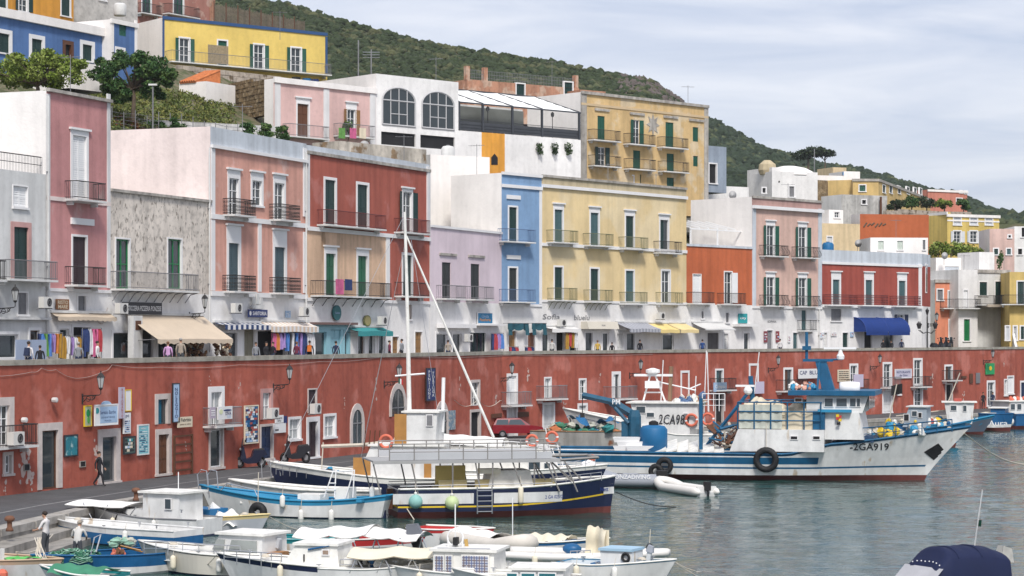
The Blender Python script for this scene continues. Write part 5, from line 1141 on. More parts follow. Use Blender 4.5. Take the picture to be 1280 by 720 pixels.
q = T.P(1072, 484, 0); MB().lathe([(.03, -.62), (.33, -.6), (.36, -.2), (.37, 0), (.36, .2), (.33, .6), (.03, .62)], (T.fr.x(1062, -1), -1, T.fr.z(1062, 484)), 12, 0, 'x', 1, 1).build('liferaft_canister', WPAINT, T.p, True)
mb = MB()
for k in range(3): mb.lathe([(.30, -.03), (.36, 0), (.30, .03)], (T.fr.x(1050+8*k, -1), -1, T.fr.z(1062, 484)), 12, 0, 'x')
mb.build('liferaft_strap', TRB, T.p)
mb = MB()
for k in range(26):
    q = T.P(random.uniform(990, 1022), random.uniform(479, 488), random.uniform(-1.6, 1)); mb.ball(q, random.uniform(.12, .3), k % 3, 6, 4)
mb.build('roof_gear', [DECKW, mat('pinkish_floats', (.6, .33, .25), .7), CYAN], T.p, kind='stuff')
# net cage of blue tubes, heaped tarps
NETC = mat('cream_tarp', (.62, .55, .42), .9, .2, 1, bump=.6, bsc=2)
f = T.fr; xa, xb = f.x(922, -2.6), f.x(1026, -2.6); za, zb = f.z(970, 537, -2.6), f.z(970, 503, -2.6)
mb = MB()
for i in range(6):
    x = xa+(xb-xa)*i/5
    for y in (-2.6, 2.6): mb.tube([(x, y, za), (x, y, zb)], .045, 4)
    mb.tube([(x, -2.6, zb), (x, 2.6, zb)], .04, 4)
for z in (za+(zb-za)*.33, za+(zb-za)*.66, zb):
    for y in (-2.6, 2.6): mb.tube([(xa, y, z), (xb, y, z)], .04, 4)
mb.build('net_cage', TRB, T.p)
mb = MB(); mb.grid(lambda u, v: (xa+.2+(xb-xa-.4)*u, -2.35+4.7*v, za+(zb-za)*(.55+.5*math.sin(math.pi*v)*(.8+.25*math.sin(u*9)))+.13*math.sin(u*23+v*9)+.08*math.sin(u*41-v*17)), 40, 16)
mb.grid(lambda u, v: (xa+.2+(xb-xa-.4)*u, -2.38+.1*math.sin(u*25)*v, za+(zb-za)*.62*v+.1*math.sin(u*23)*v), 40, 5); mb.build('tarp_heap', NETC, T.p, True)
MB().grid(lambda u, v: (xa+.08+(xb-xa)*.52*u, -2.55+.03*math.sin(u*31), za+.05+(zb-za)*.88*v), 30, 4).build('mesh_sheet', mat('translucent_net', (.50, .52, .46), .8, .2, 3), T.p, True)
T.bx(MB(), 1016, 1031, 514, 537, -2.5, -2.0).build('blue_locker', TRB, T.p)
T.rail([(1060, 552), (1100, 549), (1140, 545), (1190, 540)], -1.6, .75, 'bow_rail', TRB, 8, .03); T.rail([(1060, 552), (1100, 549), (1140, 545), (1190, 540)], 1.6, .75, 'bow_rail', TRB, 8, .03)
mb = MB()
for k in range(22): q = T.P(random.uniform(1070, 1160), random.uniform(538, 545), random.uniform(-1.2, 1.2)); mb.ball(q, random.uniform(.1, .32), k % 4, 7, 5)
mb.build('bow_gear', [DECKW, YEL, CYAN, ROPE], T.p, kind='stuff')
T.bx(MB(), 1063, 1092, 545, 553, -1.8, 1.8).build('winch', mat('dark_blue_gear', (.02, .05, .11), .6, .3), T.p)
# aft deck: gallows, boom, crates, hatch boards
T.tubes('gallows', TRB, [(876, 562, -1.5), (876, 498, -1.5)], [(876, 562, 1.5), (876, 498, 1.5)], [(876, 500, -1.5), (876, 500, 1.5)], r=.13)
T.tubes('boom', TRB, [(884, 556, 0), (936, 490, 0)], r=.11); T.tubes('boom_prop', TRB, [(941, 505, .4), (938, 470, .4)], r=.16)
q = T.P(935, 488, 0); MB().ball(q, .28, 0, 8, 6).box(q[0]-.75, q[0]+.4, -.12, .12, q[2]+.22, q[2]+.34).build('boom_cap', WPAINT, T.p)
for k, (px, py) in enumerate(((818, 561), (832, 560), (846, 561), (858, 562), (878, 562), (890, 563))):
    q = T.P(px, py, -.8); o = MB().box(-.75, .75, -1.3, 1.3, -.05, .05).build('hatch_board', DECKW, T.p, loc=q); o.rotation_euler = (.2, -.32, .1)
for i, (px, py) in enumerate(((785, 563), (789, 557.5), (784, 552.5), (800, 563))):
    q = T.P(px, py, -1.2-.3*(i == 3)); MB().hexa([(-.75, -.4, 0), (.75, -.4, 0), (.75, .4, 0), (-.75, .4, 0)], [(-.85, -.48, .3), (.85, -.48, .3), (.85, .48, .3), (-.85, .48, .3)]).build('fish_crate', WPAINT, None, loc=T.fr.world(q[0], q[1], q[2]), rz=T.fr.rz+.05*i)['label'] = ''
for o, pl in zip([o for o in bpy.data.objects if o.name.startswith('fish_crate')], ('bottom of the stack by the crane', 'middle of the stack by the crane', 'top of the stack by the crane', 'standing apart beside the blue tank')): tag(o, 'white plastic fish crate on the trawler, '+pl, 'crate', 'fish crates on the trawler deck')
t = thing('blue_drum', 'tall bright blue plastic tank standing on the trawler deck', 'tank', T.fr.world(T.fr.x(817, -1), -1, T.fr.z(817, 563)), T.fr.rz)
hh = 35*131/2700; MB().lathe([(.7, 0), (.86, .1), (.86, hh-.35), (.7, hh-.15), (.35, hh-.08)], n=14).build('tank_body', CRATE, t, True); MB().lathe([(.3, hh-.1), (.3, hh+.1), (.1, hh+.2)], n=10).build('cap', BLACK, t)
mb = MB()
for k in range(60): q = T.P(random.uniform(893, 920), random.uniform(535, 560), random.uniform(-1.5, 1)); a = random.uniform(0, 3); mb.tube([q, (q[0]+.9*math.cos(a), q[1]+.4, q[2]+.5*math.sin(a))], random.uniform(.03, .12), 4, k % 4)
mb.build('rigging_heap', [mat('rusty_brown', (.16, .075, .04), .9, .3, 3), ROPE, BROWN, TRB], T.p, kind='stuff')
# crane at the stern of the trawler
CRB = mat('crane_blue', (.015, .085, .15), .5, .2, 1, grime=.3)
q = T.P(793, 553, .5); zc = T.fr.z(793, 515); tip = T.P(728, 494, .5); mid = T.P(764, 502, .5); elb = T.P(789, 517, .5)
MB().lathe([(.45, q[2]-.5), (.42, zc-.3), (.3, zc+.1)], (q[0], .5, 0), 10).box(q[0]-.75, q[0]-.35, .1, .9, q[2], zc-.6).build('crane_column', CRB, T.p)
mb = MB(); mb.tube([(q[0]+.1, .5, zc-.3), elb, mid], .27, 4).tube([mid, tip], .2, 4).tube([(q[0]-.3, .1, zc-.7), (mid[0]+.3, .1, mid[2]-.35)], .12, 6); mb.build('crane_arm', CRB, T.p)
o = MB().text('PM', .3, 0, 0, 0).build('lettering', WPAINT, T.p, loc=(mid[0]+.4, .1, mid[2]+.0))
MB().tube([tip, (tip[0], tip[1], tip[2]-1.1)], .03, 4).box(tip[0]-.12, tip[0]+.12, .38, .62, tip[2]-1.4, tip[2]-1.1).build('crane_hook', IRON, T.p)
tyre(T.fr.world(T.fr.x(957, -3.2), T.hy(T.fr.x(957, -3.2), 1.0)-.22, T.fr.z(957, 575, -3.2)), T.fr.rz, 'large black tyre hung on the side of the big trawler', .58)
o = thing('tyre_fender', 'drooping dark rubber fender hung over the trawler side behind the grey inflatable', 'tyre', T.fr.world(T.fr.x(831, -3.2), -3.3, T.fr.z(831, 582, -3.2)), T.fr.rz)
MB().torus((0, 0, 0), .38, .16, 'y', 18, 6).torus((-.5, -.05, -.35), .34, .15, 'y', 18, 6).build('tyre', BLACK, o, True)
# --- second white boat 2CA988 behind the trawler
V = Boat('white_fishing_boat', 'white fishing boat marked 2CA988 with a rounded bow behind the trawler', 735, 152, 905, 150, 5, -1, lambda t: 1.9+1.7*max(0, (t-.3)/.7)**1.2, [(-.5, 0), (.3, 1), ('-.15', 0), ('0', 0)], [HWHITE, ANTI], fl=.3, rake=1.8, tr=.85, rim=DECKW, deck=.5)
V.house('cabin_base', 768, 862, 531, 566, -2.1, 2.1, HWHITE, slope=(.5, 0)); V.house('wheelhouse', 796, 874, 504.5, 536, -1.9, 1.9, HWHITE, slope=(-.45, -.15), roof=DECKW, ov=.3)
V.pane(801, 508, 516, 11, -1.93); V.pane(813, 516, 521, 9, -1.93); V.pane(857, 517, 525, 5, -1.93, GREYIRON)
q = V.P(842, 524.5, -1.97); MB().text('2CA988', .72, q[0], q[1]-.06, q[2], 2.1, slant=.1).build('lettering', DT, V.p)
for px, py in ((864.5, 525), (885, 524)): q = V.P(px, py, -1.97); ring_part('lifebuoy', V.p, (q[0], q[1]-.12, q[2]), .38, .09)
mb = MB(); q = V.P(816, 503, 0); zt = V.fr.z(816, 470)
mb.tube([(q[0]-.7, 0, q[2]), (q[0]-.2, 0, zt)], .07, 5).tube([(q[0]+.9, 0, q[2]), (q[0]+.2, 0, zt)], .07, 5).tube([(q[0]-.6, 0, q[2]+.7), (q[0]+.7, 0, q[2]+.7)], .05, 5).box(q[0]-1.3, q[0]+1.4, -.2, .2, zt-.02, zt+.14).lathe([(.3, 0), (.5, .1), (.5, .3), (.1, .42)], (q[0], 0, zt+.14), 12).box(q[0]-.5, q[0]+.5, -.4, .4, q[2]+1.0, q[2]+1.5); mb.build('radar_gantry', WPAINT, V.p)
V.tubes('mast', mat('brown_mast', (.25, .15, .09), .7), [(837, 503, 0), (839, 458, 0)], r=.16); V.tubes('whip_aerials', WPAINT, [(880, 515, .5), (883, 438, .5)], [(886, 515, .5), (884, 440, .5)], [(940, 515, .8), (949, 440, .8)], [(826, 503, -.4), (829, 450, -.4)], [(868, 510, .5), (870, 470, .5)], r=.035, n=4)
V.rail([(878, 514), (906, 514)], -1.5, 1.2, 'upper_rail', WPAINT, 4, .03, 2); V.tubes('deck_beam', WPAINT, [(826, 478, 0), (870, 488, 0)], [(862, 486, 0), (876, 480, 0)], r=.05)
mb = MB()
for k in range(18): q = V.P(random.uniform(845, 880), random.uniform(494, 503), random.uniform(-1, 1)); mb.ball(q, random.uniform(.12, .3), k % 3, 6, 4)
mb.build('roof_gear', [DECKW, mat('dusty_blue', (.08, .14, .26), .8), mat('pale_tan', (.5, .4, .28), .8)], V.p, kind='stuff')
# --- rusty grey work boat with net heap left of the crane
Wb = Boat('rusty_workboat', 'rust streaked grey workboat heaped with blue and green nets', 672, 146, 775, 144, 3.4, 1, lambda t: 2.35, [(.6, 0), ('-.1', 0), ('0', 0)], [mat('rusty_grey', (.36, .35, .33), .8, .25, 1, streak=.4, patch=((.25, .10, .05), .58, .9)), ANTI], fl=.6, rake=.4, tr=.9, rim=mat('rusty_rim', (.28, .16, .09), .9, .3, 2), deck=.3)
mb = MB()
for k in range(46): q = Wb.P(random.uniform(690, 770), random.uniform(531, 546), random.uniform(-1, 1)); mb.ball(q, random.uniform(.15, .4), k % 5, 7, 4, (1.3, 1, .7))
mb.build('net_heap', [NET, CRATE, mat('orange_net', (.5, .17, .07), .9, .3, 4), mat('pale_net', (.45, .45, .38), .9, .3, 4), mat('teal_net', (.03, .2, .2), .9, .3, 4)], Wb.p, kind='stuff')
for a, b in (((712, 522), (738, 534)), ((748, 531), (770, 527))):
    l, r_ = Wb.P(*a), Wb.P(*b); MB().grid(lambda u, v: (l[0]+(r_[0]-l[0])*u, -.8+1.6*v, l[2]+(r_[2]-l[2])*u+.3*math.sin(math.pi*u)+.15*math.sin(v*5+u*7)), 10, 6).build('blue_tarp', CRATE, Wb.p)
Wb.tubes('frame', GREYIRON, [(769, 548, 0), (769, 520, 0)], [(768, 522, 0), (745, 533, 0)], [(716, 540, 0), (712, 522, 0)], [(720, 520, .5), (765, 531, .5)], r=.05)
# --- tour boat in front
NT = Boat('tour_boat', 'navy and white open tour boat with a railed roof and yellow line', 491, 104.4, 762, 106.7, 3.8, 1, lambda t: 1.40+.38*max(0, (t-.45)/.55)**1.6, [(-.4, 0), (.30, 1), (lambda t: .50+.44*max(0, (t-.4)/.6)**1.7, 0), (lambda t: .58+.44*max(0, (t-.4)/.6)**1.7, 2), ('-.05', 0), ('0', 3)], [NAVY, ANTI, YEL, DECKW], fl=.42, rake=.3, tr=.85, rim=DECKW, deck=.35, full=2.8)
for a, b in ((492, 592), (617, 705)):
    xa, xb = NT.fr.x(a, -1.8), NT.fr.x(b, -1.8); m_ = MB(); m_.grid(lambda u, v: (xa+(xb-xa)*u, 0, .68+.50*v), 14, 3); NT.onhull(m_, 'side_panel', HWHITE, .02)
NT.tx('2 GA 025/D', 693, 621, .17, mat('blue_lettering', (.02, .05, .25), .5), wid=.95)
x, z = NT.fr.pt(762.5, 613.5, -.5); m_ = MB(); m_.grid(lambda u, v: (x-.3+.62*u, 0, z-.17+.34*v), 6, 3); NT.onhull(m_, 'name_board', HWHITE, .03); NT.tx('Nett', 763, 613.5, .2, MATS['blue_lettering'], wid=.5).location.y = -.03
f = NT.fr; zr = f.z(600, 575, -1.7); GPOST = mat('grey_post', (.24, .23, .22), .5, .2)
xl, xr = f.x(466, -1.7), f.x(700, -1.7)
MB().box(xl, xr, -1.75, 1.75, zr-.06, zr+.02).box(xl, xr, -1.78, -1.75, zr-.14, zr+.02).build('canopy_roof', mat('grey_roof', (.36, .36, .36), .7, .15), NT.p)
m_ = MB(); xe = f.x(747, -1.0); m_.tube([(xr, -1.75, zr-.05), (xe, -1.1, zr+.02)], .07, 4).tube([(xr, 1.75, zr-.05), (xe, 1.1, zr+.02)], .07, 4).tube([(xe, -1.1, zr+.02), (xe, 1.1, zr+.02)], .07, 4); m_.build('canopy_front', GPOST, NT.p)
MB().box(xl+.8, f.x(690, -1.7), -1.72, -1.69, zr+.05, zr+.36).box(xl+.8, f.x(690, -1.7), 1.69, 1.72, zr+.05, zr+.36).build('roof_side_board', mat('grey_board', (.45, .46, .48), .6, .1), NT.p)
m_ = MB()
for y in (-1.72, 1.72):
    m_.tube([(xl+.8, y, zr+.8), (xr, y, zr+.8)], .028, 5).tube([(xl+.8, y, zr+.42), (xr, y, zr+.42)], .022, 5)
    for i in range(8): x = xl+.8+(xr-xl-.8)*i/7; m_.tube([(x, y, zr), (x, y, zr+.8)], .03, 5)
m_.build('roof_rail', GPOST, NT.p)
m_ = MB()
for p0, p1 in ((466, 476), (514, 523), (566, 566), (594, 601), (616, 616), (640, 655), (668, 668), (682, 700), (705, 722)):
    for y in (-1.68, 1.68): MB().tube([(f.x(p0, -1.7), y, zr-.02), (f.x(p1, -1.7), y, 1.15)], .04, 5).build('canopy_post', GPOST, NT.p)
m_ = MB()
for y in (-1.7, 1.7):
    m_.tube([(f.x(500, -1.7), y, 1.55), (f.x(690, -1.7), y, 1.6)], .022, 5).tube([(f.x(500, -1.7), y, 1.38), (f.x(690, -1.7), y, 1.42)], .018, 5)
m_.build('side_rail', STEEL, NT.p)
m_ = MB(); xb = f.x(606, -2.0)
for k in range(5): m_.tube([(xb-.35, -2.0, .3+.25*k), (xb+.35, -2.0, .3+.25*k)], .025, 4)
for xx in (-.36, .36): m_.tube([(xb+xx, -2.0, .2), (xb+xx, -1.98, 1.5)], .03, 4)
m_.build('boarding_ladder', STEEL, NT.p)
for a, b in ((545, 580), (590, 640), (648, 690)): MB().box(f.x(a), f.x(b), -1.2, -.7, .95, 1.35).box(f.x(a), f.x(b), -.75, -.66, 1.35, 1.75).build('bench', mat('cream_cushion', (.55, .47, .26), .8), NT.p); MB().box(f.x(a), f.x(b), .7, 1.2, .95, 1.35).build('bench', MATS['cream_cushion'], NT.p)
NT.house('yellow_panel', 545, 582, 582, 612, .9, 1.2, mat('yellow_wall', (.82, .64, .22), .6), roof=None); NT.house('windscreen_cabin', 610, 668, 588, 612, -.9, .9, DECKW, slope=(.2, -.2)); NT.bx(MB(), 600, 626, 586, 592, -1.2, -.6).build('cream_cover', CREAMC, NT.p)
NT.tubes('windscreen_frame', GPOST, [(682, 600, -1), (668, 578, -1)], [(720, 604, -1), (690, 578, -1)], [(730, 603, -1), (706, 578, -1)], [(716, 603, .8), (690, 578, .8)], r=.04)
NT.rail([(690, 607), (725, 604), (752, 601)], -1.0, .42, 'bow_rail', STEEL, 4); NT.bx(MB(), 600, 612, 604, 609, -.4, .2).build('green_box', NET, NT.p)
NT.bx(MB(), 484, 491, 611, 636, -.12, .12).build('rudder', BROWN, NT.p)
fender(NT, 519.5, 627, ball=True, m=mat('aqua_buoy', (.25, .48, .45), .6, .15, 3), lab='round pale aqua buoy fender hung on the tour boat side, the left one of two'); fender(NT, 565, 628.5, ball=True, m=mat('lime_buoy', (.50, .60, .33), .6, .12, 3), lab='round pale lime buoy fender hung on the tour boat side, the right one of two')
fender(NT, 651, 619, h=.85, m=CREAMC, lab='long pale fender hung beside the registration panel of the tour boat')
# --- navy boat with wheelhouse and mast behind the tour boat
M2 = Boat('mast_boat', 'navy hulled boat with white wheelhouse, wooden doors and tall mast', 356, 115.5, 610, 114, 3.8, -1, lambda t: 1.25+.75*max(0, (t-.4)/.6)**1.5, [(-.4, 0), (.25, 1), ('-.3', 0), ('0', 2)], [NAVY, ANTI, DECKW], fl=.3, rake=1.0, tr=.85, rim=DECKW, deck=.12, full=2.4)
M2.house('cabin', 440, 552, 558, 609, -1.4, 1.4, HWHITE, slope=(1.0, 0), roof=DECKW, ov=.15); M2.house('wheelhouse', 487, 544, 516, 562, -1.3, 1.3, HWHITE, slope=(.75, .1), roof=DECKW, ov=.12)
for a, b, y0, y1, yy in ((441.5, 463, 572, 606, -1.43), (493, 508, 517.5, 560, -1.32), (530, 539, 577, 608, -1.43)): M2.bx(MB(), a, b, y0, y1, yy, yy+.05).build('wooden_door', PINEW, M2.p)
M2.pane(537, 519, 532, 7, -1.33, GREYIRON)
q = M2.P(483, 552, -1.42); ring_part('lifebuoy', M2.p, (q[0], q[1]-.1, q[2]), .32, .085)
M2.tubes('mast', DECKW, [(511.5, 516, 0), (510, 420, 0), (506, 265, 0)], r=[.13, .11, .07], n=8); M2.tubes('spreader', WPAINT, [(494, 470, 0), (531, 467, 0)], r=.05)
M2.tubes('boom', DECKW, [(508, 295, .2), (560, 415, .2), (617, 547, .2)], r=[.05, .065, .08], n=6); M2.tubes('short_mast', WPAINT, [(553, 540, .6), (554.5, 472, .6)], r=.10, n=7)
M2.tubes('stays', STEEL, [(507, 300, 0), (445, 602, -1.3)], [(507, 300, 0), (453, 560, 1.2)], [(514, 300, 0), (548, 520, 0)], [(507, 266, 0), (345, 590, 0)], r=.014, n=3)
M2.tubes('bowsprit_plank', ROPE, [(402, 558, 0), (455, 556, 0), (478, 553, 0)], r=.1); M2.tubes('plank_post', ROPE, [(401, 602, 0), (404, 553, 0)], r=.035)
M2.rail([(345, 593), (375, 597), (430, 603)], -1.0, .55, 'bow_rail', STEEL, 7); M2.rail([(345, 593), (375, 597), (430, 603)], .9, .55, 'bow_rail', STEEL, 7)
m_ = MB()
for k in range(20): q = M2.P(random.uniform(382, 425), random.uniform(588, 600), random.uniform(-.7, .7)); m_.ball(q, random.uniform(.08, .22), k % 3, 6, 4)
m_.build('deck_gear', [CRATE, IRON, CYAN], M2.p, kind='stuff')
for k, (a, b) in enumerate(((336, 578), (350, 590))):
    pass
x, z = M2.fr.pt(343, 592); m_ = MB()
for dx in (0, .5): m_.tube([(x-.6+dx, -.25, z-.2), (x-.65+dx, -.25, z+.5), (x-.45+dx, -.25, z+.75), (x-.2+dx, -.25, z+.7), (x-.1+dx, -.25, z-.1)], .03, 5)
m_.build('boarding_gate', STEEL, M2.p)
m_ = MB()
for k in range(4): a, b = M2.P(455+6*k, 562, -.5), M2.P(457+6*k, 538, -.5); m_.tube([a, b], .03, 4)
m_.build('ladder_frame', BROWN, M2.p)
# flag at the mast
q = M2.P(498, 480, 0); o = MB().grid(lambda u, v: (.25*u, .03*math.sin(u*6), -.28*v-.05*u), 6, 4, lambda a, b: min(2, a//2)).build('flag', [GREEN, WPAINT, REDS], None, loc=M2.fr.world(q[0], 0, q[2]+.3), rz=M2.fr.rz); tag(o, 'small green white and red flag hanging beside the tall mast', 'flag')
# --- white motor yacht behind, covered boom
Y3 = Boat('motor_yacht', 'white deck motor boat with dark hull and covered boom behind the tour boat', 556, 121, 742, 119.5, 3.6, 1, lambda t: 1.25+.35*max(0, (t-.4)/.6)**1.6, [(-.4, 0), (.2, 1), ('-.22', 0), ('0', 2)], [NAVY, ANTI, DECKW], fl=.3, rake=.8, tr=.85, rim=DECKW, deck=.15)
Y3.house('cabin', 556, 690, 559, 590, -1.3, 1.3, DECKW, slope=(0, -.6)); Y3.house('wheel_cabin', 628, 690, 572, 600, -1.32, 1.32, DECKW, slope=(.1, -.7)); Y3.pane(668, 577, 590, 14, -1.35, SWIN); Y3.pane(684, 579, 592, 7, -1.35, SWIN)
l, r_ = Y3.P(544, 547), Y3.P(632, 553); MB().grid(lambda u, v: (l[0]+(r_[0]-l[0])*u, 1.1*math.cos(math.pi*v), l[2]+(r_[2]-l[2])*u-.25+.5*math.sin(math.pi*v)+.03*math.sin(u*20)), 20, 8).build('boom_cover', CANV, Y3.p, True)
Y3.rail([(556, 560), (640, 560), (700, 566)], -1.3, .35, 'deck_rail', WPAINT, 9, .025, 1)
for px, py in ((665, 551), (690, 547)): q = Y3.P(px, py, -1.0); ring_part('lifebuoy', Y3.p, q, .3, .08)
Y3.rail([(700, 592), (720, 588), (744, 582)], -.7, .5, 'bow_rail', STEEL, 4); Y3.tubes('boarding_frame', WPAINT, [(690, 590, -.8), (682, 535, -.8)], [(706, 590, -.8), (692, 540, -.8)], [(700, 592, .4), (690, 560, .4)], r=.03)
q = Y3.P(738, 584, 0); m_ = MB(); m_.ball((q[0], 0, q[2]+.1), .35, 0, 8, 6).ball((q[0]+.1, 0, q[2]+.5), .22, 1, 8, 6).ball((q[0]-.3, 0, q[2]+.1), .25, 0, 8, 6); m_.build('bow_bundle', [WPAINT, ORG], Y3.p, True)
# --- inflatables
def rib(name, label, p0, D0, p1, D1, B, bow, r, m, zc=.25, fl=.0):
    f = Fr(p0, D0, p1, D1); t = thing(name, label, 'inflatable boat', (f.a.x, f.a.y, 0), f.rz); L = f.L; n = 14; pts = []
    for i in range(n+1): u = i/n; pts.append((u*L*.72, -B/2+r, zc))
    for i in range(1, n): a = math.pi*i/n; pts.append((L*.72+(L*.28-r)*math.sin(a), (-B/2+r)*math.cos(a), zc+.28*math.sin(a)))
    for i in range(n+1): u = 1-i/n; pts.append((u*L*.72, B/2-r, zc))
    pts = [(x if bow > 0 else L-x, y, z) for x, y, z in pts]
    k = len(pts); rr = [r*(.35 if i in (0, k-1) else .9 if i in (1, k-2) else 1) for i in range(k)]
    MB().tube(pts, rr, 10).build('tube', m, t, True)
    fx = (lambda x: x) if bow > 0 else (lambda x: L-x)
    MB().hexa([(fx(.3), -B*.15, -.2), (fx(L*.85), -.05, -.1), (fx(L*.85), .05, -.1), (fx(.3), B*.15, -.2)], [(fx(.2), -B/2+r, zc-.02), (fx(L*.86), -.3, zc+.06), (fx(L*.86), .3, zc+.06), (fx(.2), B/2-r, zc-.02)]).build('floor', GREYW, t)
    MB().box(fx(.25), fx(.33), -B/2+r, B/2-r, -.1, zc+.3).build('transom', GREYW, t); return f, t
fR, tR = rib('grey_inflatable', 'grey inflatable diving boat with PONZADIVING on its tube', 743, 124.5, 832, 123.5, 2.1, -1, .33, GREYH, .42)
MB().text('PONZADIVING', .26, fR.x(789, -1.05), -1.06, fR.z(789, 596, -1.05), 2.2).build('lettering', WPAINT, tR)
MB().box(fR.L-.5, fR.L+.1, -.25, .25, .5, 1.0).build('outboard_motor', BLACK, tR); MB().box(fR.L*.4, fR.L*.6, -.35, .35, .4, .8).build('console', GREYH, tR)
fR, tR = rib('white_dinghy', 'small white inflatable dinghy with a black outboard near the trawler', 824, 123, 886, 117.2, 1.65, -1, .25, mat('white_hypalon', (.72, .70, .66), .5, .08), .22)
MB().box(fR.L-.35, fR.L-.05, -.16, .16, .3, .78).tube([(fR.L-.1, 0, .4), (fR.L-.05, 0, -.3)], .06, 5).build('outboard_motor', BLACK, tR)
# --- blue and white gozzo
Gz = Boat('gozzo_boat', 'white open wooden boat with a blue rim and steel frame amidships', 268, 106, 477, 103, 2.5, -1, lambda t: .82+.55*max(0, (t-.4)/.6)**1.8+.28*max(0, (.4-t)/.4)**2, [(-.3, 0), (.06, 1), ('-.22', 0), ('-.0', 2)], [HWHITE, NAVY, CYAN], fl=.35, rake=.8, tr=.35, rim=CYAN, deck=.25, deckm=CYAN, dbl=True)
Gz.bx(MB(), 300, 350, 627, 630, -.8, .8).build('foredeck', DECKW, Gz.p); Gz.bx(MB(), 372, 400, 618, 629, -.5, .5).build('engine_box', DECKW, Gz.p); Gz.bx(MB(), 418, 436, 610, 628, -.45, .45).build('console', DECKW, Gz.p)
for a in (330, 362, 445): Gz.bx(MB(), a, a+7, 625, 628, -1.1, 1.1).build('thwart', CYAN, Gz.p)
Gz.tubes('frame', WPAINT, [(405, 622, -.6), (416, 590, -.4)], [(418, 622, -.6), (420, 588, -.4)], [(441, 622, -.6), (443, 587, -.4)], [(432, 622, -.6), (441, 592, -.4)], [(408, 612, -.6), (420, 612, -.6)], [(411, 604, -.6), (420, 604, -.6)], [(416, 590, -.4), (443, 588, -.4)], [(416, 590, .5), (443, 588, .5)], r=.03)
MB().box(-.08, .08, -.08, .08, -.3, .75).build('rudder', NAVY, Gz.p, loc=(Gz.L+.12, 0, .05))
x, z = Gz.fr.pt(256, 611); m_ = MB()
for dx in (-.2, .35): m_.tube([(x+dx, -.2, z-.3), (x+dx-.1, -.2, z+.7), (x+dx+.1, -.2, z+.95), (x+dx+.4, -.2, z+.9), (x+dx+.5, -.2, z-.1)], .03, 5)
m_.build('boarding_gate', STEEL, Gz.p); Gz.tubes('bow_rail', STEEL, [(276, 613, -.6), (284, 604, -.6), (318, 612, -.6), (322, 621, -.6)], r=.025)
for px, i in ((353, 0), (376, 1), (414, 2), (465, 3)): fender(Gz, px, 627 if i == 0 else 645 if i < 3 else 616, lab=('white fender on the blue rimmed open boat above the black tyre', 'white fender low on the blue rimmed open boat, the left one', 'white fender low on the blue rimmed open boat, the right one', 'white fender standing at the stern of the blue rimmed open boat')[i], y=None if i != 3 else .4)
tyre(Gz.fr.world(Gz.fr.x(323, -1.5), -1.55, Gz.fr.z(323, 640, -1.5)), Gz.fr.rz, 'black tyre fender hung at the bow of the blue rimmed open boat', .3)
G2 = Boat('white_launch', 'plain white open launch moored behind the blue rimmed boat', 304, 110.5, 470, 108.5, 2.2, -1, lambda t: .95+.4*max(0, (t-.4)/.6)**1.8, [(-.3, 0), ('0', 0)], [HWHITE], fl=.35, rake=.8, tr=.7, rim=DECKW, deck=.2, rimr=.07)
# ---------------------------------------------------------------- small boats in the foreground
def small(name, label, p0, D0, p1, D1, B, bow, zs, zb, hullm, band, deckm=DECKW, rim=None, deck=.2, bandh=.16, anti=None, **k):
    rows = [(-.3, 0), (.08, 2), (f'-{bandh}', 0), ('0', 1)]
    return Boat(name, label, p0, D0, p1, D1, B, bow, lambda t: zs+(zb-zs)*max(0, (t-.35)/.65)**1.8, rows, [hullm, band, anti or NAVY], rim=rim or band, deck=deck, deckm=deckm, **{**dict(fl=.35, rake=.7, tr=.8, rimr=.035), **k})
# white cabin boat with bimini
b = small('cabin_fishing_boat', 'white cabin fishing boat with a white sun canopy at the quay', 118, 97, 262, 94, 2.4, -1, .75, 1.25, HWHITE, HWHITE, rim=GREYIRON)
b.house('cabin', 178, 223, 617, 668, -.9, .9, HWHITE, roof=DECKW, ov=.18); b.house('fore_cabin', 146, 180, 637, 668, -.85, .85, HWHITE, slope=(.5, 0))
b.pane(210, 624, 636, 7, -.93); m_ = MB()
for y in (-.45, .3): m_.box(-.03, .02, y-.25, y+.25, 0, .38)
m_.build('cabin_window', SWIN, b.p, loc=(b.fr.x(178, -.9), 0, b.fr.z(178, 634)))
canopy(b, 'sun_canopy', (104, 628), (176, 632), -1.3, 1.2, CANV, .03, .15)
b.tubes('canopy_legs', STEEL, [(104, 628, -1.2), (122, 662, -1)], [(104, 628, -1.2), (108, 650, -1)], [(135, 631, -1.2), (122, 652, -1)], [(170, 634, -1.2), (145, 668, -1)], [(140, 631, 1), (150, 660, 1)], r=.025)
b.tubes('whip_aerial', WPAINT, [(223, 617, .3), (223, 590, .3)], r=.02); ring_part('hoop', b.p, b.P(153, 652, -1.05), .4, .03, 'y', IRON)
o = outboard(b, 225, 674, -.3, mat('black_cowling', (.02, .02, .025), .35), DECKW, 1.0, .4)
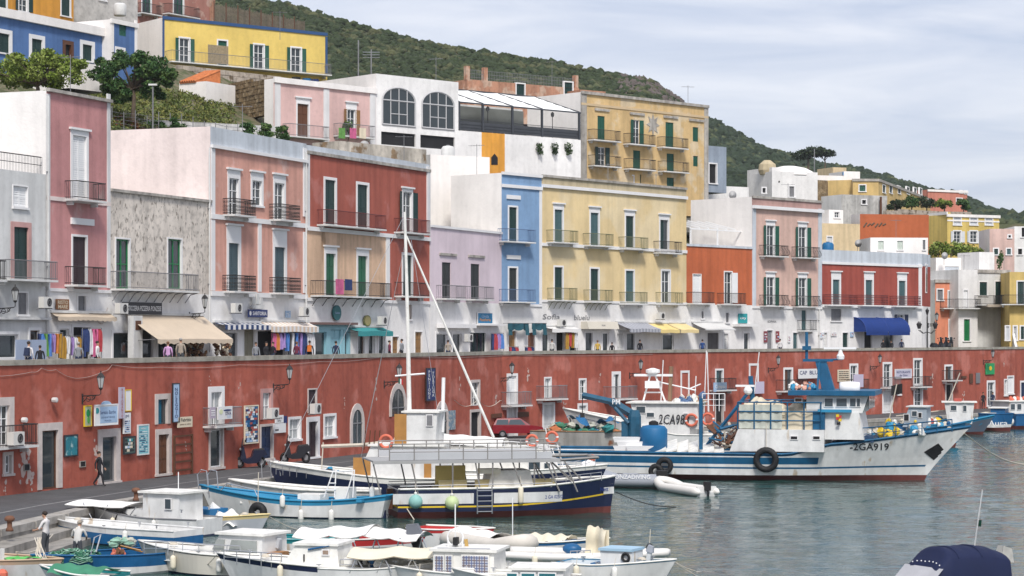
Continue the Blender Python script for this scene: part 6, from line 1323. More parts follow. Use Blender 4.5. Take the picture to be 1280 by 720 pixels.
# boat with blue crate and yellow rim
b = small('crate_boat', 'grey boat with yellow rim loaded with a blue tarp bale and white sheets', 224, 98, 322, 95.5, 2.1, 1, .62, .85, mat('pale_grey_hull', (.50, .52, .56), .4, .1, 1), mat('cream_yellow_rim', (.68, .55, .28), .6))
b.bx(MB(), 226, 262, 636, 652, -.75, .5).build('blue_bale', CRATE, b.p)
m_ = MB(); q = b.P(285, 648, 0); m_.grid(lambda u, v: (q[0]-.9+1.9*u, -.8+1.6*v, q[2]-.2+.55*math.sin(math.pi*u)*math.sin(math.pi*v)+.08*math.sin(u*17+v*9)+.05*math.sin(v*23)), 26, 16); m_.build('sheet_heap', CANV, b.p, True)
m_ = MB(); q = b.P(262, 636, 0); m_.poly([(q[0], -.3, q[2]-.2), (q[0]+.45, -.2, q[2]-.1), (q[0]+.35, -.2, q[2]+.35)]).poly([(q[0]+.45, -.2, q[2]-.1), (q[0]+.6, .3, q[2]-.1), (q[0]+.35, -.2, q[2]+.35)]); m_.build('folded_sail', CANV, b.p)
b.bx(MB(), 302, 308, 646, 657, -.3, .1).build('blue_bottle', CRATE, b.p); b.bx(MB(), 223, 229, 642, 656, -.8, -.3).build('orange_float', YEL, b.p)
# white boat with blue strake behind the fishermen
b = small('long_white_boat', 'long white decked boat with a blue side band behind the two fishermen', 72, 92.5, 236, 88.5, 2.3, -1, .75, .95, BLU, HWHITE, bandh=.25)
b.bx(MB(), 95, 215, 676, 681, -.7, .9).build('deck_cover', CANV, b.p); b.bx(MB(), 157, 170, 663, 677, -.5, .1).build('blue_crate', CRATE, b.p)
m_ = MB(); q = b.P(88, 680, -.6); m_.lathe([(.15, -.2), (.13, .2), (.02, .5)], q, 6); m_.build('white_cloth', CANV, b.p)
# blue net boat with fishermen
NB = small('blue_net_boat', 'blue and white open fishing boat piled with green nets, two men aboard', 60, 77.2, 236, 81.5, 2.5, -1, .72, .92, HWHITE, BLU, deck=.45, deckm=mat('teal_deck', (.03, .14, .2), .8, .2, 2), bandh=.42, anti=HWHITE)
for k, (px, py, r) in enumerate(((75, 699, .55), (88, 695, .7), (100, 700, .55), (110, 697, .5), (66, 701, .4))):
    q = NB.P(px, py, random.uniform(-.6, .3)); m_ = MB()
    for i in range(46):
        a = random.uniform(0, 6.28); u = random.uniform(0, 1); rr = r*math.sqrt(1-u*u*.9)
        m_.tube([(rr*math.cos(a+j*.5), rr*math.sin(a+j*.5)*.8, (r*.55*u+.05*math.sin(j*2+i))) for j in range(5)], .022, 3, i % 3)
    o = m_.build('fishing_net', [NET, mat('dark_green_net', (.03, .13, .08), .95, .3, 4), mat('pale_green_net', (.25, .42, .33), .95, .3, 4)], None, loc=NB.fr.world(q[0], q[1], .62), rz=k); o['kind'] = 'stuff'; tag(o, 'heap of green fishing net in the blue boat', 'net', 'net heaps in the blue boat')
m_ = MB()
for i in range(22): q = NB.P(random.uniform(140, 155), random.uniform(687, 695), random.uniform(-.6, .2)); m_.ball(q, .09, i % 2, 6, 4)
o = m_.build('float_line', [mat('dull_orange', (.55, .16, .10), .7), MATS['rusty_brown']], NB.p, kind='stuff')
m_ = MB()
for i in range(18): q = NB.P(random.uniform(140, 165), random.uniform(675, 681), random.uniform(0, .8)); m_.ball(q, .16, i % 2, 6, 4, (1.5, 1, .6))
m_.build('pale_net_pile', [MATS['pale_green_net'], MATS['pale_net']], NB.p, kind='stuff')
NB.tubes('oars', PINEW, [(142, 680, .3), (176, 688, -.4)], [(138, 679, .5), (178, 690, .1)], r=.03); NB.tubes('hoop_frame', STEEL, [(112, 700, -.6), (118, 672, -.6), (126, 668, -.6), (120, 690, -.6)], r=.03)
m_ = MB()
for i in range(9): m_.tube([NB.P(46+random.uniform(-3, 6), 672, .6), NB.P(50+random.uniform(-8, 6), 692, -.2), NB.P(44+random.uniform(-6, 20), 712, -.8)], .018, 3)
o = m_.build('hanging_lines', ROPE, NB.p)
# cruiser
b = small('white_cruiser', 'ivory cabin cruiser with sloping windscreen and bow rail', 192, 80.5, 352, 78, 2.5, -1, .8, 1.05, BEIGEH, mat('dark_rub_rail', (.10, .08, .07), .6), rim=DECKW, deck=.05, bandh=.05)
b.house('fore_cabin', 205, 285, 683, 703, -.85, .85, DECKW, slope=(1.6, .2)); b.pane(256, 692, 697, 10, -.87, GREYIRON)
b.house('cabin', 263, 327, 669, 702, -.85, .85, HWHITE, slope=(.35, .0), roof=DECKW, ov=.12)
f = b.fr
MB().prism([(f.x(266, -.85), f.z(280, 684)), (f.x(279.5, -.85), f.z(280, 686)), (f.x(281, -.85), f.z(280, 671)), (f.x(272, -.85), f.z(280, 670.5))], -.89, -.84).build('cabin_window', mat('pale_screen', (.32, .34, .33), .1, .2, 2), b.p)
MB().prism([(f.x(286, -.85), f.z(300, 687)), (f.x(321, -.85), f.z(300, 687)), (f.x(321, -.85), f.z(300, 672)), (f.x(290, -.85), f.z(300, 672))], -.89, -.84).build('cabin_window', MATS['pale_screen'], b.p)
b.rail([(180, 694), (215, 694), (262, 698), (300, 700)], -1.0, .5, 'bow_rail', STEEL, 7); b.rail([(180, 694), (215, 694), (262, 698)], .9, .5, 'bow_rail', STEEL, 6)
b.bx(MB(), 298, 346, 690, 704, -.5, .3).build('wicker_basket', mat('wicker', (.35, .18, .08), .9, .3, 6), b.p); m_ = MB(); m_.ball(b.P(312, 690, -.1), .5, 0, 10, 6, (1.2, 1, .6)); m_.build('brown_net_bag', MATS['wicker'], b.p, True)
outboard(b, 344, 683, .2, mat('silver_cowling', (.42, .44, .47), .35, .1), DECKW, .9, .3)
# long boat with navy stripe
b = small('navy_stripe_boat', 'long white cabin boat with a navy stripe along the bottom of the view', 294, 77, 535, 75.2, 2.6, -1, .68, .95, HWHITE, NAVY, rim=DECKW, deck=.04, bandh=.2)
b.house('cabin', 352, 424, 682, 709, -.85, .85, DECKW, slope=(.5, -.1), roof=DECKW, ov=.08); b.tubes('grab_rail', BLU, [(385, 687, -.87), (412, 682, -.87)], r=.035); b.pane(407, 688, 693, 7, -.87, mat('brown_port', (.30, .22, .17), .5), 'cabin_window'); b.bx(MB(), 379, 380.5, 693, 702, -.88, -.84).build('vent_slot', IRON, b.p)
b.rail([(280, 705), (320, 708), (352, 710)], -1.0, .5, 'bow_rail', STEEL, 5); b.rail([(425, 712), (480, 712), (520, 711)], -1.1, .35, 'side_rail', STEEL, 6)
b.bx(MB(), 430, 500, 698, 706, -.8, .6).build('bench', DECKW, b.p)
# boats under awnings
small('red_stripe_boat', 'white and red sided open boat behind the long white awning', 402, 85.5, 512, 84, 2.2, 1, .78, .95, HWHITE, REDS, deckm=TEALH, rim=DECKW, bandh=.26)
b = small('teal_awning_boat', 'teal open boat under a long wavy white awning', 385, 80.5, 522, 79.5, 2.2, 1, .7, .9, TEALH, DECKW, deckm=TEALH, rim=DECKW, bandh=.1)
canopy(b, 'awning', (379, 667), (470, 664), -1.25, 1.1, CANV, .12, .28); canopy(b, 'awning', (466, 665), (532, 672), -1.25, 1.1, CANV, .08, .25)
b.tubes('awning_pole', STEEL, *[[(p, 672, y), (p+d, 692, y)] for p in (381, 420, 440, 470, 500, 528) for d, y in ((8, -1.1), (-7, 1.0), (-6, -1.1))], r=.022, n=4)
outboard(b, 519, 672, -.4, mat('grey_cowling', (.12, .13, .15), .35, .1), BLACK, 1.3, -.3)
b = small('cream_awning_boat', 'white boat with blue bottom under a cream awning', 405, 75.2, 540, 74.6, 2.3, 1, .7, .95, HWHITE, HWHITE, rim=DECKW, deck=.2, anti=BLU)
canopy(b, 'awning', (443, 692), (560, 690), -1.2, 1.1, CREAMC, .1, .25)
b.tubes('awning_pole', STEEL, *[[(p, 697, y), (p+d, 716, y)] for p in (446, 480, 515, 548) for d, y in ((10, -1.1), (-9, -1.1), (8, 1.0))], r=.022, n=4)
m_ = MB()
for i in range(14): q = b.P(random.uniform(450, 480), random.uniform(700, 706), random.uniform(-.6, .4)); m_.ball(q, random.uniform(.08, .16), i % 3, 6, 4)
m_.build('deck_gear', [DECKW, BLU, IRON], b.p, kind='stuff')
b = small('red_line_boat', 'small white boat with a thin red line behind the outboard motor', 520, 89.5, 600, 88, 2.0, 1, .8, .9, HWHITE, REDS, rim=DECKW, bandh=.14)
b.bx(MB(), 530, 545, 669, 674, -.5, .5).build('cushion', TEALH, b.p)
for px, n_ in ((538, 6),):
    m_ = MB()
    for i in range(16): q = b.P(random.uniform(530, 590), random.uniform(672, 680), random.uniform(-.7, .5)); m_.ball(q, random.uniform(.1, .26), i % 2, 7, 5, (1.4, 1, .6))
    m_.build('folded_covers', [CANV, CREAMC], b.p, True)
# plaid curtain cabin
b = small('curtain_cabin_boat', 'white cabin boat with checked curtains in its windows', 490, 74.5, 645, 73.5, 2.6, -1, .7, .9, HWHITE, HWHITE, rim=DECKW, deck=.05)
b.house('cabin', 541, 617, 690, 735, -.9, .9, DECKW, roof=DECKW, ov=.12)
PL = mat('checked_cloth', (.42, .44, .50), .9, .2, 5)
for px, w_ in ((549, 10), (561, 7), (594, 32)):
    f = b.fr; o = b.pane(px, 695, 716, w_, -.93, PL, 'cabin_window', DECKW); x0, x1 = f.x(px-w_/2, -.93), f.x(px+w_/2, -.93); z0, z1 = f.z(px, 716, -.93), f.z(px, 695, -.93); m_ = MB()
    for i in range(max(2, int((x1-x0)/.09))): x = x0+.04+.09*i; m_.box(x, x+.03, -.957, -.951, z0, z1, i % 2)
    for i in range(int((z1-z0)/.09)): z = z0+.04+.09*i; m_.box(x0, x1, -.9565, -.9515, z, z+.03, i % 2)
    m_.build('check_pattern', [mat('brown_check', (.16, .12, .12), .9), mat('blue_check', (.10, .13, .25), .9)], o)
b.tubes('roof_rail', STEEL, [(545, 690, -.8), (547, 685, -.8), (612, 686, -.8), (614, 690, -.8)], r=.02); b.tubes('whip_aerial', WPAINT, [(569, 690, 0), (569, 630, 0)], r=.022); m_ = MB(); q = b.P(569, 683, 0)
m_.torus((q[0], 0, q[2]+.3), .28, .03, 'y', 14, 5).tube([(q[0]-.25, 0, q[2]-.2), (q[0]-.25, 0, q[2]+.3)], .03, 4).tube([(q[0]+.25, 0, q[2]-.2), (q[0]+.25, 0, q[2]+.3)], .03, 4); m_.build('loop_aerial', WPAINT, b.p)
b.tubes('tan_flagpole', mat('tan_cloth', (.5, .32, .10), .8), [(584, 688, .2), (582, 674, .2)], r=.07)
b.bx(MB(), 566, 571, 672, 682, -.2, .1).build('lamp_box', BLACK, b.p)
# beige inflatable and long white inflatable
fR, tR = rib('beige_inflatable', 'pale inflatable boat with thick covered tubes behind the cabin boat', 570, 88, 662, 82.5, 1.9, 1, .34, mat('pale_cover', (.62, .58, .52), .7, .1, 2), .5)
MB().grid(lambda u, v: (fR.L*(.05+.6*u), -.6+1.2*v, .75+.2*math.sin(math.pi*v)+.06*math.sin(u*14)), 16, 8).build('tube_cover', CANV, tR, True)
MB().tube([(fR.L*.9, -.4, .5), (fR.L*.9, -.4, 2.5)], .02, 4).build('whip_aerial', WPAINT, tR)
b = small('long_white_inflatable', 'long white rigid boat with steel hand rails and an upright folded cover', 628, 80.5, 812, 78.5, 2.2, 1, .62, .85, mat('white_tube', (.72, .70, .67), .5, .06), DECKW, rim=mat('white_tube_rim', (.74, .72, .69), .5, .06), rimr=.16, deck=.25, anti=GREYH)
q = b.P(749, 690, .1); m_ = MB(); m_.grid(lambda u, v: (q[0]-.42+.8*u-.12*(1-v), .25*math.sin(u*5)+.05*math.sin(v*7), q[2]-.1+.95*v+.1*(1-u)*v+.04*math.sin(u*19)), 14, 12); m_.grid(lambda u, v: (q[0]-.42+.8*u, .35+.25*math.sin(u*5), q[2]-.1+.92*v), 10, 8); m_.build('upright_cover', CREAMC, b.p, True)
b.rail([(650, 703), (664, 703)], -.8, .35, 'hand_rail', STEEL, 2, mid=0); b.rail([(713, 701), (738, 700)], -.8, .35, 'hand_rail', STEEL, 3, mid=0); b.rail([(676, 702), (690, 702)], -.8, .3, 'hand_rail', STEEL, 2, mid=0)
m_ = MB(); m_.ball(b.P(715, 686, .5), .3, 0, 8, 5, (1.3, 1, .7)); m_.build('blue_bundle', BLU, b.p, True); b.bx(MB(), 640, 700, 700, 705, -.5, .5).build('seat_cushions', DECKW, b.p)
b.tubes('bow_hoop', STEEL, [(790, 693, -.4), (792, 684, -.4), (800, 684, -.4), (802, 692, -.4)], r=.025)
fender(b, 812, 686, .4, BLACK, lab='small dark fender at the bow of the long white rigid boat', y=-.3)
# blue interior boat bottom
b = small('white_box_boat', 'white boat with light blue interior and a white box cabin', 702, 76.8, 822, 75.2, 2.2, 1, .72, .95, HWHITE, CYAN, deckm=CYAN, rim=DECKW, deck=.3, bandh=.05, anti=BLU)
b.house('box_cabin', 751, 789, 689, 712, -.55, .55, HWHITE, slope=(-.05, 0), roof=mat('pale_blue_roof', (.35, .52, .65), .5), ov=.04)
m_ = MB(); m_.torus(b.P(782, 697, -.58), .13, .05, 'y', 14, 5); m_.build('porthole', BLACK, b.p); b.bx(MB(), 738, 750, 704, 711, -.5, .2).build('blue_crate', CRATE, b.p)
outboard(b, 812, 690, .5, GREYH, GREYW, .6, .2)
b = small('lifebuoy_boat', 'small white wheelhouse boat with an orange lifebuoy on its roof', 590, 72.4, 722, 71.8, 2.4, -1, .65, .9, HWHITE, HWHITE, rim=DECKW, deck=.1)
b.house('cabin', 632, 704, 713, 745, -.85, .85, HWHITE, slope=(.2, 0), roof=DECKW, ov=.1)
for px, w_ in ((640, 12), (660, 16), (684, 20)): b.pane(px, 717, 727, w_, -.88, mat('teal_screen', (.03, .14, .17), .1, .2))
q = b.P(663, 712, -.3); ring_part('lifebuoy', b.p, q, .34, .1, 'z')
# navy canopy boat bottom right
b = small('navy_canopy_boat', 'white motor boat under a buttoned navy canopy at the bottom right', 1130, 69.0, 1248, 70.9, 2.1, -1, .75, .95, HWHITE, HWHITE, rim=DECKW, deck=.05)
NAVC = mat('navy_canvas', (.006, .012, .05), .8, .15, 2)
f = b.fr
def cv(u, v):
    px = 1149+92*u+6*math.sin(v*3.1)*(1-u); x = f.x(px); e = math.sin(math.pi*v); zz = .62+1.18*min(1, (u*3.2+.42))*(1 if u < .62 else 1-.22*((u-.62)/.38)**2)
    y = -.95+1.9*v; return (x, y, .75+(zz-.55)*(e**.2 if 0 < v < 1 else 0)*.92+.02*math.sin(u*40)*e)
MB().grid(cv, 26, 18).build('canopy', NAVC, b.p, True)
MB().grid(lambda u, v: (f.x(1137+18*v), -.95+1.9*u, .75+.55*v), 8, 4).build('windscreen', mat('milky_screen', (.42, .42, .44), .15, .15, 2), b.p)
m_ = MB()
for i in range(8): q = cv(.04+.02*abs(i-4)/4, .14+.1*i); m_.ball((q[0], q[1], q[2]+.02), .025, 0, 6, 4)
m_.build('canopy_buttons', WPAINT, b.p, kind='stuff')
for u in (.3, .62): MB().tube([(lambda q: (q[0], q[1], q[2]+.012))(cv(u, v/16)) for v in range(1, 16)], .022, 4).build('canopy_hoop', NAVC, b.p); outboard(b, 1254, 702, 0, DECKW, DECKW, 1.25, .1); b.tubes('whip_aerial', WPAINT, [(1218, 684, 0), (1228, 612, 0)], r=.022); b.tubes('aerial_sleeve', GREEN, [(1224, 658, 0), (1225, 650, 0)], r=.06)
# corner boat with green mat
b = small('corner_boat', 'pale decked boat with a green mat cut by the lower left corner', -70, 79, 62, 75.5, 2.4, 1, .75, .95, HWHITE, mat('tan_rim', (.50, .37, .26), .7), deckm=mat('pale_tan_deck', (.58, .50, .38), .8, .15, 2), deck=.04)
m_ = MB(); q = b.P(14, 706, -.2); m_.grid(lambda u, v: (q[0]-.7+1.5*u+.1*math.sin(v*9), -.5+1.0*v, .80+.12*u*.6+.03*math.sin(u*18+v*6)), 14, 8); m_.build('green_mat', mat('vivid_green', (.10, .42, .10), .8, .2, 3), b.p)
b.tubes('corner_post', GREYW, [(2, 716, -.7), (3, 686, -.7)], r=.09); m_ = MB(); m_.ball(b.P(3, 718, -1.1), .2, 0, 8, 5); m_.build('orange_float', ORG, b.p)
b = small('green_tarp_boat', 'small boat under a green tarp at the bottom edge below the net boat', 72, 74.3, 150, 73.6, 1.9, -1, .6, .8, HWHITE, TEALH, rim=DECKW, bandh=.12)
q = b.P(105, 716, 0); MB().grid(lambda u, v: (q[0]-1.0+2.0*u, -.8+1.6*v, .62+.28*math.sin(math.pi*v)*(1-.4*u)+.04*math.sin(u*19+v*7)), 16, 10).build('tarp', mat('green_tarp', (.05, .22, .13), .8, .2, 2), b.p, True)
b = small('teal_rim_skiff', 'white open skiff with a teal rim between the cruiser and the awning boats', 336, 86.5, 432, 84.5, 2.0, 1, .68, .9, HWHITE, TEALH, deckm=TEALH, rim=TEALH, bandh=.14)
for x in (.3, .55): MB().box(b.L*x-.13, b.L*x+.13, -.85, .85, .5, .54).build('thwart', PINEW, b.p)
outboard(b, 340, 682, 0, GREYH, GREYW, .8, .2)
b = small('covered_skiff', 'low white skiff with a pale rumpled cover behind the long white rigid boat', 652, 86, 742, 84.5, 1.9, 1, .6, .82, HWHITE, BLU, rim=DECKW, bandh=.12)
MB().grid(lambda u, v: (b.L*(.08+.6*u), -.8+1.6*v, .62+.22*math.sin(math.pi*v)+.05*math.sin(u*21+v*8)+.03*math.sin(v*25)), 22, 12).build('cover', CREAMC, b.p, True)
# boats on the right behind the trawler bow
b = Boat('grey_cabin_boat', 'blue fishing boat with a small grey wheelhouse right of the trawler wheelhouse', 1095, 172, 1192, 170, 4, 1, lambda t: 1.2+.7*max(0, (t-.4)/.6)**1.6, [(-.4, 0), (.3, 1), ('-.3', 0), ('0', 2)], [CYAN, ANTI, TRB], rim=TRB, deck=.2)
b.house('wheelhouse', 1128, 1158, 509, 534, -1.2, 1.2, mat('blue_grey_paint', (.30, .35, .40), .5, .1), slope=(.5, 0), roof=GREYW, ov=.2); b.pane(1143, 514, 520, 6, -1.23); b.pane(1150, 516, 522, 4, -1.23, DARK); b.pane(1133, 518, 526, 6, -1.23, DARK)
m_ = MB()
for i in range(34): q = b.P(random.uniform(1106, 1190), random.uniform(526, 538), random.uniform(-1.3, 1)); m_.ball(q, random.uniform(.12, .4), i % 5, 7, 5)
m_.build('deck_gear', [DECKW, YEL, CYAN, ROPE, BLU], b.p, kind='stuff'); b.tubes('flag_pole', ROPE, [(1112, 522, 0), (1121, 480, 0)], r=.05)
q = b.P(1114, 487, 0); MB().grid(lambda u, v: (q[0]+.9*u, .1*math.sin(u*5), q[2]+.3-.8*v+.2*u), 5, 3).build('marker_flag', BLACK, b.p)
b = Boat('white_wheelhouse_boat', 'dark blue fishing boat with a white wheelhouse right of the trawler bow', 1148, 192, 1226, 191, 4, 1, lambda t: .9+.8*max(0, (t-.4)/.6)**1.6, [(-.4, 0), (.25, 1), ('-.2', 0), ('0', 2)], [mat('slate_hull', (.12, .15, .2), .4, .15), ANTI, CYAN], rim=CYAN, deck=.2, fl=.25, rake=1.2)
b.house('wheelhouse', 1185, 1215, 503.5, 530, -1.3, 1.3, HWHITE, slope=(-.3, .2), roof=DECKW, ov=.25); b.pane(1192, 507, 513, 7, -1.33); b.pane(1206, 507, 514, 4, -1.33); b.bx(MB(), 1193, 1202, 498, 503, -.5, .5).build('red_liferaft', mat('dull_red', (.4, .08, .06), .6), b.p)
b.tubes('whip_aerial', ROPE, [(1185, 503, 0), (1200, 466, 0)], [(1187, 512, .3), (1120, 520, .3)], r=.05); m_ = MB()
for i in range(26): q = b.P(random.uniform(1150, 1230), random.uniform(524, 531), random.uniform(-1.2, 1)); m_.ball(q, random.uniform(.14, .36), i % 5, 7, 5)
m_.build('deck_gear', [DECKW, YEL, MATS['dull_red'], ROPE, CYAN], b.p, kind='stuff')
b = Boat('blue_stern_boat', 'bright blue fishing boat with a white name and dark red bottom', 1226, 199, 1262, 198, 3.6, 1, lambda t: 1.6, [(-.4, 0), (.35, 1), (.62, 0), ('-.02', 2), ('0', 2)], [HWHITE, ANTI, BLU], rim=BLU, deck=.3, rake=.4, fl=.6)
b.tx('Aura', 1247, 529, .5, WPAINT, wid=1.5); b.house('cabin', 1238, 1256, 510.5, 525, -1, 1, BLU, roof=DECKW, ov=.2); b.bx(MB(), 1226, 1245, 516, 523, -1.2, 1.2).build('cream_awning', CREAMC, b.p)
b = Boat('right_edge_boat', 'blue boat with a white cabin and orange roof gear at the right edge', 1258, 203, 1320, 206, 3.8, 1, lambda t: 1.3, [(-.4, 0), (.3, 1), ('-.25', 2), ('0', 2)], [HWHITE, ANTI, BLU], rim=BLU, deck=.2)
b.house('cabin', 1262, 1300, 502, 517, -1.2, 1.2, HWHITE, roof=DECKW, ov=.2)
for px in (1266, 1274): b.pane(px, 505, 512, 5, -1.23)
m_ = MB()
for i in range(8): m_.ball(b.P(1264+4*i, 499, random.uniform(-.5, .5)), .25, i % 2, 6, 4)
m_.build('roof_gear', [ORG, DECKW], b.p, kind='stuff'); m_ = MB(); m_.ball(b.P(1262, 527, -2.1), .42, 0, 10, 7); m_.build('round_fender', DECKW, b.p, True)
# mooring ropes
def rope(name, label, pts, r=.022, m=ROPE):
    tag(MB().tube(pts, r, 4).build(name, m), label, 'rope')
a, c = T.fr.world(T.L+2.6, -.3, 2.9), G(1292, 582, 0); rope('mooring_rope', 'long pale mooring rope running from the trawler bow to the right', [a.lerp(c, i/8)-Vector((0, 0, .5*math.sin(math.pi*i/8))) for i in range(9)], .04)
a, c = NT.fr.world(NT.L+.3, 0, 1.0), G(845, 634, 0); rope('mooring_rope', 'thin dark mooring line dropping from the tour boat bow into the water', [a.lerp(c, i/6)-Vector((0, 0, .2*math.sin(math.pi*i/6))) for i in range(7)], .025, IRON)
a, c = NT.fr.world(.2, -.6, 1.0), G(518, 650, 0); rope('mooring_rope', 'short pale rope hanging from the stern of the tour boat', [a, c], .03)
for i, (p, q, l) in enumerate((((352, 575), (420, 520), ''),)):
    pass
for px, py, qx, qy, lab in ((66, 668, 20, 690, 'slack mooring rope from the lower left quay bollard to the boats'), (262, 612, 243, 604, 'mooring rope from the blue rimmed boat bow to the quay')):
    a, c = G(px, py, .8), G(qx, qy, .9); rope('mooring_rope', lab, [a.lerp(c, i/6)-Vector((0, 0, .3*math.sin(math.pi*i/6))) for i in range(7)], .025)
# ---------------------------------------------------------------- fittings on the house fronts
def FF(px): return Fr(px-4, poly_D(FAC, px-4), px+4, poly_D(FAC, px+4))
def WF(px): return Fr(px-4, poly_D(WAL, px-4), px+4, poly_D(WAL, px+4))
def at(fr, px, py, y=0): return fr.world(fr.x(px, y), y, fr.z(px, py, y))
# air conditioners
def ac_proto():
    t = thing('air_conditioner', '', 'air conditioner'); M_ = mat('ac_white', (.62, .61, .58), .5, .1)
    MB().box(-.45, .45, -.45, -.1, 0, .62).build('case', M_, t); MB().torus((.1, -.455, .31), .23, .015, 'y', 18, 4).torus((.1, -.455, .31), .13, .012, 'y', 14, 4).lathe([(.24, -.004), (.24, .0)], (.1, -.45, .31), 18, 1, 'y').build('fan_grille', [GREYIRON, DARK], t)
    MB().box(-.4, -.36, -.45, .05, -.06, -.004).build('bracket', GREYIRON, t); MB().box(.36, .4, -.45, .05, -.06, -.004).build('bracket', GREYIRON, t); return t
AC = ac_proto()
for i, (fr_, px, py, lab) in enumerate(((FF, 52, 385, 'white air conditioner under the grey house balcony beside the dusty pink house'), (FF, 147, 392, 'air conditioner left of the dark pizzeria sign'), (FF, 291, 391, 'dirty air conditioner under the salmon house left of the ship sign'), (FF, 376, 395, 'air conditioner beside the salmon house drainpipe above the striped awning'), (FF, 474, 406, 'air conditioner beside the round olive sign'), (FF, 823, 399, 'air conditioner under the yellow house at its right end'), (FF, 699, 408, 'upright grey air conditioner beside the script lettering under the yellow house'), (WF, 14, 556, 'air conditioner on the red wall balcony at the left edge'), (WF, 336, 523, 'air conditioner above the navy door on the red wall'), (WF, 389.5, 517, 'white air conditioner under the high narrow window of the red wall'), (FF, 582, 427, 'white air conditioner beside the lilac house shop'))):
    f = fr_(px); p = at(f, px, py, -.45 if i not in (7,) else -.8)
    o = dup(AC, p, f.rz, lab); o['group'] = 'air conditioners on the walls'
for o in [AC]+list(AC.children): bpy.data.objects.remove(o)
# lanterns on brackets
def lantern_proto():
    t = thing('wall_lantern', '', 'lamp')
    MB().lathe([(.04, 0), (.11, .03), (.2, .52), (.2, .55)], (0, 0, 0), 6).build('lamp_glass', mat('frosted_glass', (.42, .43, .43), .2, .1), t)
    mb = MB(); mb.lathe([(.24, .55), (.2, .62), (.1, .74), (.03, .78), (.03, .88)], n=6)
    for k in range(6): a = math.pi/3*k; mb.tube([(.11*math.cos(a), .11*math.sin(a), .02), (.21*math.cos(a), .21*math.sin(a), .56)], .016, 3)
    mb.lathe([(.02, -.12), (.12, -.03), (.1, .02)], n=6); mb.build('lamp_cap', IRON, t)
    mb = MB(); mb.tube([(0, 0, -.1), (0, 0, -.3), (-.1, 0, -.36), (-1.1, 0, -.42)], .028, 4); mb.tube([(-.3, 0, -.4), (-.5, 0, -.62), (-.85, 0, -.55), (-1.1, 0, -.75)], .024, 4); mb.torus((-.75, 0, -.56), .13, .02, 'y', 12, 4).torus((-.42, 0, -.5), .08, .018, 'y', 10, 4).box(-1.15, -1.08, -.06, .06, -.85, -.3); mb.build('bracket', IRON, t); return t
LN = lantern_proto()
for fr_, px, py, rr, lab in ((WF, 126, 485, 0, 'iron wall lantern above the white travel sign on the red wall, leftmost of the wall'), (WF, 362, 473, 0, 'iron wall lantern above the white wall notices, second on the red wall'), (WF, 499, 470, 0, 'iron wall lantern beside the boat mast on the red wall'), (WF, 640, 466, 0, 'iron wall lantern above the white door of the red wall'), (WF, 801, 461, 0, 'iron wall lantern above the radar of the 2CA988 boat'), (WF, 973, 455, 0, 'iron wall lantern left of the trawler mast'), (WF, 1100, 453, 0, 'iron wall lantern right of the trawler radar'), (WF, 1241, 446, 0, 'iron wall lantern above the green sign, rightmost on the red wall'), (FF, 19, 376, 0, 'iron lantern on the grey house at the left edge'), (FF, 256, 384, 0, 'iron lantern at the right end of the weathered house'), (FF, 1171, 400, 0, 'iron lantern at the rounded corner of the crimson house')):
    f = fr_(px); o = dup(LN, at(f, px, py, -1.1), f.rz+math.pi/2*.0, lab); o.rotation_euler.z = f.rz-math.pi/2; o['group'] = 'iron wall lanterns'
for o in [LN]+list(LN.children): bpy.data.objects.remove(o)
# awnings
def awning(label, pa, pb, yt, yb, proj, m1, m2=None, n=12, val=.25, scal=False, name='shop_awning', txt=None):
    f = fac(pa, pb); t = thing(name, label, 'awning', (f.a.x, f.a.y, 0), f.rz); pm = (pa+pb)/2; zt = f.z(pm, yt); zb = f.z(pm, yb, -proj); L = f.L
    k = n*2 if m2 else 12; ms = [m1, m2] if m2 else [m1]
    fn = lambda u, v: (L*u, -.03-(proj-.03)*v, zt+(zb-zt)*v-.05*math.sin(math.pi*v)-.02*math.sin(math.pi*u*3))
    MB().grid(fn, k, 4, (lambda a, b: a % 2) if m2 else 0).build('fabric', ms, t)
    mb = MB()
    for i in range(k):
        x0, x1 = L*i/k, L*(i+1)/k; xm = (x0+x1)/2; z = zb-.02*math.sin(math.pi*(i+.5)/k*3); mb.poly([(x0, -proj-.005, z), (x1, -proj-.005, z), (x1, -proj-.005, z-val*(.75 if scal else 1)), (xm, -proj-.005, z-val), (x0, -proj-.005, z-val*(.75 if scal else 1))], i % 2 if m2 else 0)
    mb.build('valance', ms, t); MB().tube([(.1, 0, zb-.1), (.1, -proj, zb)], .025, 4).build('arm', GREYIRON, t); MB().tube([(L-.1, 0, zb-.1), (L-.1, -proj, zb)], .025, 4).build('arm', GREYIRON, t); MB().box(-.05, L+.05, -.16, .0, zt-.02, zt+.12).build('cassette', GREYW, t)
    if txt: lettering(t, txt, .16, L*.5, zb-val*.5, BROWN, y=-proj-.012)
    return t
ABE = mat('beige_awning', (.58, .48, .37), .85, .08, 1); STW = mat('awning_white', (.72, .71, .70), .85, .06)
awning('wide beige awning over the pizzeria with two people under it', 157, 253, 394, 424, 2.2, ABE, None, 12, .3, True)
awning('narrow rolled tan awning above the clothes under the dusty pink house', 63, 137, 391, 396, .5, ABE, None, 20, .25, True)
awning('dark blue and white striped awning under the salmon house', 266, 324, 403, 406, .9, mat('awning_navy', (.03, .06, .16), .85), STW, 9, .3)
awning('cream awning with pale stripes above the clothes shop', 324, 384, 402, 408, .9, mat('awning_cream', (.66, .52, .40), .85), STW, 12, .38)
awning('bright teal awning under the stained cream house', 434, 478, 409, 414, .9, mat('awning_teal', (.04, .26, .27), .85), None, 8, .35)
awning('plain white awning at the left under the yellow house', 680, 716, 408, 411, .9, STW, None, 8, .3)
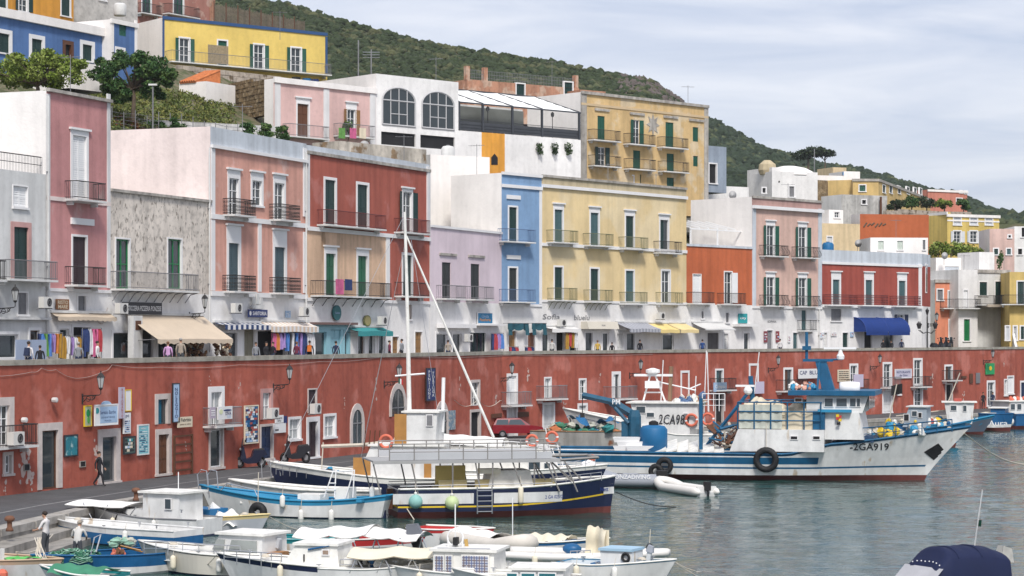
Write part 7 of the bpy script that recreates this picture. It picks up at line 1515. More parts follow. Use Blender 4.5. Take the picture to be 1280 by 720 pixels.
awning('grey striped awning under the yellow house beside a yellow awning', 769, 808, 403, 411, 1.6, mat('awning_grey', (.26, .27, .31), .85, .1, 2), mat('awning_grey_light', (.42, .43, .47), .85), 10, .3)
AYE = mat('awning_yellow', (.74, .58, .24), .85, .08)
awning('pale yellow awning right of the grey striped awning', 808, 832, 404, 412, 1.6, AYE, None, 8, .3); awning('pale yellow awning next to the grey sloped awning, the right one of two', 833, 856, 404, 412, 1.6, mat('awning_yellow_pale', (.72, .58, .30), .85, .08), None, 8, .3)
awning('sloped pale grey awning under the orange house', 864, 902, 403, 411, 1.7, mat('awning_pale_grey', (.60, .60, .59), .85, .08), None, 8, .12)
f = fac(726, 764); t = thing('shop_canopy', 'cream boxed shop canopy with small lettering under the yellow house', 'awning', (f.a.x, f.a.y, 0), f.rz); zt = f.z(745, 402); MB().hexa([(0, -.9, zt-.65), (f.L, -.9, zt-.65), (f.L, .0, zt-.65), (0, .0, zt-.65)], [(0, -.7, zt), (f.L, -.7, zt), (f.L, .0, zt), (0, .0, zt)]).build('canopy_box', mat('canopy_cream', (.60, .56, .48), .8, .08), t); lettering(t, 'FIORI', .16, f.L*.5, zt-.35, GREYIRON, y=-.83)
f = fac(915, 940); t = thing('shop_canopy', 'flat white canopy under the teal square sign', 'awning', (f.a.x, f.a.y, 0), f.rz); zt = f.z(927, 405); MB().box(.1, f.L-.1, -.9, 0, zt-.25, zt).build('canopy_box', STW, t)
# big blue barrel awning
f = fac(1067, 1122); t = thing('barrel_awning', 'big royal blue rounded awning under the crimson house', 'awning', (f.a.x, f.a.y, 0), f.rz)
zt, zb = f.z(1095, 397), f.z(1095, 419, -1.5); RB = mat('royal_blue_fabric', (.008, .035, .18), .75, .12, 1)
for i in range(2):
    a, b_ = f.L*i/2, f.L*(i+1)/2; mb = MB()
    mb.grid(lambda u, v: (a+.03+(b_-a-.06)*u, -1.6*math.sin(v*math.pi/2), zb+.35+(zt-zb-.35)*math.cos(v*math.pi/2)), 6, 8); mb.grid(lambda u, v: (a+.03+(b_-a-.06)*u, -1.6, zb+.35*v), 6, 1)
    if i == 0: mb.poly([(a+.03, 0, zb+.35)]+[(a+.03, -1.6*math.sin(v*math.pi/16), zb+.35+(zt-zb-.35)*math.cos(v*math.pi/16)) for v in range(9)])
    else: mb.poly([(b_-.03, 0, zb+.35)]+[(b_-.03, -1.6*math.sin(v*math.pi/16), zb+.35+(zt-zb-.35)*math.cos(v*math.pi/16)) for v in range(9)])
    mb.build('fabric', RB, t, True)
for i in range(3): x = f.L*i/2; MB().tube([(x, -1.6*math.sin(v*math.pi/16), zb+.36+(zt-zb-.35)*math.cos(v*math.pi/16)) for v in range(9)], .035, 4).build('hoop', mat('blue_hoop', (.015, .05, .24), .6), t)
for px0, px1, lab in ((629, 655, 'left'), (659, 677, 'right')):
    f = fac(px0, px1); t = thing('folded_sunshade', 'dark teal fringed door shade under the blue house, %s one' % lab, 'awning', (f.a.x, f.a.y, 0), f.rz); z1 = f.z(px0, 404); mb = MB()
    mb.grid(lambda u, v: (f.L*u, -.5-.1*math.sin(u*12), z1-.5*v-.12*abs(math.sin(u*9))*v), 20, 3); mb.grid(lambda u, v: (.0+.5*u, -.5-.1*v, z1-1.0*v), 4, 4); mb.grid(lambda u, v: (f.L-.5*u, -.5-.1*v, z1-1.0*v), 4, 4); mb.build('fabric', mat('dark_teal_fabric', (.02, .09, .12), .85, .2, 2), t); MB().tube([(0, 0, z1), (0, -.55, z1), (f.L, -.55, z1), (f.L, 0, z1)], .025, 4).build('frame', GREYIRON, t)
# ---------------------------------------------------------------- signs
def sign(fr_, label, pa, pb, yt, yb, m, lines=(), y=-.08, name='wall_sign', frame=None, cat='sign', th=.06, extra=None):
    pm = (pa+pb)/2; f0 = fr_(pm); f = f0; x0, x1 = f.x(pa, y), f.x(pb, y); z0, z1 = f.z(pm, yb, y), f.z(pm, yt, y); p = f.world((x0+x1)/2, y, (z0+z1)/2); W_, H_ = x1-x0, z1-z0
    t = thing(name, label, cat, p, f.rz); MB().box(-W_/2, W_/2, -th/2, th/2, -H_/2, H_/2).build('board', m, t)
    if frame:
        mb = MB(); e = min(.07, W_*.08); mb.box(-W_/2, W_/2, -th/2-.02, th/2, H_/2, H_/2+e).box(-W_/2, W_/2, -th/2-.02, th/2, -H_/2-e, -H_/2).box(-W_/2-e, -W_/2, -th/2-.02, th/2, -H_/2-e, H_/2+e).box(W_/2, W_/2+e, -th/2-.02, th/2, -H_/2-e, H_/2+e).build('frame', frame, t)
    for ln in lines:
        txt, cx, cz, hh, ww, mm = ln[:6]; vert = len(ln) > 6 and ln[6]
        lettering(t, txt, hh*H_, cx*W_, cz*H_, mm, y=-th/2-.012, wid=ww*W_, vert=vert)
    if extra: extra(t, W_, H_, -th/2-.008)
    return t
SW = mat('sign_white', (.72, .72, .72), .5, .05); SB = mat('sign_pale_blue', (.36, .50, .68), .5, .15, 2); INK = mat('sign_navy', (.015, .03, .13), .5); SBK = mat('sign_black', (.03, .03, .035), .5); STEAL = mat('sign_teal', (.02, .27, .29), .5); SCR = mat('sign_cream', (.66, .58, .44), .6, .1); SGR = mat('sign_green', (.02, .30, .10), .5)
def shapes(*sh):
    def ex(t, W_, H_, y):
        for nm, cx, cz, rx, rz_, m in sh:
            mb = MB(); mb.prism([(cx*W_+rx*W_*math.cos(a*math.pi/8), cz*H_+rz_*H_*math.sin(a*math.pi/8)) for a in range(16)], y-.008, y+.004); mb.build(nm, m, t)
    return ex
def rows(cols, x0, x1, z0, z1, n, seed, tall=.5):
    def ex(t, W_, H_, y):
        r = random.Random(seed); mbs = [MB() for _ in cols]
        for i in range(n):
            z = z0+(z1-z0)*(i+.5)/n; h_ = (z1-z0)/n*tall*H_; a = x0
            while a < x1-.04:
                b_ = min(x1, a+r.uniform(.08, .3)); k = r.randrange(len(cols)); mbs[k].box(a*W_, (b_-.03)*W_, y-.006, y+.004, z*H_-h_/2, z*H_+h_/2); a = b_
        for mb, c in zip(mbs, cols):
            if mb.f: mb.build('print', c, t, kind='stuff')
    return ex
sign(FF, 'long dark sign reading ROSTICCERIA PIZZERIA PONZESE above the beige awning', 153, 202, 378, 393, SBK, [('ROSTICCERIA PIZZERIA PONZESE', 0, 0, .42, .95, SW)], y=-.2)
sign(FF, 'carved brown wooden sign under the dusty pink house', 70, 86, 374, 387, mat('carved_wood', (.24, .11, .05), .8, .2, 3), [('RISTO', 0, .2, .35, .8, SCR), ('MARE', 0, -.22, .35, .75, SCR)])
sign(FF, 'dark blue shop sign under the ship ornament on the salmon house', 310, 334, 387, 396.5, INK, [('SARTORIA', .08, 0, .5, .72, SW)], y=-.25, extra=shapes(('emblem', -.4, 0, .05, .3, SW)))
t = thing('ship_ornament', 'small white ship ornament standing on the dark blue shop sign', 'ornament', at(FF(322), 322, 386, -.25), FF(322).rz); mb = MB(); mb.prism([(-.7, 0), (.7, 0), (.9, .25), (-.9, .25)], -.05, .05)
for x, h_ in ((-.5, .8), (0, 1.0), (.5, .75)): mb.prism([(x-.22, .3), (x+.22, .35), (x+.16, h_), (x-.12, h_)], -.03, .03)
mb.build('ship', GREYW, t)
sign(FF, 'small pale blue poster above the cream striped awning', 357, 363, 388.5, 397, SB, extra=rows([SW, SB], -.4, .4, -.35, .35, 4, 3))
def disc(label, px, py, rx, rz_, m, txt=None, tm=SW, ring=None):
    f = FF(px); p = at(f, px, py, -.15); t = thing('oval_sign', label, 'sign', p, f.rz); k = f.D(px)/F; sx = f.x(px+rx)-f.x(px)
    MB().prism([(sx*math.cos(a*math.pi/12), rz_*k*math.sin(a*math.pi/12)) for a in range(24)], -.05, .05).build('board', m, t)
    if ring: MB().prism([(sx*.8*math.cos(a*math.pi/12), rz_*k*.8*math.sin(a*math.pi/12)) for a in range(24)], -.06, -.051).build('ring', ring, t)
    if txt: lettering(t, txt, .14, 0, 0, tm, y=-.07, wid=sx*1.2)
disc('tall oval dark teal sign on the white wall under the cream house', 421, 391, 5, 9.5, mat('oval_teal', (.02, .13, .14), .5), 'Gelato', SB)
disc('round olive and brown sign left of an air conditioner', 459, 401, 4.2, 7, mat('olive_sign', (.20, .19, .07), .6, .2, 3), None, SW, mat('tan_sign', (.36, .30, .13), .6))
sign(FF, 'bright blue framed sign with orange lettering under the lilac house', 597, 615, 391.5, 404, mat('sign_blue', (.01, .18, .36), .5), [('Onda', 0, .2, .3, .5, SB), ('Pescheria', 0, -.15, .3, .75, mat('sign_orange', (.7, .3, .06), .5))], frame=SW)
for px, py, s_, lab, wd in ((689, 396, 'Sofia', 'dark script lettering reading Sofia on the white wall under the yellow house', 2.4), (727, 397, 'bluelu', 'small dark script lettering right of the Sofia lettering', 2.2), (965, 402, 'SOPHIA', 'tiny capital lettering on the white wall under the peach house', 1.4)):
    f = FF(px); t = thing('wall_lettering', lab, 'sign', at(f, px, py, -.03), f.rz); lettering(t, s_, .45 if px < 900 else .22, 0, 0, GREYIRON, y=0, wid=wd, slant=.2 if px < 900 else 0)
sign(FF, 'square teal sign with white lettering under the orange house', 923, 934, 392, 404, STEAL, [('city', 0, 0, .3, .7, SW)])
for pa, pb, y0, y1, m, lab in ((1039, 1046, 415, 420, SW, 'small red and white poster left of the blue awning'), (1024, 1030, 415, 423, SW, 'small pale poster at the foot of the crimson house'), (955, 959, 414, 428, mat('dark_red_poster', (.22, .05, .06), .6), 'dark red hanging cloth left of the peach house door'), (970, 974, 414, 428, MATS['dark_red_poster'], 'dark red hanging cloth right of the peach house door'), (985, 988, 419, 428, SW, 'narrow white notice on the peach house wall'), (1063, 1067, 415, 421, SB, 'small blue notice beside the dark door of the crimson house')):
    sign(FF, lab, pa, pb, y0, y1, m, name='wall_poster', cat='poster', extra=rows([MATS['dull_red'], SB, SW], -.4, .4, -.35, .35, 3, int(pa)))
# signs on the red wall
sign(WF, 'yellow framed narrow picture sign left of the white travel sign', 105.5, 113.5, 508, 532, mat('pale_sign_green', (.42, .5, .36), .6, .15, 3), frame=YEL, extra=shapes(('print', 0, .15, .28, .2, SGR), ('print', .05, -.2, .2, .18, MATS['vivid_green'])))
def archtop(t, W_, H_, y):
    MB().prism([(-W_*.24, H_*.48)]+[(-W_*.24*math.cos(a*math.pi/10), H_*.5+H_*.26*math.sin(a*math.pi/10)) for a in range(11)]+[(W_*.24, H_*.48)], -.03, .03).build('board_top', SB, t)
    MB().prism([(-.44*W_+.09*W_*math.cos(a*math.pi/8), .25*H_+.16*H_*math.sin(a*math.pi/8)) for a in range(16)], y-.008, y+.004).build('leaf_print', STEAL, t)
    MB().box(W_*-.3, W_*.5, y-.002, y+.003, -H_*.44, H_*.44).build('blue_print', SB, t)
sign(WF, 'white and pale blue arched travel sign reading Servizio Barche over a doorway', 119, 146, 507, 530, SW, [('Servizio Barche', .06, .14, .2, .72, INK), ('DAY BOAT SERVICE', .06, -.14, .1, .62, INK), ('PONZA', .06, -.32, .1, .3, INK)], y=-.5, frame=SW, extra=archtop)
sign(WF, 'tall narrow lilac vertical sign right of the travel sign', 148.5, 155.5, 484, 523, mat('lilac_sign', (.48, .45, .55), .6), [('RISTORANTE', 0, 0, .92, .35, MATS['dull_red'], True)], y=-.35)
sign(WF, 'white panel with a yellow edge behind the lilac vertical sign', 156, 163, 488, 513, SW, frame=YEL)
sign(WF, 'white and blue vertical notice below the yellow edged panel', 154, 163, 516, 542, SW, [('pc', 0, .32, .16, .5, INK)], extra=rows([SB, INK], -.35, .35, -.45, .15, 6, 5), y=-.15)
sign(WF, 'square framed turquoise picture beside the brown door', 81, 96, 545, 569, mat('turquoise_picture', (.02, .19, .24), .5, .3, 4, patch=((.35, .5, .5), .56, 3)), frame=SBK, name='wall_picture', cat='picture')
sign(WF, 'notice case full of small cards right of the glazed double door', 155, 168, 547, 566, mat('case_green', (.10, .16, .14), .6), frame=SBK, extra=rows([SW, SB, STEAL, SCR, SBK], -.45, .45, -.45, .45, 4, 11, .7), name='notice_case', cat='notice case', y=-.14)
sign(WF, 'tall turquoise information board with rows of white print', 172.5, 185, 532, 567, mat('sign_aqua', (.20, .47, .52), .5), [('MENU', 0, .4, .06, .5, SW)], frame=GREYW, extra=rows([SW, INK], -.4, .4, -.45, .32, 10, 21, .35))
sign(WF, 'tall blue and white vertical banner above the leaning rack', 216, 223.5, 480, 527, SB, [('NOLEGGIO', 0, .0, .8, .5, INK, True)], frame=SBK, y=-.3)
sign(WF, 'small cream sign reading Fabrizio beside the vertical banner', 222, 240, 521, 534, SCR, [('Fabrizio', .05, .22, .32, .7, SBK), ('pane e vino', 0, -.22, .2, .75, BROWN)], y=-.3)
sign(WF, 'white sign with a blue boat print on the red wall balcony', 272, 290, 508, 524, SW, [('DIVA', .2, -.05, .28, .4, INK), ('SUB', .25, -.3, .2, .25, SB)], extra=shapes(('print', .15, .2, .28, .07, INK), ('print', -.3, .1, .12, .2, mat('pale_lime', (.62, .66, .42), .6))), y=-1.0)
sign(WF, 'small lilac notice on the left side of the red wall balcony', 262.5, 269, 509, 523, mat('lilac_notice', (.40, .34, .42), .6), y=-.97, extra=rows([SW], -.35, .35, -.3, .3, 3, 4))
sign(WF, 'tall dark poster crowded with coloured photographs above the blue scooter', 306, 322, 508, 553, mat('poster_navy', (.02, .05, .12), .5), frame=SCR, name='wall_poster', cat='poster', extra=rows([INK, SBK, SB, SW, MATS['dull_red'], SCR, mat('skin_print', (.45, .26, .18), .6), CRATE], -.48, .48, -.49, .49, 16, 31, .9))
sign(WF, 'white lettered notice board beside the navy door', 342, 357, 529, 541, SW, extra=rows([SBK, SW, SW], -.4, -.1, -.35, .35, 2, 7))
sign(WF, 'white notice with black sketch above another white notice', 344, 354, 519, 528.5, SW, [('Mare', 0, .15, .3, .6, SBK), ('blu', -.05, -.2, .25, .4, SBK)])
sign(WF, 'small dark blue square sign right of the sketched notice', 354.5, 358.5, 520, 529, INK)
sign(WF, 'dark blue and white vertical hotel sign beside the tall mast', 533, 543.5, 461, 500, INK, [('PENSIONE', -.22, 0, .9, .3, SW, True), ('TORTUGA', .25, 0, .8, .3, SW, True)], frame=SBK, y=-.3)
sign(WF, 'round edged marine painting of blue shapes on the wall behind the covered boat', 561, 569, 513, 537, mat('marine_print', (.18, .26, .33), .6, .3, 5, patch=((.45, .45, .42), .53, 4)), name='wall_picture', cat='picture')
sign(WF, 'brown plaque left of the white door behind the red car', 614.5, 627, 517, 522, BROWN, name='plaque'); sign(WF, 'brown plaque right of the white door behind the red car', 647.5, 661, 515, 521, BROWN, name='plaque')
sign(WF, 'white and blue script sign hanging over a dark door behind the second boat', 892, 908, 478, 489.5, SB, [('Calypso', 0, 0, .5, .8, SW)], y=-.7)
sign(WF, 'lilac cloth hanging below a white window left of the trawler boom', 944, 955, 477, 492, mat('lilac_cloth', (.50, .46, .58), .8), name='wall_cloth', cat='cloth', y=-.4)
sign(WF, 'white sign with dark blue prints left of the trawler mast', 998, 1024, 461, 473, SW, [('CAP', -.28, .1, .4, .35, INK), ('BLU', .22, .1, .4, .4, INK)], y=-.4)
sign(WF, 'cream chalk menu sign right of the trawler mast', 1047, 1062, 462, 477, SCR, extra=rows([BROWN, SBK], -.42, .42, -.42, .42, 5, 13, .4))
sign(WF, 'lilac banner hanging from the balcony right of the menu sign', 1067, 1079, 468, 484, MATS['lilac_cloth'], y=-1.05)
sign(WF, 'lilac sign with dark lettering between two tall windows', 1119, 1139, 462, 472, mat('pale_lilac_sign', (.52, .50, .60), .6), [('RISTORANTE', 0, .18, .25, .85, INK), ('da Gino', .0, -.2, .25, .5, INK)], frame=SW)
sign(WF, 'square green sign with a yellow emblem near the right end of the red wall', 1232, 1243, 454, 468, SGR, extra=shapes(('emblem', .02, .05, .16, .2, YEL)), y=-.1)
for pa, pb, y0, y1, lab in ((1220, 1225, 466, 479, 'small dark grey shuttered hatch left of the green sign'), (1212, 1216, 467, 479, 'narrow dark hatch left of the grey hatch on the red wall'), (1202, 1208, 470, 473, 'small dark plaque high on the red wall')): sign(WF, lab, pa, pb, y0, y1, GREYIRON if pa == 1220 else BROWN, name='wall_hatch', cat='hatch')
for px, py, lab in ((28, 525, 'small lamp drop left of the brown door'), (66, 500, 'white security camera high on the red wall left of the lantern')):
    f = WF(px); t = thing('wall_spotlight', lab, 'spotlight', at(f, px, py, -.15), f.rz); MB().lathe([(.05, -.16), (.13, -.14), (.13, .1), (.06, .14)], (0, -.1, 0), 8, 0, 'y').build('housing', GREYW, t); MB().box(-.02, .02, -.1, .16, -.02, .02).build('bracket', IRON, t)
for px, py, w_, h_, lab in ((33, 584, 6, 7, 'small dark vent hole low on the wall left of the brown door'), (103, 580, 6, 6, 'small square vent low on the wall left of the walking man')):
    sign(WF, lab, px-w_/2, px+w_/2, py-h_/2, py+h_/2, DARK, frame=CONC, name='wall_vent', cat='vent', y=-.03)
# peeled plaster patches on the wall, real flakes a few millimetres thick
PATCH = mat('peeled_plaster', (.50, .40, .36), .95, .15, 2)
for px, py, s_, n in ((31, 582, 1.0, 16), (40, 600, .5, 9), (6, 603, .4, 5), (119, 566, .5, 7), (620, 500, .5, 8), (262, 474, .25, 4), (232, 560, .3, 6), (300, 480, .3, 5), (430, 500, .35, 6), (470, 480, .5, 7), (575, 480, .4, 6), (660, 470, .5, 8), (705, 505, .4, 6), (750, 470, .35, 6), (1030, 470, .5, 7), (1095, 495, .4, 6), (1165, 470, .6, 8), (1205, 495, .5, 7), (1255, 455, .4, 6)):
    f = WF(px); p = at(f, px, py, -.006); mb = MB(); r = random.Random(px)
    for i in range(n):
        cx, cz, rr = r.gauss(0, .35)*s_*.7, r.gauss(0, .55)*s_, r.uniform(.06, .26)*s_; k = 9
        mb.prism([(cx+rr*r.uniform(.5, 1.2)*math.cos(6.28*j/k), cz+rr*r.uniform(.6, 1.6)*math.sin(6.28*j/k)) for j in range(k)], -.004-.0007*i, .002)
    o = mb.build('plaster_patch', PATCH, wr, loc=p, rz=f.rz); o['kind'] = 'stuff'
# cables sagging along the wall and wires on the houses
for k, (pts, lab, fr_) in enumerate(((((-20, 470), (40, 465), (52, 460), (70, 462), (95, 473), (130, 464), (140, 456), (200, 459), (300, 456), (400, 452), (480, 446), (640, 444), (860, 441)), 'thin pale cable looping along the top of the red wall', WF), (((120, 398), (128, 405), (136, 378)), 'short loop of cable beside the pizzeria air conditioner', FF))):
    mb = MB()
    P_ = []
    for (a, ya), (b_, yb) in zip(pts, pts[1:]):
        for i in range(5): u = i/5; px = a+(b_-a)*u; P_.append(at(fr_(px), px, ya+(yb-ya)*u+2.2*math.sin(math.pi*u), -.05))
    tag(mb.tube(P_, .013, 4).build('wall_cable', mat('pale_cable', (.40, .30, .27), .8), None), lab, 'cable')
mb = MB(); P_ = []
for i in range(40): px = 568+20*i/39*3.6; P_.append(at(WF(px), px, 505-6*math.sin(i*.16*3.2) if False else 500+8*abs(math.sin(i*.2)), -.9))
tag(mb.tube(P_, .02, 3).build('bunting_string', ROPE), 'string of small flags sagging before the red wall beside the spar', 'bunting')
# drain pipes
for px, y0, y1, fr_, lab in ((60.5, 120, 440, FF, 'grey drainpipe between the grey house and the dusty pink house'), (262, 185, 440, FF, 'pale drainpipe at the corner of the weathered and salmon houses'), (382.8, 190, 440, FF, 'drainpipe between the salmon and red houses'), (1024.5, 386, 436, FF, 'drainpipe between the peach and crimson houses')):
    f = fr_(px); p = at(f, px, y1, -.13); h_ = f.z(px, y0)-p.z; t = thing('drainpipe', lab, 'pipe', p, f.rz); MB().tube([(0, 0, 0), (0, 0, h_)], .06, 6).build('pipe', GREYW, t); MB().box(-.09, .09, -.02, .1, h_*.33, h_*.33+.06).box(-.09, .09, -.02, .1, h_*.7, h_*.7+.06).build('clamps', GREYIRON, t)
# ---------------------------------------------------------------- goods before the shops
CL = [mat(n_, c_, .9, .25, 4) for n_, c_ in (('cloth_navy', (.03, .05, .15)), ('cloth_pink', (.55, .12, .25)), ('cloth_orange', (.55, .2, .05)), ('cloth_green', (.12, .28, .07)), ('cloth_lilac', (.33, .22, .48)), ('cloth_white', (.6, .6, .62)), ('cloth_red', (.4, .05, .06)), ('cloth_mustard', (.36, .20, .03)), ('cloth_blue', (.08, .20, .50)))]
def rack(label, pa, pb, ytop, cols, h_=1.25, y=-.7):
    f = fac(pa, pb); z1 = f.z((pa+pb)/2, ytop, y); t = thing('clothes_rack', label, 'clothes rack', (f.a.x, f.a.y, 0), f.rz); L = f.L
    MB().tube([(0, y, PZ), (0, y, z1+.05), (L, y, z1+.05), (L, y, PZ)], .025, 5).build('rail', GREYIRON, t); n = len(cols)
    for i, c in enumerate(cols):
        x0 = L*(i+.06)/n; w_ = L/n*.86; hh = h_*random.uniform(.8, 1.1); ph = random.random()*6
        mb = MB(); mb.grid(lambda u, v: (x0+w_*u*(1-.25*math.exp(-v*8))+w_*.1*math.exp(-v*8), y-.03+.06*math.sin(u*9+ph+v*2), z1-hh*v-.1*math.exp(-v*6)*abs(u-.5)*2), 8, 6); mb.grid(lambda u, v: (x0+w_*u, y+.06+.05*math.sin(u*9+ph), z1-hh*v), 8, 4)
        mb.build('garment', CL[c], t, True)
    return t
rack('rack of hanging clothes under the grey house, navy to orange', 33, 65, 417, [0, 8, 3, 8, 4, 2, 7]); rack('pale towels and ochre cloth hung left of the dusty pink house shop', 64, 74, 420, [7, 5]); rack('lilac and white clothes by the narrow shop window of the dusty pink house', 75, 88, 421, [4, 5, 7])
rack('navy and pink dresses hung in the dusty pink house shop opening', 90, 114, 411, [0, 0, 5, 1, 1, 6], 1.5)
rack('pink, orange and lilac clothes under the cream striped awning', 329, 350, 416, [1, 2, 4, 4, 8]); rack('blue and white clothes under the cream striped awning', 352, 382, 416, [5, 8, 4, 0, 5, 5], 1.5)
rack('dark and blue bags hung beside the dark teal shop', 604, 620, 417, [0, 6, 4, 8]); rack('low rack of dark red clothes under the blue house', 628, 640, 434, [6, 0, 6], .7); rack('low rack of dark clothes at the door of the blue house', 648, 660, 434, [0, 6, 0], .7); rack('brown clothes hung at the yellow house shop door', 699, 714, 416, [7, 6, 7, 5], 1.3)
BSK = mat('basket_brown', (.22, .12, .06), .9, .35, 5)
for pa, lab in ((245, 'stand of brown baskets and postcards under the beige awning end'), (277, 'stand of brown baskets and shells right of the beige awning')):
    f = FF(pa); t = thing('basket_stand', lab, 'stand', at(f, pa, 440, -1.0), f.rz); z0 = PZ-t.location.z; MB().tube([(0, 0, z0), (0, 0, z0+1.9)], .04, 5).build('post', BROWN, t)
    mb = MB()
    for i in range(70): a = random.uniform(0, 6.28); mb.ball((1.2*math.cos(a)*random.random(), .4*math.sin(a), z0+random.uniform(.5, 1.75)), random.uniform(.07, .15), i % 3, 6, 4)
    o = mb.build('baskets', [BSK, SCR, BROWN], t, kind='stuff')
f = fac(-20, 20); t = thing('glass_screen', 'pale bluish glass wind screen on the promenade at the left edge', 'screen', (f.a.x, f.a.y, 0), f.rz)
for i in range(2): MB().box(f.L*i/2+.05, f.L*(i+1)/2-.05, -2.0, -1.95, PZ, PZ+1.9).build('screen_pane', mat('bluish_panel', (.30, .36, .48), .25, .1, 1), t)
f = FF(182); t = thing('menu_pillar', 'grey pillar with a brown menu at the left under the beige awning', 'pillar', at(f, 169, 445, -.6), f.rz); MB().box(-.5, .5, -.2, .2, -.5, 2.4).build('pillar', GREYW, t); MB().box(-.3, .3, -.23, -.2, 1.55, 2.1).build('menu_board', BROWN, t)
# washing on the red house balcony and the pale pink balcony
for px, y0, y1, w_, c, lab in ((424, 349, 368, 10, CL[1], 'magenta towel over the cream storey balcony rail'), (435, 349, 363, 9, CL[0], 'dark navy cloth over the cream storey balcony rail')):
    f = FF(px); x0, x1 = f.x(px-w_/2, -.95), f.x(px+w_/2, -.95); z0, z1 = f.z(px, y1, -.95), f.z(px, y0, -.95); tag(MB().grid(lambda u, v: (x0+(x1-x0)*u, -.98-.03*math.sin(u*7), z1+(z0-z1)*v), 8, 6).build('drying_towel', c, None, True, loc=(f.a.x, f.a.y, 0), rz=f.rz), lab, 'towel')
for px, c, lab in ((427, CL[3], 'green patterned cloth on the pale pink house balcony'), (441, CL[1], 'pale pink towel on the pale pink house balcony'), (453, SCR, 'beige towel on the pale pink house balcony')):
    f = PP.fr; x0, x1 = f.x(px-4, -.95), f.x(px+4, -.95); z0, z1 = f.z(px, 173, -.95), f.z(px, 160, -.95); tag(MB().grid(lambda u, v: (x0+(x1-x0)*u, -.98-.03*math.sin(u*7), z1+(z0-z1)*v), 8, 6).build('drying_towel', c, None, True, loc=(f.a.x, f.a.y, 0), rz=f.rz), lab, 'towel')
f = PP.fr
for px, c, lab in ((380, BLACK, 'black bucket on the pale pink house roof'), (393, CRATE, 'blue bucket on the pale pink house roof'), (403, CL[0], 'dark bin at the right of the roof buckets')):
    t = thing('roof_bucket', lab, 'bucket', f.world(f.x(px), 1.0, PP.zt-.35)); MB().lathe([(.3, 0), (.38, .8), (.4, .82)], n=10).build('bucket', c, t)
# potted plants on house balconies
# ---------------------------------------------------------------- street furniture, vehicles
def bollard(px, py, lab):
    p = G(px, py, QZ); t = thing('mooring_bollard', lab, 'bollard', p); MB().lathe([(.16, 0), (.14, .1), (.1, .16), (.1, .38), (.2, .43), (.21, .52), (.14, .6), (.03, .62)], n=12).build('post', mat('rust_bollard', (.16, .075, .045), .85, .3, 3), t, True)
bollard(12, 664, 'rusty mushroom bollard at the lower left quay edge'); bollard(170, 626, 'rusty mushroom bollard behind the white cabin boat')
t = thing('leaning_rack', 'brown wooden rack of rails leaning on the red wall', 'rack', at(WF(218), 218, 592, -.25), WF(218).rz); f = WF(218); Lr = f.x(240, -.25)-f.x(218, -.25); hr = 2.1
for x in (0, Lr): MB().box(x-.06, x+.06, -.05, .05, -.1, hr).build('upright', BROWN, t)
for i in range(5): MB().box(.065, Lr-.065, -.03, .03, .1+i*.47, .2+i*.47).build('rail', BROWN, t)
def scooter_proto(body, seat):
    t = thing('parked_scooter', '', 'scooter')
    for x in (-.62, .62):
        o = MB().torus((x, 0, .26), .2, .065, 'y', 16, 6).build('wheel', BLACK, t, True); MB().lathe([(.13, -.03), (.13, .03)], (x, 0, .26), 12, 0, 'y').build('rim', GREYIRON, o)
    MB().prism([(-.92, .60), (-.78, .84), (-.15, .80), (-.04, .5), (.26, .42), (.40, .96), (.56, .92), (.5, .3), (.2, .2), (-.3, .22), (-.52, .34), (-.6, .5)], -.19, .19).hexa([(.45, -.2, .4), (.62, -.17, .4), (.62, .17, .4), (.45, .2, .4)], [(.38, -.2, .98), (.50, -.12, 1.0), (.50, .12, 1.0), (.38, .2, .98)]).build('body', body, t)
    MB().hexa([(-.8, -.13, .8), (-.15, -.13, .78), (-.15, .13, .78), (-.8, .13, .8)], [(-.72, -.1, .9), (-.2, -.1, .86), (-.2, .1, .86), (-.72, .1, .9)]).build('seat', seat, t); MB().tube([(.62, 0, .26), (.42, 0, 1.02)], .03, 6).tube([(.38, -.34, 1.05), (.44, 0, 1.03), (.38, .34, 1.05)], .02, 5).build('handlebar', BLACK, t); MB().hexa([(.5, -.14, 1.0), (.52, -.14, 1.0), (.52, .14, 1.0), (.5, .14, 1.0)], [(.40, -.12, 1.36), (.42, -.12, 1.36), (.42, .12, 1.36), (.40, .12, 1.36)]).build('windscreen', SWIN, t); MB().ball((.56, 0, .86), .07, 0, 8, 5).build('headlight', FROST if False else MATS['frosted_glass'], t)
    for s in (-1, 1): MB().tube([(.4, s*.2, 1.05), (.38, s*.3, 1.25)], .012, 4).box(.35, .38, s*.3-.06, s*.3+.06, 1.2, 1.3).build('mirror', BLACK, t)
    return t
SCB = mat('scooter_black', (.02, .02, .025), .3, .1, spec=.5); SCN = mat('scooter_blue', (.012, .014, .035), .3, .1, spec=.5)
s1 = scooter_proto(SCN, BLACK); s1.location = G(313, 585, QZ); s1.rotation_euler.z = math.radians(200); s1['label'] = 'blue scooter parked by the photo poster on the quay'; s1['group'] = 'parked scooters'; s1.scale = (1.05, 1.1, 1.28)
s2 = scooter_proto(SCB, BLACK); s2.location = G(369, 579, QZ); s2.rotation_euler.z = math.radians(195); s2['label'] = 'black scooter parked under the white window on the quay'; s2['group'] = 'parked scooters'; s2.scale = (1.05, 1.1, 1.28)
for i, px in enumerate((1172, 1180, 1188)):
    o = dup(s2, W(px, poly_D(WAL, px)+2.2, PZ+.25), .6+.3*i, 'dark scooter parked on the promenade beside the coral house, %s of three' % ('leftmost', 'middle one', 'rightmost')[i])
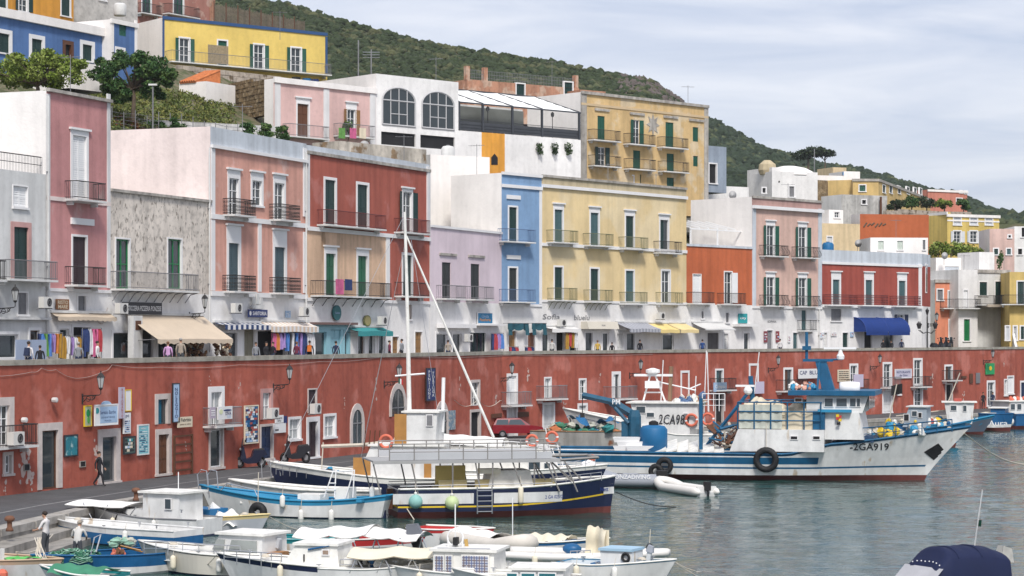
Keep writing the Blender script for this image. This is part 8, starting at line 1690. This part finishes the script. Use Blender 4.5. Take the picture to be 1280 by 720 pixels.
# red car behind the covered boat
p = W(646, 164, QZ); t = thing('red_hatchback', 'dark red hatchback parked before the red wall behind the covered boat', 'car', p, math.radians(8)); CR = mat('car_red', (.22, .012, .02), .25, .05, spec=.6)
MB().prism([(-1.9, .35), (1.85, .35), (1.95, .62), (1.85, .82), (.9, .95), (-1.95, .98), (-1.98, .6)], -.82, .82).hexa([(-1.9, -.8, .97), (.95, -.8, .94), (.95, .8, .94), (-1.9, .8, .97)], [(-1.6, -.62, 1.46), (.15, -.62, 1.48), (.15, .62, 1.48), (-1.6, .62, 1.46)]).build('body', CR, t)
for x0, x1 in ((-1.62, -.75), (-.65, .35)): MB().hexa([(x0-.1, -.80, 1.0), (x1+.2*(x0 > -1), -.80, 1.0), (x1+.2*(x0 > -1), -.72, 1.0), (x0-.1, -.72, 1.0)], [(x0+.05, -.66, 1.38), (x1-.12*(x0 > -1), -.66, 1.38), (x1-.12*(x0 > -1), -.6, 1.38), (x0+.05, -.6, 1.38)]).build('side_window', SWIN, t)
MB().hexa([(.88, -.7, .97), (.96, -.7, .97), (.96, .7, .97), (.88, .7, .97)], [(.16, -.56, 1.46), (.22, -.56, 1.46), (.22, .56, 1.46), (.16, .56, 1.46)]).build('windscreen', SWIN, t)
for x in (-1.2, 1.2):
    for y in (-.78, .78): o = MB().torus((x, y, .31), .22, .09, 'y', 16, 6).build('wheel', BLACK, t, True); MB().lathe([(.17, -.05), (.17, .05)], (x, y, .31), 12, 0, 'y').build('rim', GREYIRON, o)
for y in (-.6, .6): MB().ball((1.88, y, .68), .13, 0, 8, 5, (.6, 1.2, .7)).build('headlight', MATS['frosted_glass'], t)
# branched lamp post on the promenade
p = W(1159, poly_D(WAL, 1159)+1.2, PZ); hz_ = zat(388, p.y)-PZ; t = thing('branched_lamp_post', 'tall black iron lamp post with several lantern arms at the crimson house corner', 'lamp', p, .2); MB().lathe([(.2, 0), (.18, .3), (.08, .5), (.07, hz_-.7), (.04, hz_-.5)], n=10).build('post', IRON, t)
for k in range(4):
    a = math.pi/2*k+.3; c = (1.15*math.cos(a), 1.15*math.sin(a), hz_-1.9); MB().tube([(0, 0, hz_-2.2), (c[0]*.5, c[1]*.5, hz_-2.35), (c[0], c[1], hz_-2.0)], .035, 5).build('arm', IRON, t); o = MB().lathe([(.06, 0), (.2, .45), (.22, .5), (.06, .66), (.02, .8)], c, 6).build('lantern', IRON, t); MB().lathe([(.05, .02), (.17, .42)], c, 6).build('lamp_glass', MATS['frosted_glass'], o)
o = MB().lathe([(.06, 0), (.2, .45), (.22, .5), (.06, .66), (.02, .8)], (0, 0, hz_-.5), 6).build('lantern', IRON, t)
# ---------------------------------------------------------------- people
SKIN = mat('skin', (.42, .24, .16), .6, .1); HAIR = mat('dark_hair', (.03, .02, .015), .7, .2); GHAIR = mat('grey_hair', (.35, .33, .31), .7, .2); SHOE = mat('dark_shoes', (.03, .025, .025), .6)
def person(label, p, rz, shirt, trouser, hair=HAIR, H=1.73, pose=None, cap=None, sleeve=1, bag=None, bare_arm=False):
    t = thing('person', label, 'person', p, rz); k = H/1.75
    J = dict(pelvis=(0, 0, .95), waist=(0, .01, 1.10), chest=(0, 0, 1.31), neck=(0, .01, 1.49), jaw=(0, -.025, 1.57), skull=(0, 0, 1.65), crown=(0, .005, 1.70),
        sl=(-.18, .01, 1.41), el=(-.25, .03, 1.13), wl=(-.25, -.07, .89), pl=(-.25, -.10, .82), sr=(.18, .01, 1.41), er=(.25, .03, 1.13), wr=(.25, -.07, .89), pr=(.25, -.10, .82),
        hl=(-.10, 0, .90), kl=(-.11, -.02, .50), al=(-.11, .03, .09), tl=(-.12, -.13, .04), hr=(.10, 0, .90), kr=(.11, -.02, .50), ar=(.11, .03, .09), tr=(.12, -.13, .04))
    J.update(pose or {})
    R = dict(pelvis=(.15, .115), waist=(.135, .10), chest=(.165, .115), neck=(.055, .055), jaw=(.062, .072), skull=(.078, .098), crown=(.06, .075), sl=(.065, .06), el=(.046, .046), wl=(.03, .03), pl=(.042, .022), hl=(.10, .10), kl=(.065, .065), al=(.045, .045), tl=(.045, .03))
    for a in ('s', 'e', 'w', 'p', 'h', 'k', 'a', 't'): R[a+'r'] = R[a+'l']
    E = [('pelvis', 'waist'), ('waist', 'chest'), ('chest', 'neck'), ('neck', 'jaw'), ('jaw', 'skull'), ('skull', 'crown')]
    for s in 'lr': E += [('chest', 's'+s), ('s'+s, 'e'+s), ('e'+s, 'w'+s), ('w'+s, 'p'+s), ('pelvis', 'h'+s), ('h'+s, 'k'+s), ('k'+s, 'a'+s), ('a'+s, 't'+s)]
    for s in 'lr':                                    # five unequal bent fingers
        w_, q = Vector(J['w'+s]), Vector(J['p'+s]); d = (q-w_).normalized(); sd = d.cross(Vector((1, 0, 0)))
        if sd.length < .1: sd = Vector((0, 1, 0))
        sd.normalize(); cu = d.cross(sd)*(1 if s == 'l' else -1)
        for i, (o_, ln) in enumerate(((-.033, .062), (-.011, .075), (.011, .07), (.033, .055), (-.05, .05))):
            st = q+d*.015+sd*o_ if i < 4 else w_+d*.03+sd*-.035; m1 = st+(d if i < 4 else (d-sd).normalized())*ln*.55-cu*.004; m2 = m1+(d*.7-cu*.6).normalized()*ln*.5
            for nm, pt in ((f'f{s}{i}a', st), (f'f{s}{i}b', m1), (f'f{s}{i}c', m2)): J[nm] = tuple(pt); R[nm] = (.0095, .0095)
            E += [(('p' if i < 4 else 'w')+s, f'f{s}{i}a'), (f'f{s}{i}a', f'f{s}{i}b'), (f'f{s}{i}b', f'f{s}{i}c')]
    names = list(J); me = bpy.data.meshes.new('body'); me.from_pydata([tuple(c*k for c in J[n]) for n in names], [(names.index(a), names.index(b)) for a, b in E], [])
    o = bpy.data.objects.new('body', me); C.objects.link(o); o.modifiers.new('skin', 'SKIN'); sk = me.skin_vertices[0].data
    for i, n in enumerate(names): sk[i].radius = (R[n][0]*k, R[n][1]*k)
    sk[names.index('pelvis')].use_root = True
    sb = o.modifiers.new('sub', 'SUBSURF'); sb.levels = 1
    m2 = bpy.data.meshes.new_from_object(o.evaluated_get(bpy.context.evaluated_depsgraph_get())); bpy.data.objects.remove(o)
    for mm in (SKIN, shirt, trouser, SHOE): m2.materials.append(mm)
    segs = []
    for a, b in E:
        if a in ('neck', 'jaw', 'skull') or a[0] in 'f' or b[0] == 'f' or a in ('wl', 'wr'): g = 0
        elif a in ('el', 'er'): g = 0 if sleeve < 1 else 1
        elif a in ('pelvis', 'hl', 'hr', 'kl', 'kr') and b != 'waist': g = 2
        elif a in ('al', 'ar'): g = 3
        else: g = 1
        segs.append((Vector(J[a])*k, Vector(J[b])*k, g))
    for pl in m2.polygons:
        c = pl.center; best = (9, 0)
        for a, b, g in segs:
            d = b-a; u = max(0, min(1, (c-a).dot(d)/max(1e-9, d.length_squared))); l = (a+d*u-c).length
            if l < best[0]: best = (l, g)
        pl.material_index = best[1]; pl.use_smooth = True
    m2.name = 'body'; ob = bpy.data.objects.new('body', m2); C.objects.link(ob); ob.parent = t
    hd = Vector(J['skull'])*k; 
    MB().ball((hd.x, hd.y+.02*k, hd.z+.045*k), .098*k, 0, 12, 8, (.92, 1.08, .85)).build('cap' if cap else 'hair', cap or hair, t, True)
    if cap: MB().hexa([(hd.x-.07, hd.y-.18, hd.z+.04), (hd.x+.07, hd.y-.18, hd.z+.04), (hd.x+.08, hd.y-.05, hd.z+.05), (hd.x-.08, hd.y-.05, hd.z+.05)], [(hd.x-.07, hd.y-.18, hd.z+.05), (hd.x+.07, hd.y-.18, hd.z+.05), (hd.x+.08, hd.y-.05, hd.z+.075), (hd.x-.08, hd.y-.05, hd.z+.075)]).build('cap_peak', cap, t)
    jw = Vector(J['jaw'])*k; mb = MB(); mb.hexa([(jw.x-.014, jw.y-.075, jw.z+.02), (jw.x+.014, jw.y-.075, jw.z+.02), (jw.x+.012, jw.y-.05, jw.z+.02), (jw.x-.012, jw.y-.05, jw.z+.02)], [(jw.x-.006, jw.y-.06, jw.z+.07), (jw.x+.006, jw.y-.06, jw.z+.07), (jw.x+.006, jw.y-.05, jw.z+.07), (jw.x-.006, jw.y-.05, jw.z+.07)])
    for s in (-1, 1): mb.ball((jw.x+s*.03, jw.y-.062, jw.z+.065), .011, 1, 6, 4).ball((jw.x+s*.078, jw.y+.03, jw.z+.055), .022, 0, 6, 4, (.4, 1, 1.3))
    mb.box(jw.x-.022, jw.x+.022, jw.y-.074, jw.y-.06, jw.z-.012, jw.z-.004, 2); mb.build('face', [SKIN, HAIR, mat('lips', (.30, .11, .09), .6)], t)
    if bag: MB().hexa([(-.15, .12, .98), (.15, .12, .98), (.13, .30, 1.0), (-.13, .30, 1.0)], [(-.14, .11, 1.40), (.14, .11, 1.40), (.10, .24, 1.40), (-.10, .24, 1.40)]).build('backpack', bag, t)
    return t
cm = lambda n_, c_: mat(n_, c_, .85, .15, 3)
BLK = cm('black_clothes', (.018, .018, .022)); NVY = cm('navy_clothes', (.02, .03, .07)); WSH_ = cm('white_shirt', (.62, .60, .60)); LGY = cm('pale_grey_shirt', (.55, .54, .52)); GRY = cm('grey_trousers', (.06, .065, .075)); LIL = cm('lilac_top', (.55, .32, .55)); TAN = cm('taupe_jacket', (.33, .28, .23)); MAR = cm('maroon_top', (.16, .03, .06)); YLW = cm('yellow_top', (.52, .34, .06)); BLC = cm('blue_jacket', (.02, .06, .2)); ORB = cm('orange_bag', (.55, .14, .02)); GRN_ = cm('grey_top', (.22, .23, .25))
walk = dict(kl=(-.09, -.20, .52), al=(-.09, -.26, .10), tl=(-.10, -.40, .06), kr=(.10, .08, .50), ar=(.10, .34, .14), tr=(.11, .22, .05), el=(-.24, .12, 1.15), wl=(-.24, .10, .90), pl=(-.24, .08, .83), er=(.24, -.06, 1.14), wr=(.23, -.20, .93), pr=(.22, -.24, .87))
person('person in dark clothes walking along the quay before the glazed door', G(124, 608, QZ), math.radians(80), BLK, BLK, H=1.78, pose=walk)
work = dict(el=(-.27, -.10, 1.15), wl=(-.22, -.32, 1.12), pl=(-.20, -.39, 1.11), er=(.27, -.10, 1.13), wr=(.20, -.32, 1.08), pr=(.18, -.39, 1.07), skull=(0, -.05, 1.64), crown=(0, -.05, 1.69), jaw=(0, -.07, 1.56))
q = NB.P(57, 700, -.1); person('person in a white printed shirt and grey trousers standing in the blue net boat', W(57, 79.8, .42), math.radians(250), WSH_, GRY, H=1.8, pose=work, sleeve=0)
bend = dict(chest=(0, -.10, 1.29), neck=(0, -.17, 1.46), jaw=(0, -.24, 1.52), skull=(0, -.24, 1.60), crown=(0, -.25, 1.65), sl=(-.19, -.12, 1.38), sr=(.19, -.12, 1.38), el=(-.27, -.22, 1.13), wl=(-.20, -.40, 1.02), pl=(-.17, -.47, 1.0), er=(.29, -.18, 1.12), wr=(.22, -.38, 1.0), pr=(.18, -.45, .98))
person('person in a pale grey shirt and cap bending over the nets', W(97, 79.4, .2), math.radians(172), LGY, GRY, H=1.74, pose=bend, cap=TAN, sleeve=0)
for px, dD, rz, sh, tr_, hr, bag, H, lab in ((36, 4, 160, WSH_, NVY, HAIR, NVY, 1.7, 'person with a navy backpack by the clothes rack at left'), (50, 4, 200, BLK, BLK, HAIR, None, 1.5, 'person in black beside the orange cloth at left'), (210, 5, 180, LIL, GRY, mat('brown_hair', (.16, .08, .04), .7), None, 1.66, 'person in a lilac top under the beige awning'), (226, 5, 180, TAN, GRY, GHAIR, None, 1.85, 'person in a taupe jacket with white hair under the beige awning'), (320, 4, 30, GRN_, NVY, HAIR, None, 1.6, 'person in dark grey near the khaki roller door'), (333, 4, 60, BLK, BLK, HAIR, None, 1.62, 'person in black below the pink clothes'), (341, 5, -40, BLK, NVY, HAIR, None, 1.6, 'person in a dark coat beside the blue clothes'), (371, 4, 150, MAR, NVY, MATS['brown_hair'], None, 1.62, 'person in a maroon top before the clothes shop'), (387, 4, 180, BLK, BLK, HAIR, ORB, 1.68, 'person with an orange backpack by the pale blue shopfront'), (487, 4, 100, MAR, BLK, HAIR, None, 1.66, 'person in dark red near the ochre wooden door'), (502, 4, 250, GRN_, BLK, HAIR, None, 1.76, 'person in a grey top right of the wooden door behind the mast'), (747, 4, 180, YLW, GRY, MATS['brown_hair'], None, 1.62, 'person in a yellow top under the cream boxed canopy'), (765, 4, 190, BLK, BLK, HAIR, None, 1.45, 'person in a black hooded coat right of the yellow dressed person'), (878, 4, 180, BLC, NVY, HAIR, None, 1.66, 'person in a blue jacket under the pale grey awning'), (1104, 4, 140, BLK, BLK, HAIR, None, 1.62, 'person in black under the royal blue awning at its left'), (1114, 4, 200, BLK, NVY, HAIR, None, 1.55, 'person in black under the middle of the royal blue awning'), (98, 4, 190, GRN_, NVY, GHAIR, None, 1.66, 'person in a grey top before the navy and pink dresses'), (122, 5, 90, WSH_, BLK, HAIR, None, 1.7, 'person in white by the right shop window of the dusty pink house'), (420, 4, 160, NVY, GRY, HAIR, None, 1.64, 'person in navy before the pale blue shopfront'), (560, 4, 200, TAN, NVY, HAIR, None, 1.68, 'person in a taupe jacket under the lilac house'), (690, 4, 170, LGY, GRY, HAIR, None, 1.72, 'person in a pale shirt at the left end of the yellow house'), (800, 4, 150, BLK, NVY, HAIR, None, 1.66, 'person in black under the pale yellow awning'), (975, 4, 200, WSH_, NVY, HAIR, None, 1.7, 'person in white by the peach house door'), (1127, 4, 170, NVY, BLK, HAIR, None, 1.66, 'person in navy at the right end of the royal blue awning')):
    person(lab, W(px, poly_D(WAL, px)+dD*.6, PZ+.12), math.radians(rz), sh, tr_, hr, H, None, None, 1, bag)
for px, py, lab, c in ((1229, 509, 'person in dark clothes standing at the red wall left of the white framed door', BLK), (1241, 509, 'person in navy standing before the white framed door at right', NVY)):
    person(lab, W(px, poly_D(WAL, px)-1.2, QZ), math.radians(20), c, c, H=1.75)
# ---------------------------------------------------------------- roof clutter and loose gear on the near boats
DISHM = mat('dish_grey', (.42, .42, .42), .5, .2)
def on_roof(px, D, py): return W(px, D, zat(py, D))
for px, D, py, hh, lab in ((88, 131, 122, 2.6, 'television aerial on the dusty pink house roof'), (303, 150, 170, 2.2, 'television aerial on the salmon house roof'), (505, 173, 206, 2.4, 'television aerial at the right of the red house roof'), (596, 184, 212, 2.2, 'television aerial on the white block behind the lilac house'), (760, 202, 236, 2.4, 'television aerial on the yellow house roof'), (820, 206, 243, 2.0, 'short television aerial at the right of the yellow house roof'), (985, 219, 256, 2.2, 'television aerial on the peach house roof'), (1120, 236, 299, 2.2, 'television aerial on the white penthouse'), (690, 244, 100, 2.2, 'television aerial on the terracotta house'), (545, 200, 104, 2.4, 'television aerial on the arched white house'), (860, 230, 135, 2.4, 'television aerial on the ochre house roof'), (1205, 247, 340, 2.0, 'television aerial on the white end house'), (1255, 255, 342, 2.0, 'television aerial on the stair house'), (350, 208, 42, 2.2, 'television aerial on the lemon house roof')):
    t = thing('roof_aerial', lab, 'aerial', on_roof(px, D, py), random.uniform(-.6, .6)); MB().tube([(0, 0, -.6), (0, 0, hh)], .025, 4).build('mast', GREYIRON, t)
    mb = MB(); mb.tube([(-.7, 0, hh-.15), (.7, 0, hh-.15)], .018, 3)
    for k in range(6): mb.tube([(-.65+.25*k, -.3, hh-.15), (-.65+.25*k, .3, hh-.15)], .012, 3)
    mb.build('aerial_array', GREYIRON, t)
for px, D, py, lab in ((455, 176, 190, 'satellite dish on the stained roof room of the red house'), (915, 216, 250, 'satellite dish beside the white side of the peach house'), (705, 218, 226, 'satellite dish beside the yellow attic block'), (1072, 236, 310, 'satellite dish on the crimson house parapet'), (1180, 253, 325, 'satellite dish on the low white roofs')):
    t = thing('satellite_dish', lab, 'satellite dish', on_roof(px, D, py), .3); MB().lathe([(.02, .12), (.3, .05), (.42, -.06)], (0, -.1, .5), 14, 0, 'y').build('dish', DISHM, t, True); MB().tube([(0, 0, -.6), (0, 0, .5)], .03, 5).tube([(0, -.1, .25), (0, -.45, .5)], .015, 4).build('dish_arm', GREYIRON, t)
for px, D, py, m_, lab in ((560, 190, 200, GREYW, 'squat pale water tank on the white block roof'), (1035, 222, 318, CRATE, 'blue water tank behind the crimson house parapet'), (150, 205, 20, GREYW, 'pale water tank above the blue annex')):
    t = thing('water_tank', lab, 'tank', on_roof(px, D, py)); MB().lathe([(.55, 0), (.6, .1), (.6, 1.0), (.45, 1.2), (.15, 1.25)], n=14).build('tank_body', m_, t, True); MB().lathe([(.16, 1.24), (.16, 1.32)], n=10).build('lid', GREYIRON, t)
for nm, short in (('cabin_fishing_boat', 'white cabin fishing boat'), ('white_cruiser', 'ivory cabin cruiser'), ('navy_stripe_boat', 'navy striped cabin boat'), ('white_box_boat', 'boat with the white box cabin'), ('curtain_cabin_boat', 'boat with the checked curtains'), ('long_white_boat', 'long white decked boat'), ('crate_boat', 'yellow rimmed grey boat'), ('long_white_inflatable', 'long white rigid boat')):
    b = BOATS[nm]; L = b.L
    for u, sd in ((.3, 'left'), (.68, 'right')):
        x = L*u; z = .45; y = b.hy(x, .6)-.14; t = thing('fender', 'small scuffed fender hung towards the %s of the %s' % (sd, short), 'fender', b.fr.world(x, y, z), b.fr.rz, 'fenders on the near boats'); MB().lathe([(.02, -.26), (.09, -.22), (.11, -.15), (.11, .15), (.09, .22), (.03, .26)], n=9).build('float', CREAMC if u < .5 else DECKW, t, True); MB().tube([(0, 0, .26), (0, .1, .55)], .012, 3).build('rope', ROPE, t)
    mb = MB(); c = L*(.16 if b.bow < 0 else .84); zz = b.sheer(.84)-.02+.05
    for k in range(4): mb.torus((c, 0, zz+.02*k), .15-.015*k, .018, 'z', 12, 4)
    mb.build('rope_coil', ROPE, b.p)
    for u in (.12, .5, .88):
        for sg in (-1, 1): x = L*u; y = b.hy(x, b.sheer(u)-.02)*sg*-.94; MB().box(x-.09, x+.09, y-.015, y+.015, b.sheer(u)+.06, b.sheer(u)+.09).box(x-.03, x+.03, y-.012, y+.012, b.sheer(u)-.05, b.sheer(u)+.06).build('cleat', STEEL, b.p)
    bx = L+.7 if b.bow > 0 else -.7; a = b.fr.world(bx*.97, 0, b.sheer(1)-.05); e = a+Vector((-1.6 if b.bow < 0 else 2.2, random.uniform(1.5, 3), -.9)); rope('mooring_rope', 'thin pale mooring line from the bow of the '+short, [a.lerp(e, i/5)-Vector((0, 0, .25*math.sin(math.pi*i/5))) for i in range(6)], .016)
# thin sea air over the whole place
hm = bpy.data.materials.new('thin_haze'); hm.use_nodes = True; t = hm.node_tree; t.nodes.remove(t.nodes['Principled BSDF']); v = t.nodes.new('ShaderNodeVolumePrincipled')
v.inputs['Color'].default_value = (.86, .90, .96, 1); v.inputs['Density'].default_value = .00011; v.inputs['Anisotropy'].default_value = .2; t.links.new(v.outputs[0], t.nodes['Material Output'].inputs['Volume'])
MB().box(-1600, 1600, -320, 1600, -1.4, 135).build('haze', hm, None, kind='stuff')
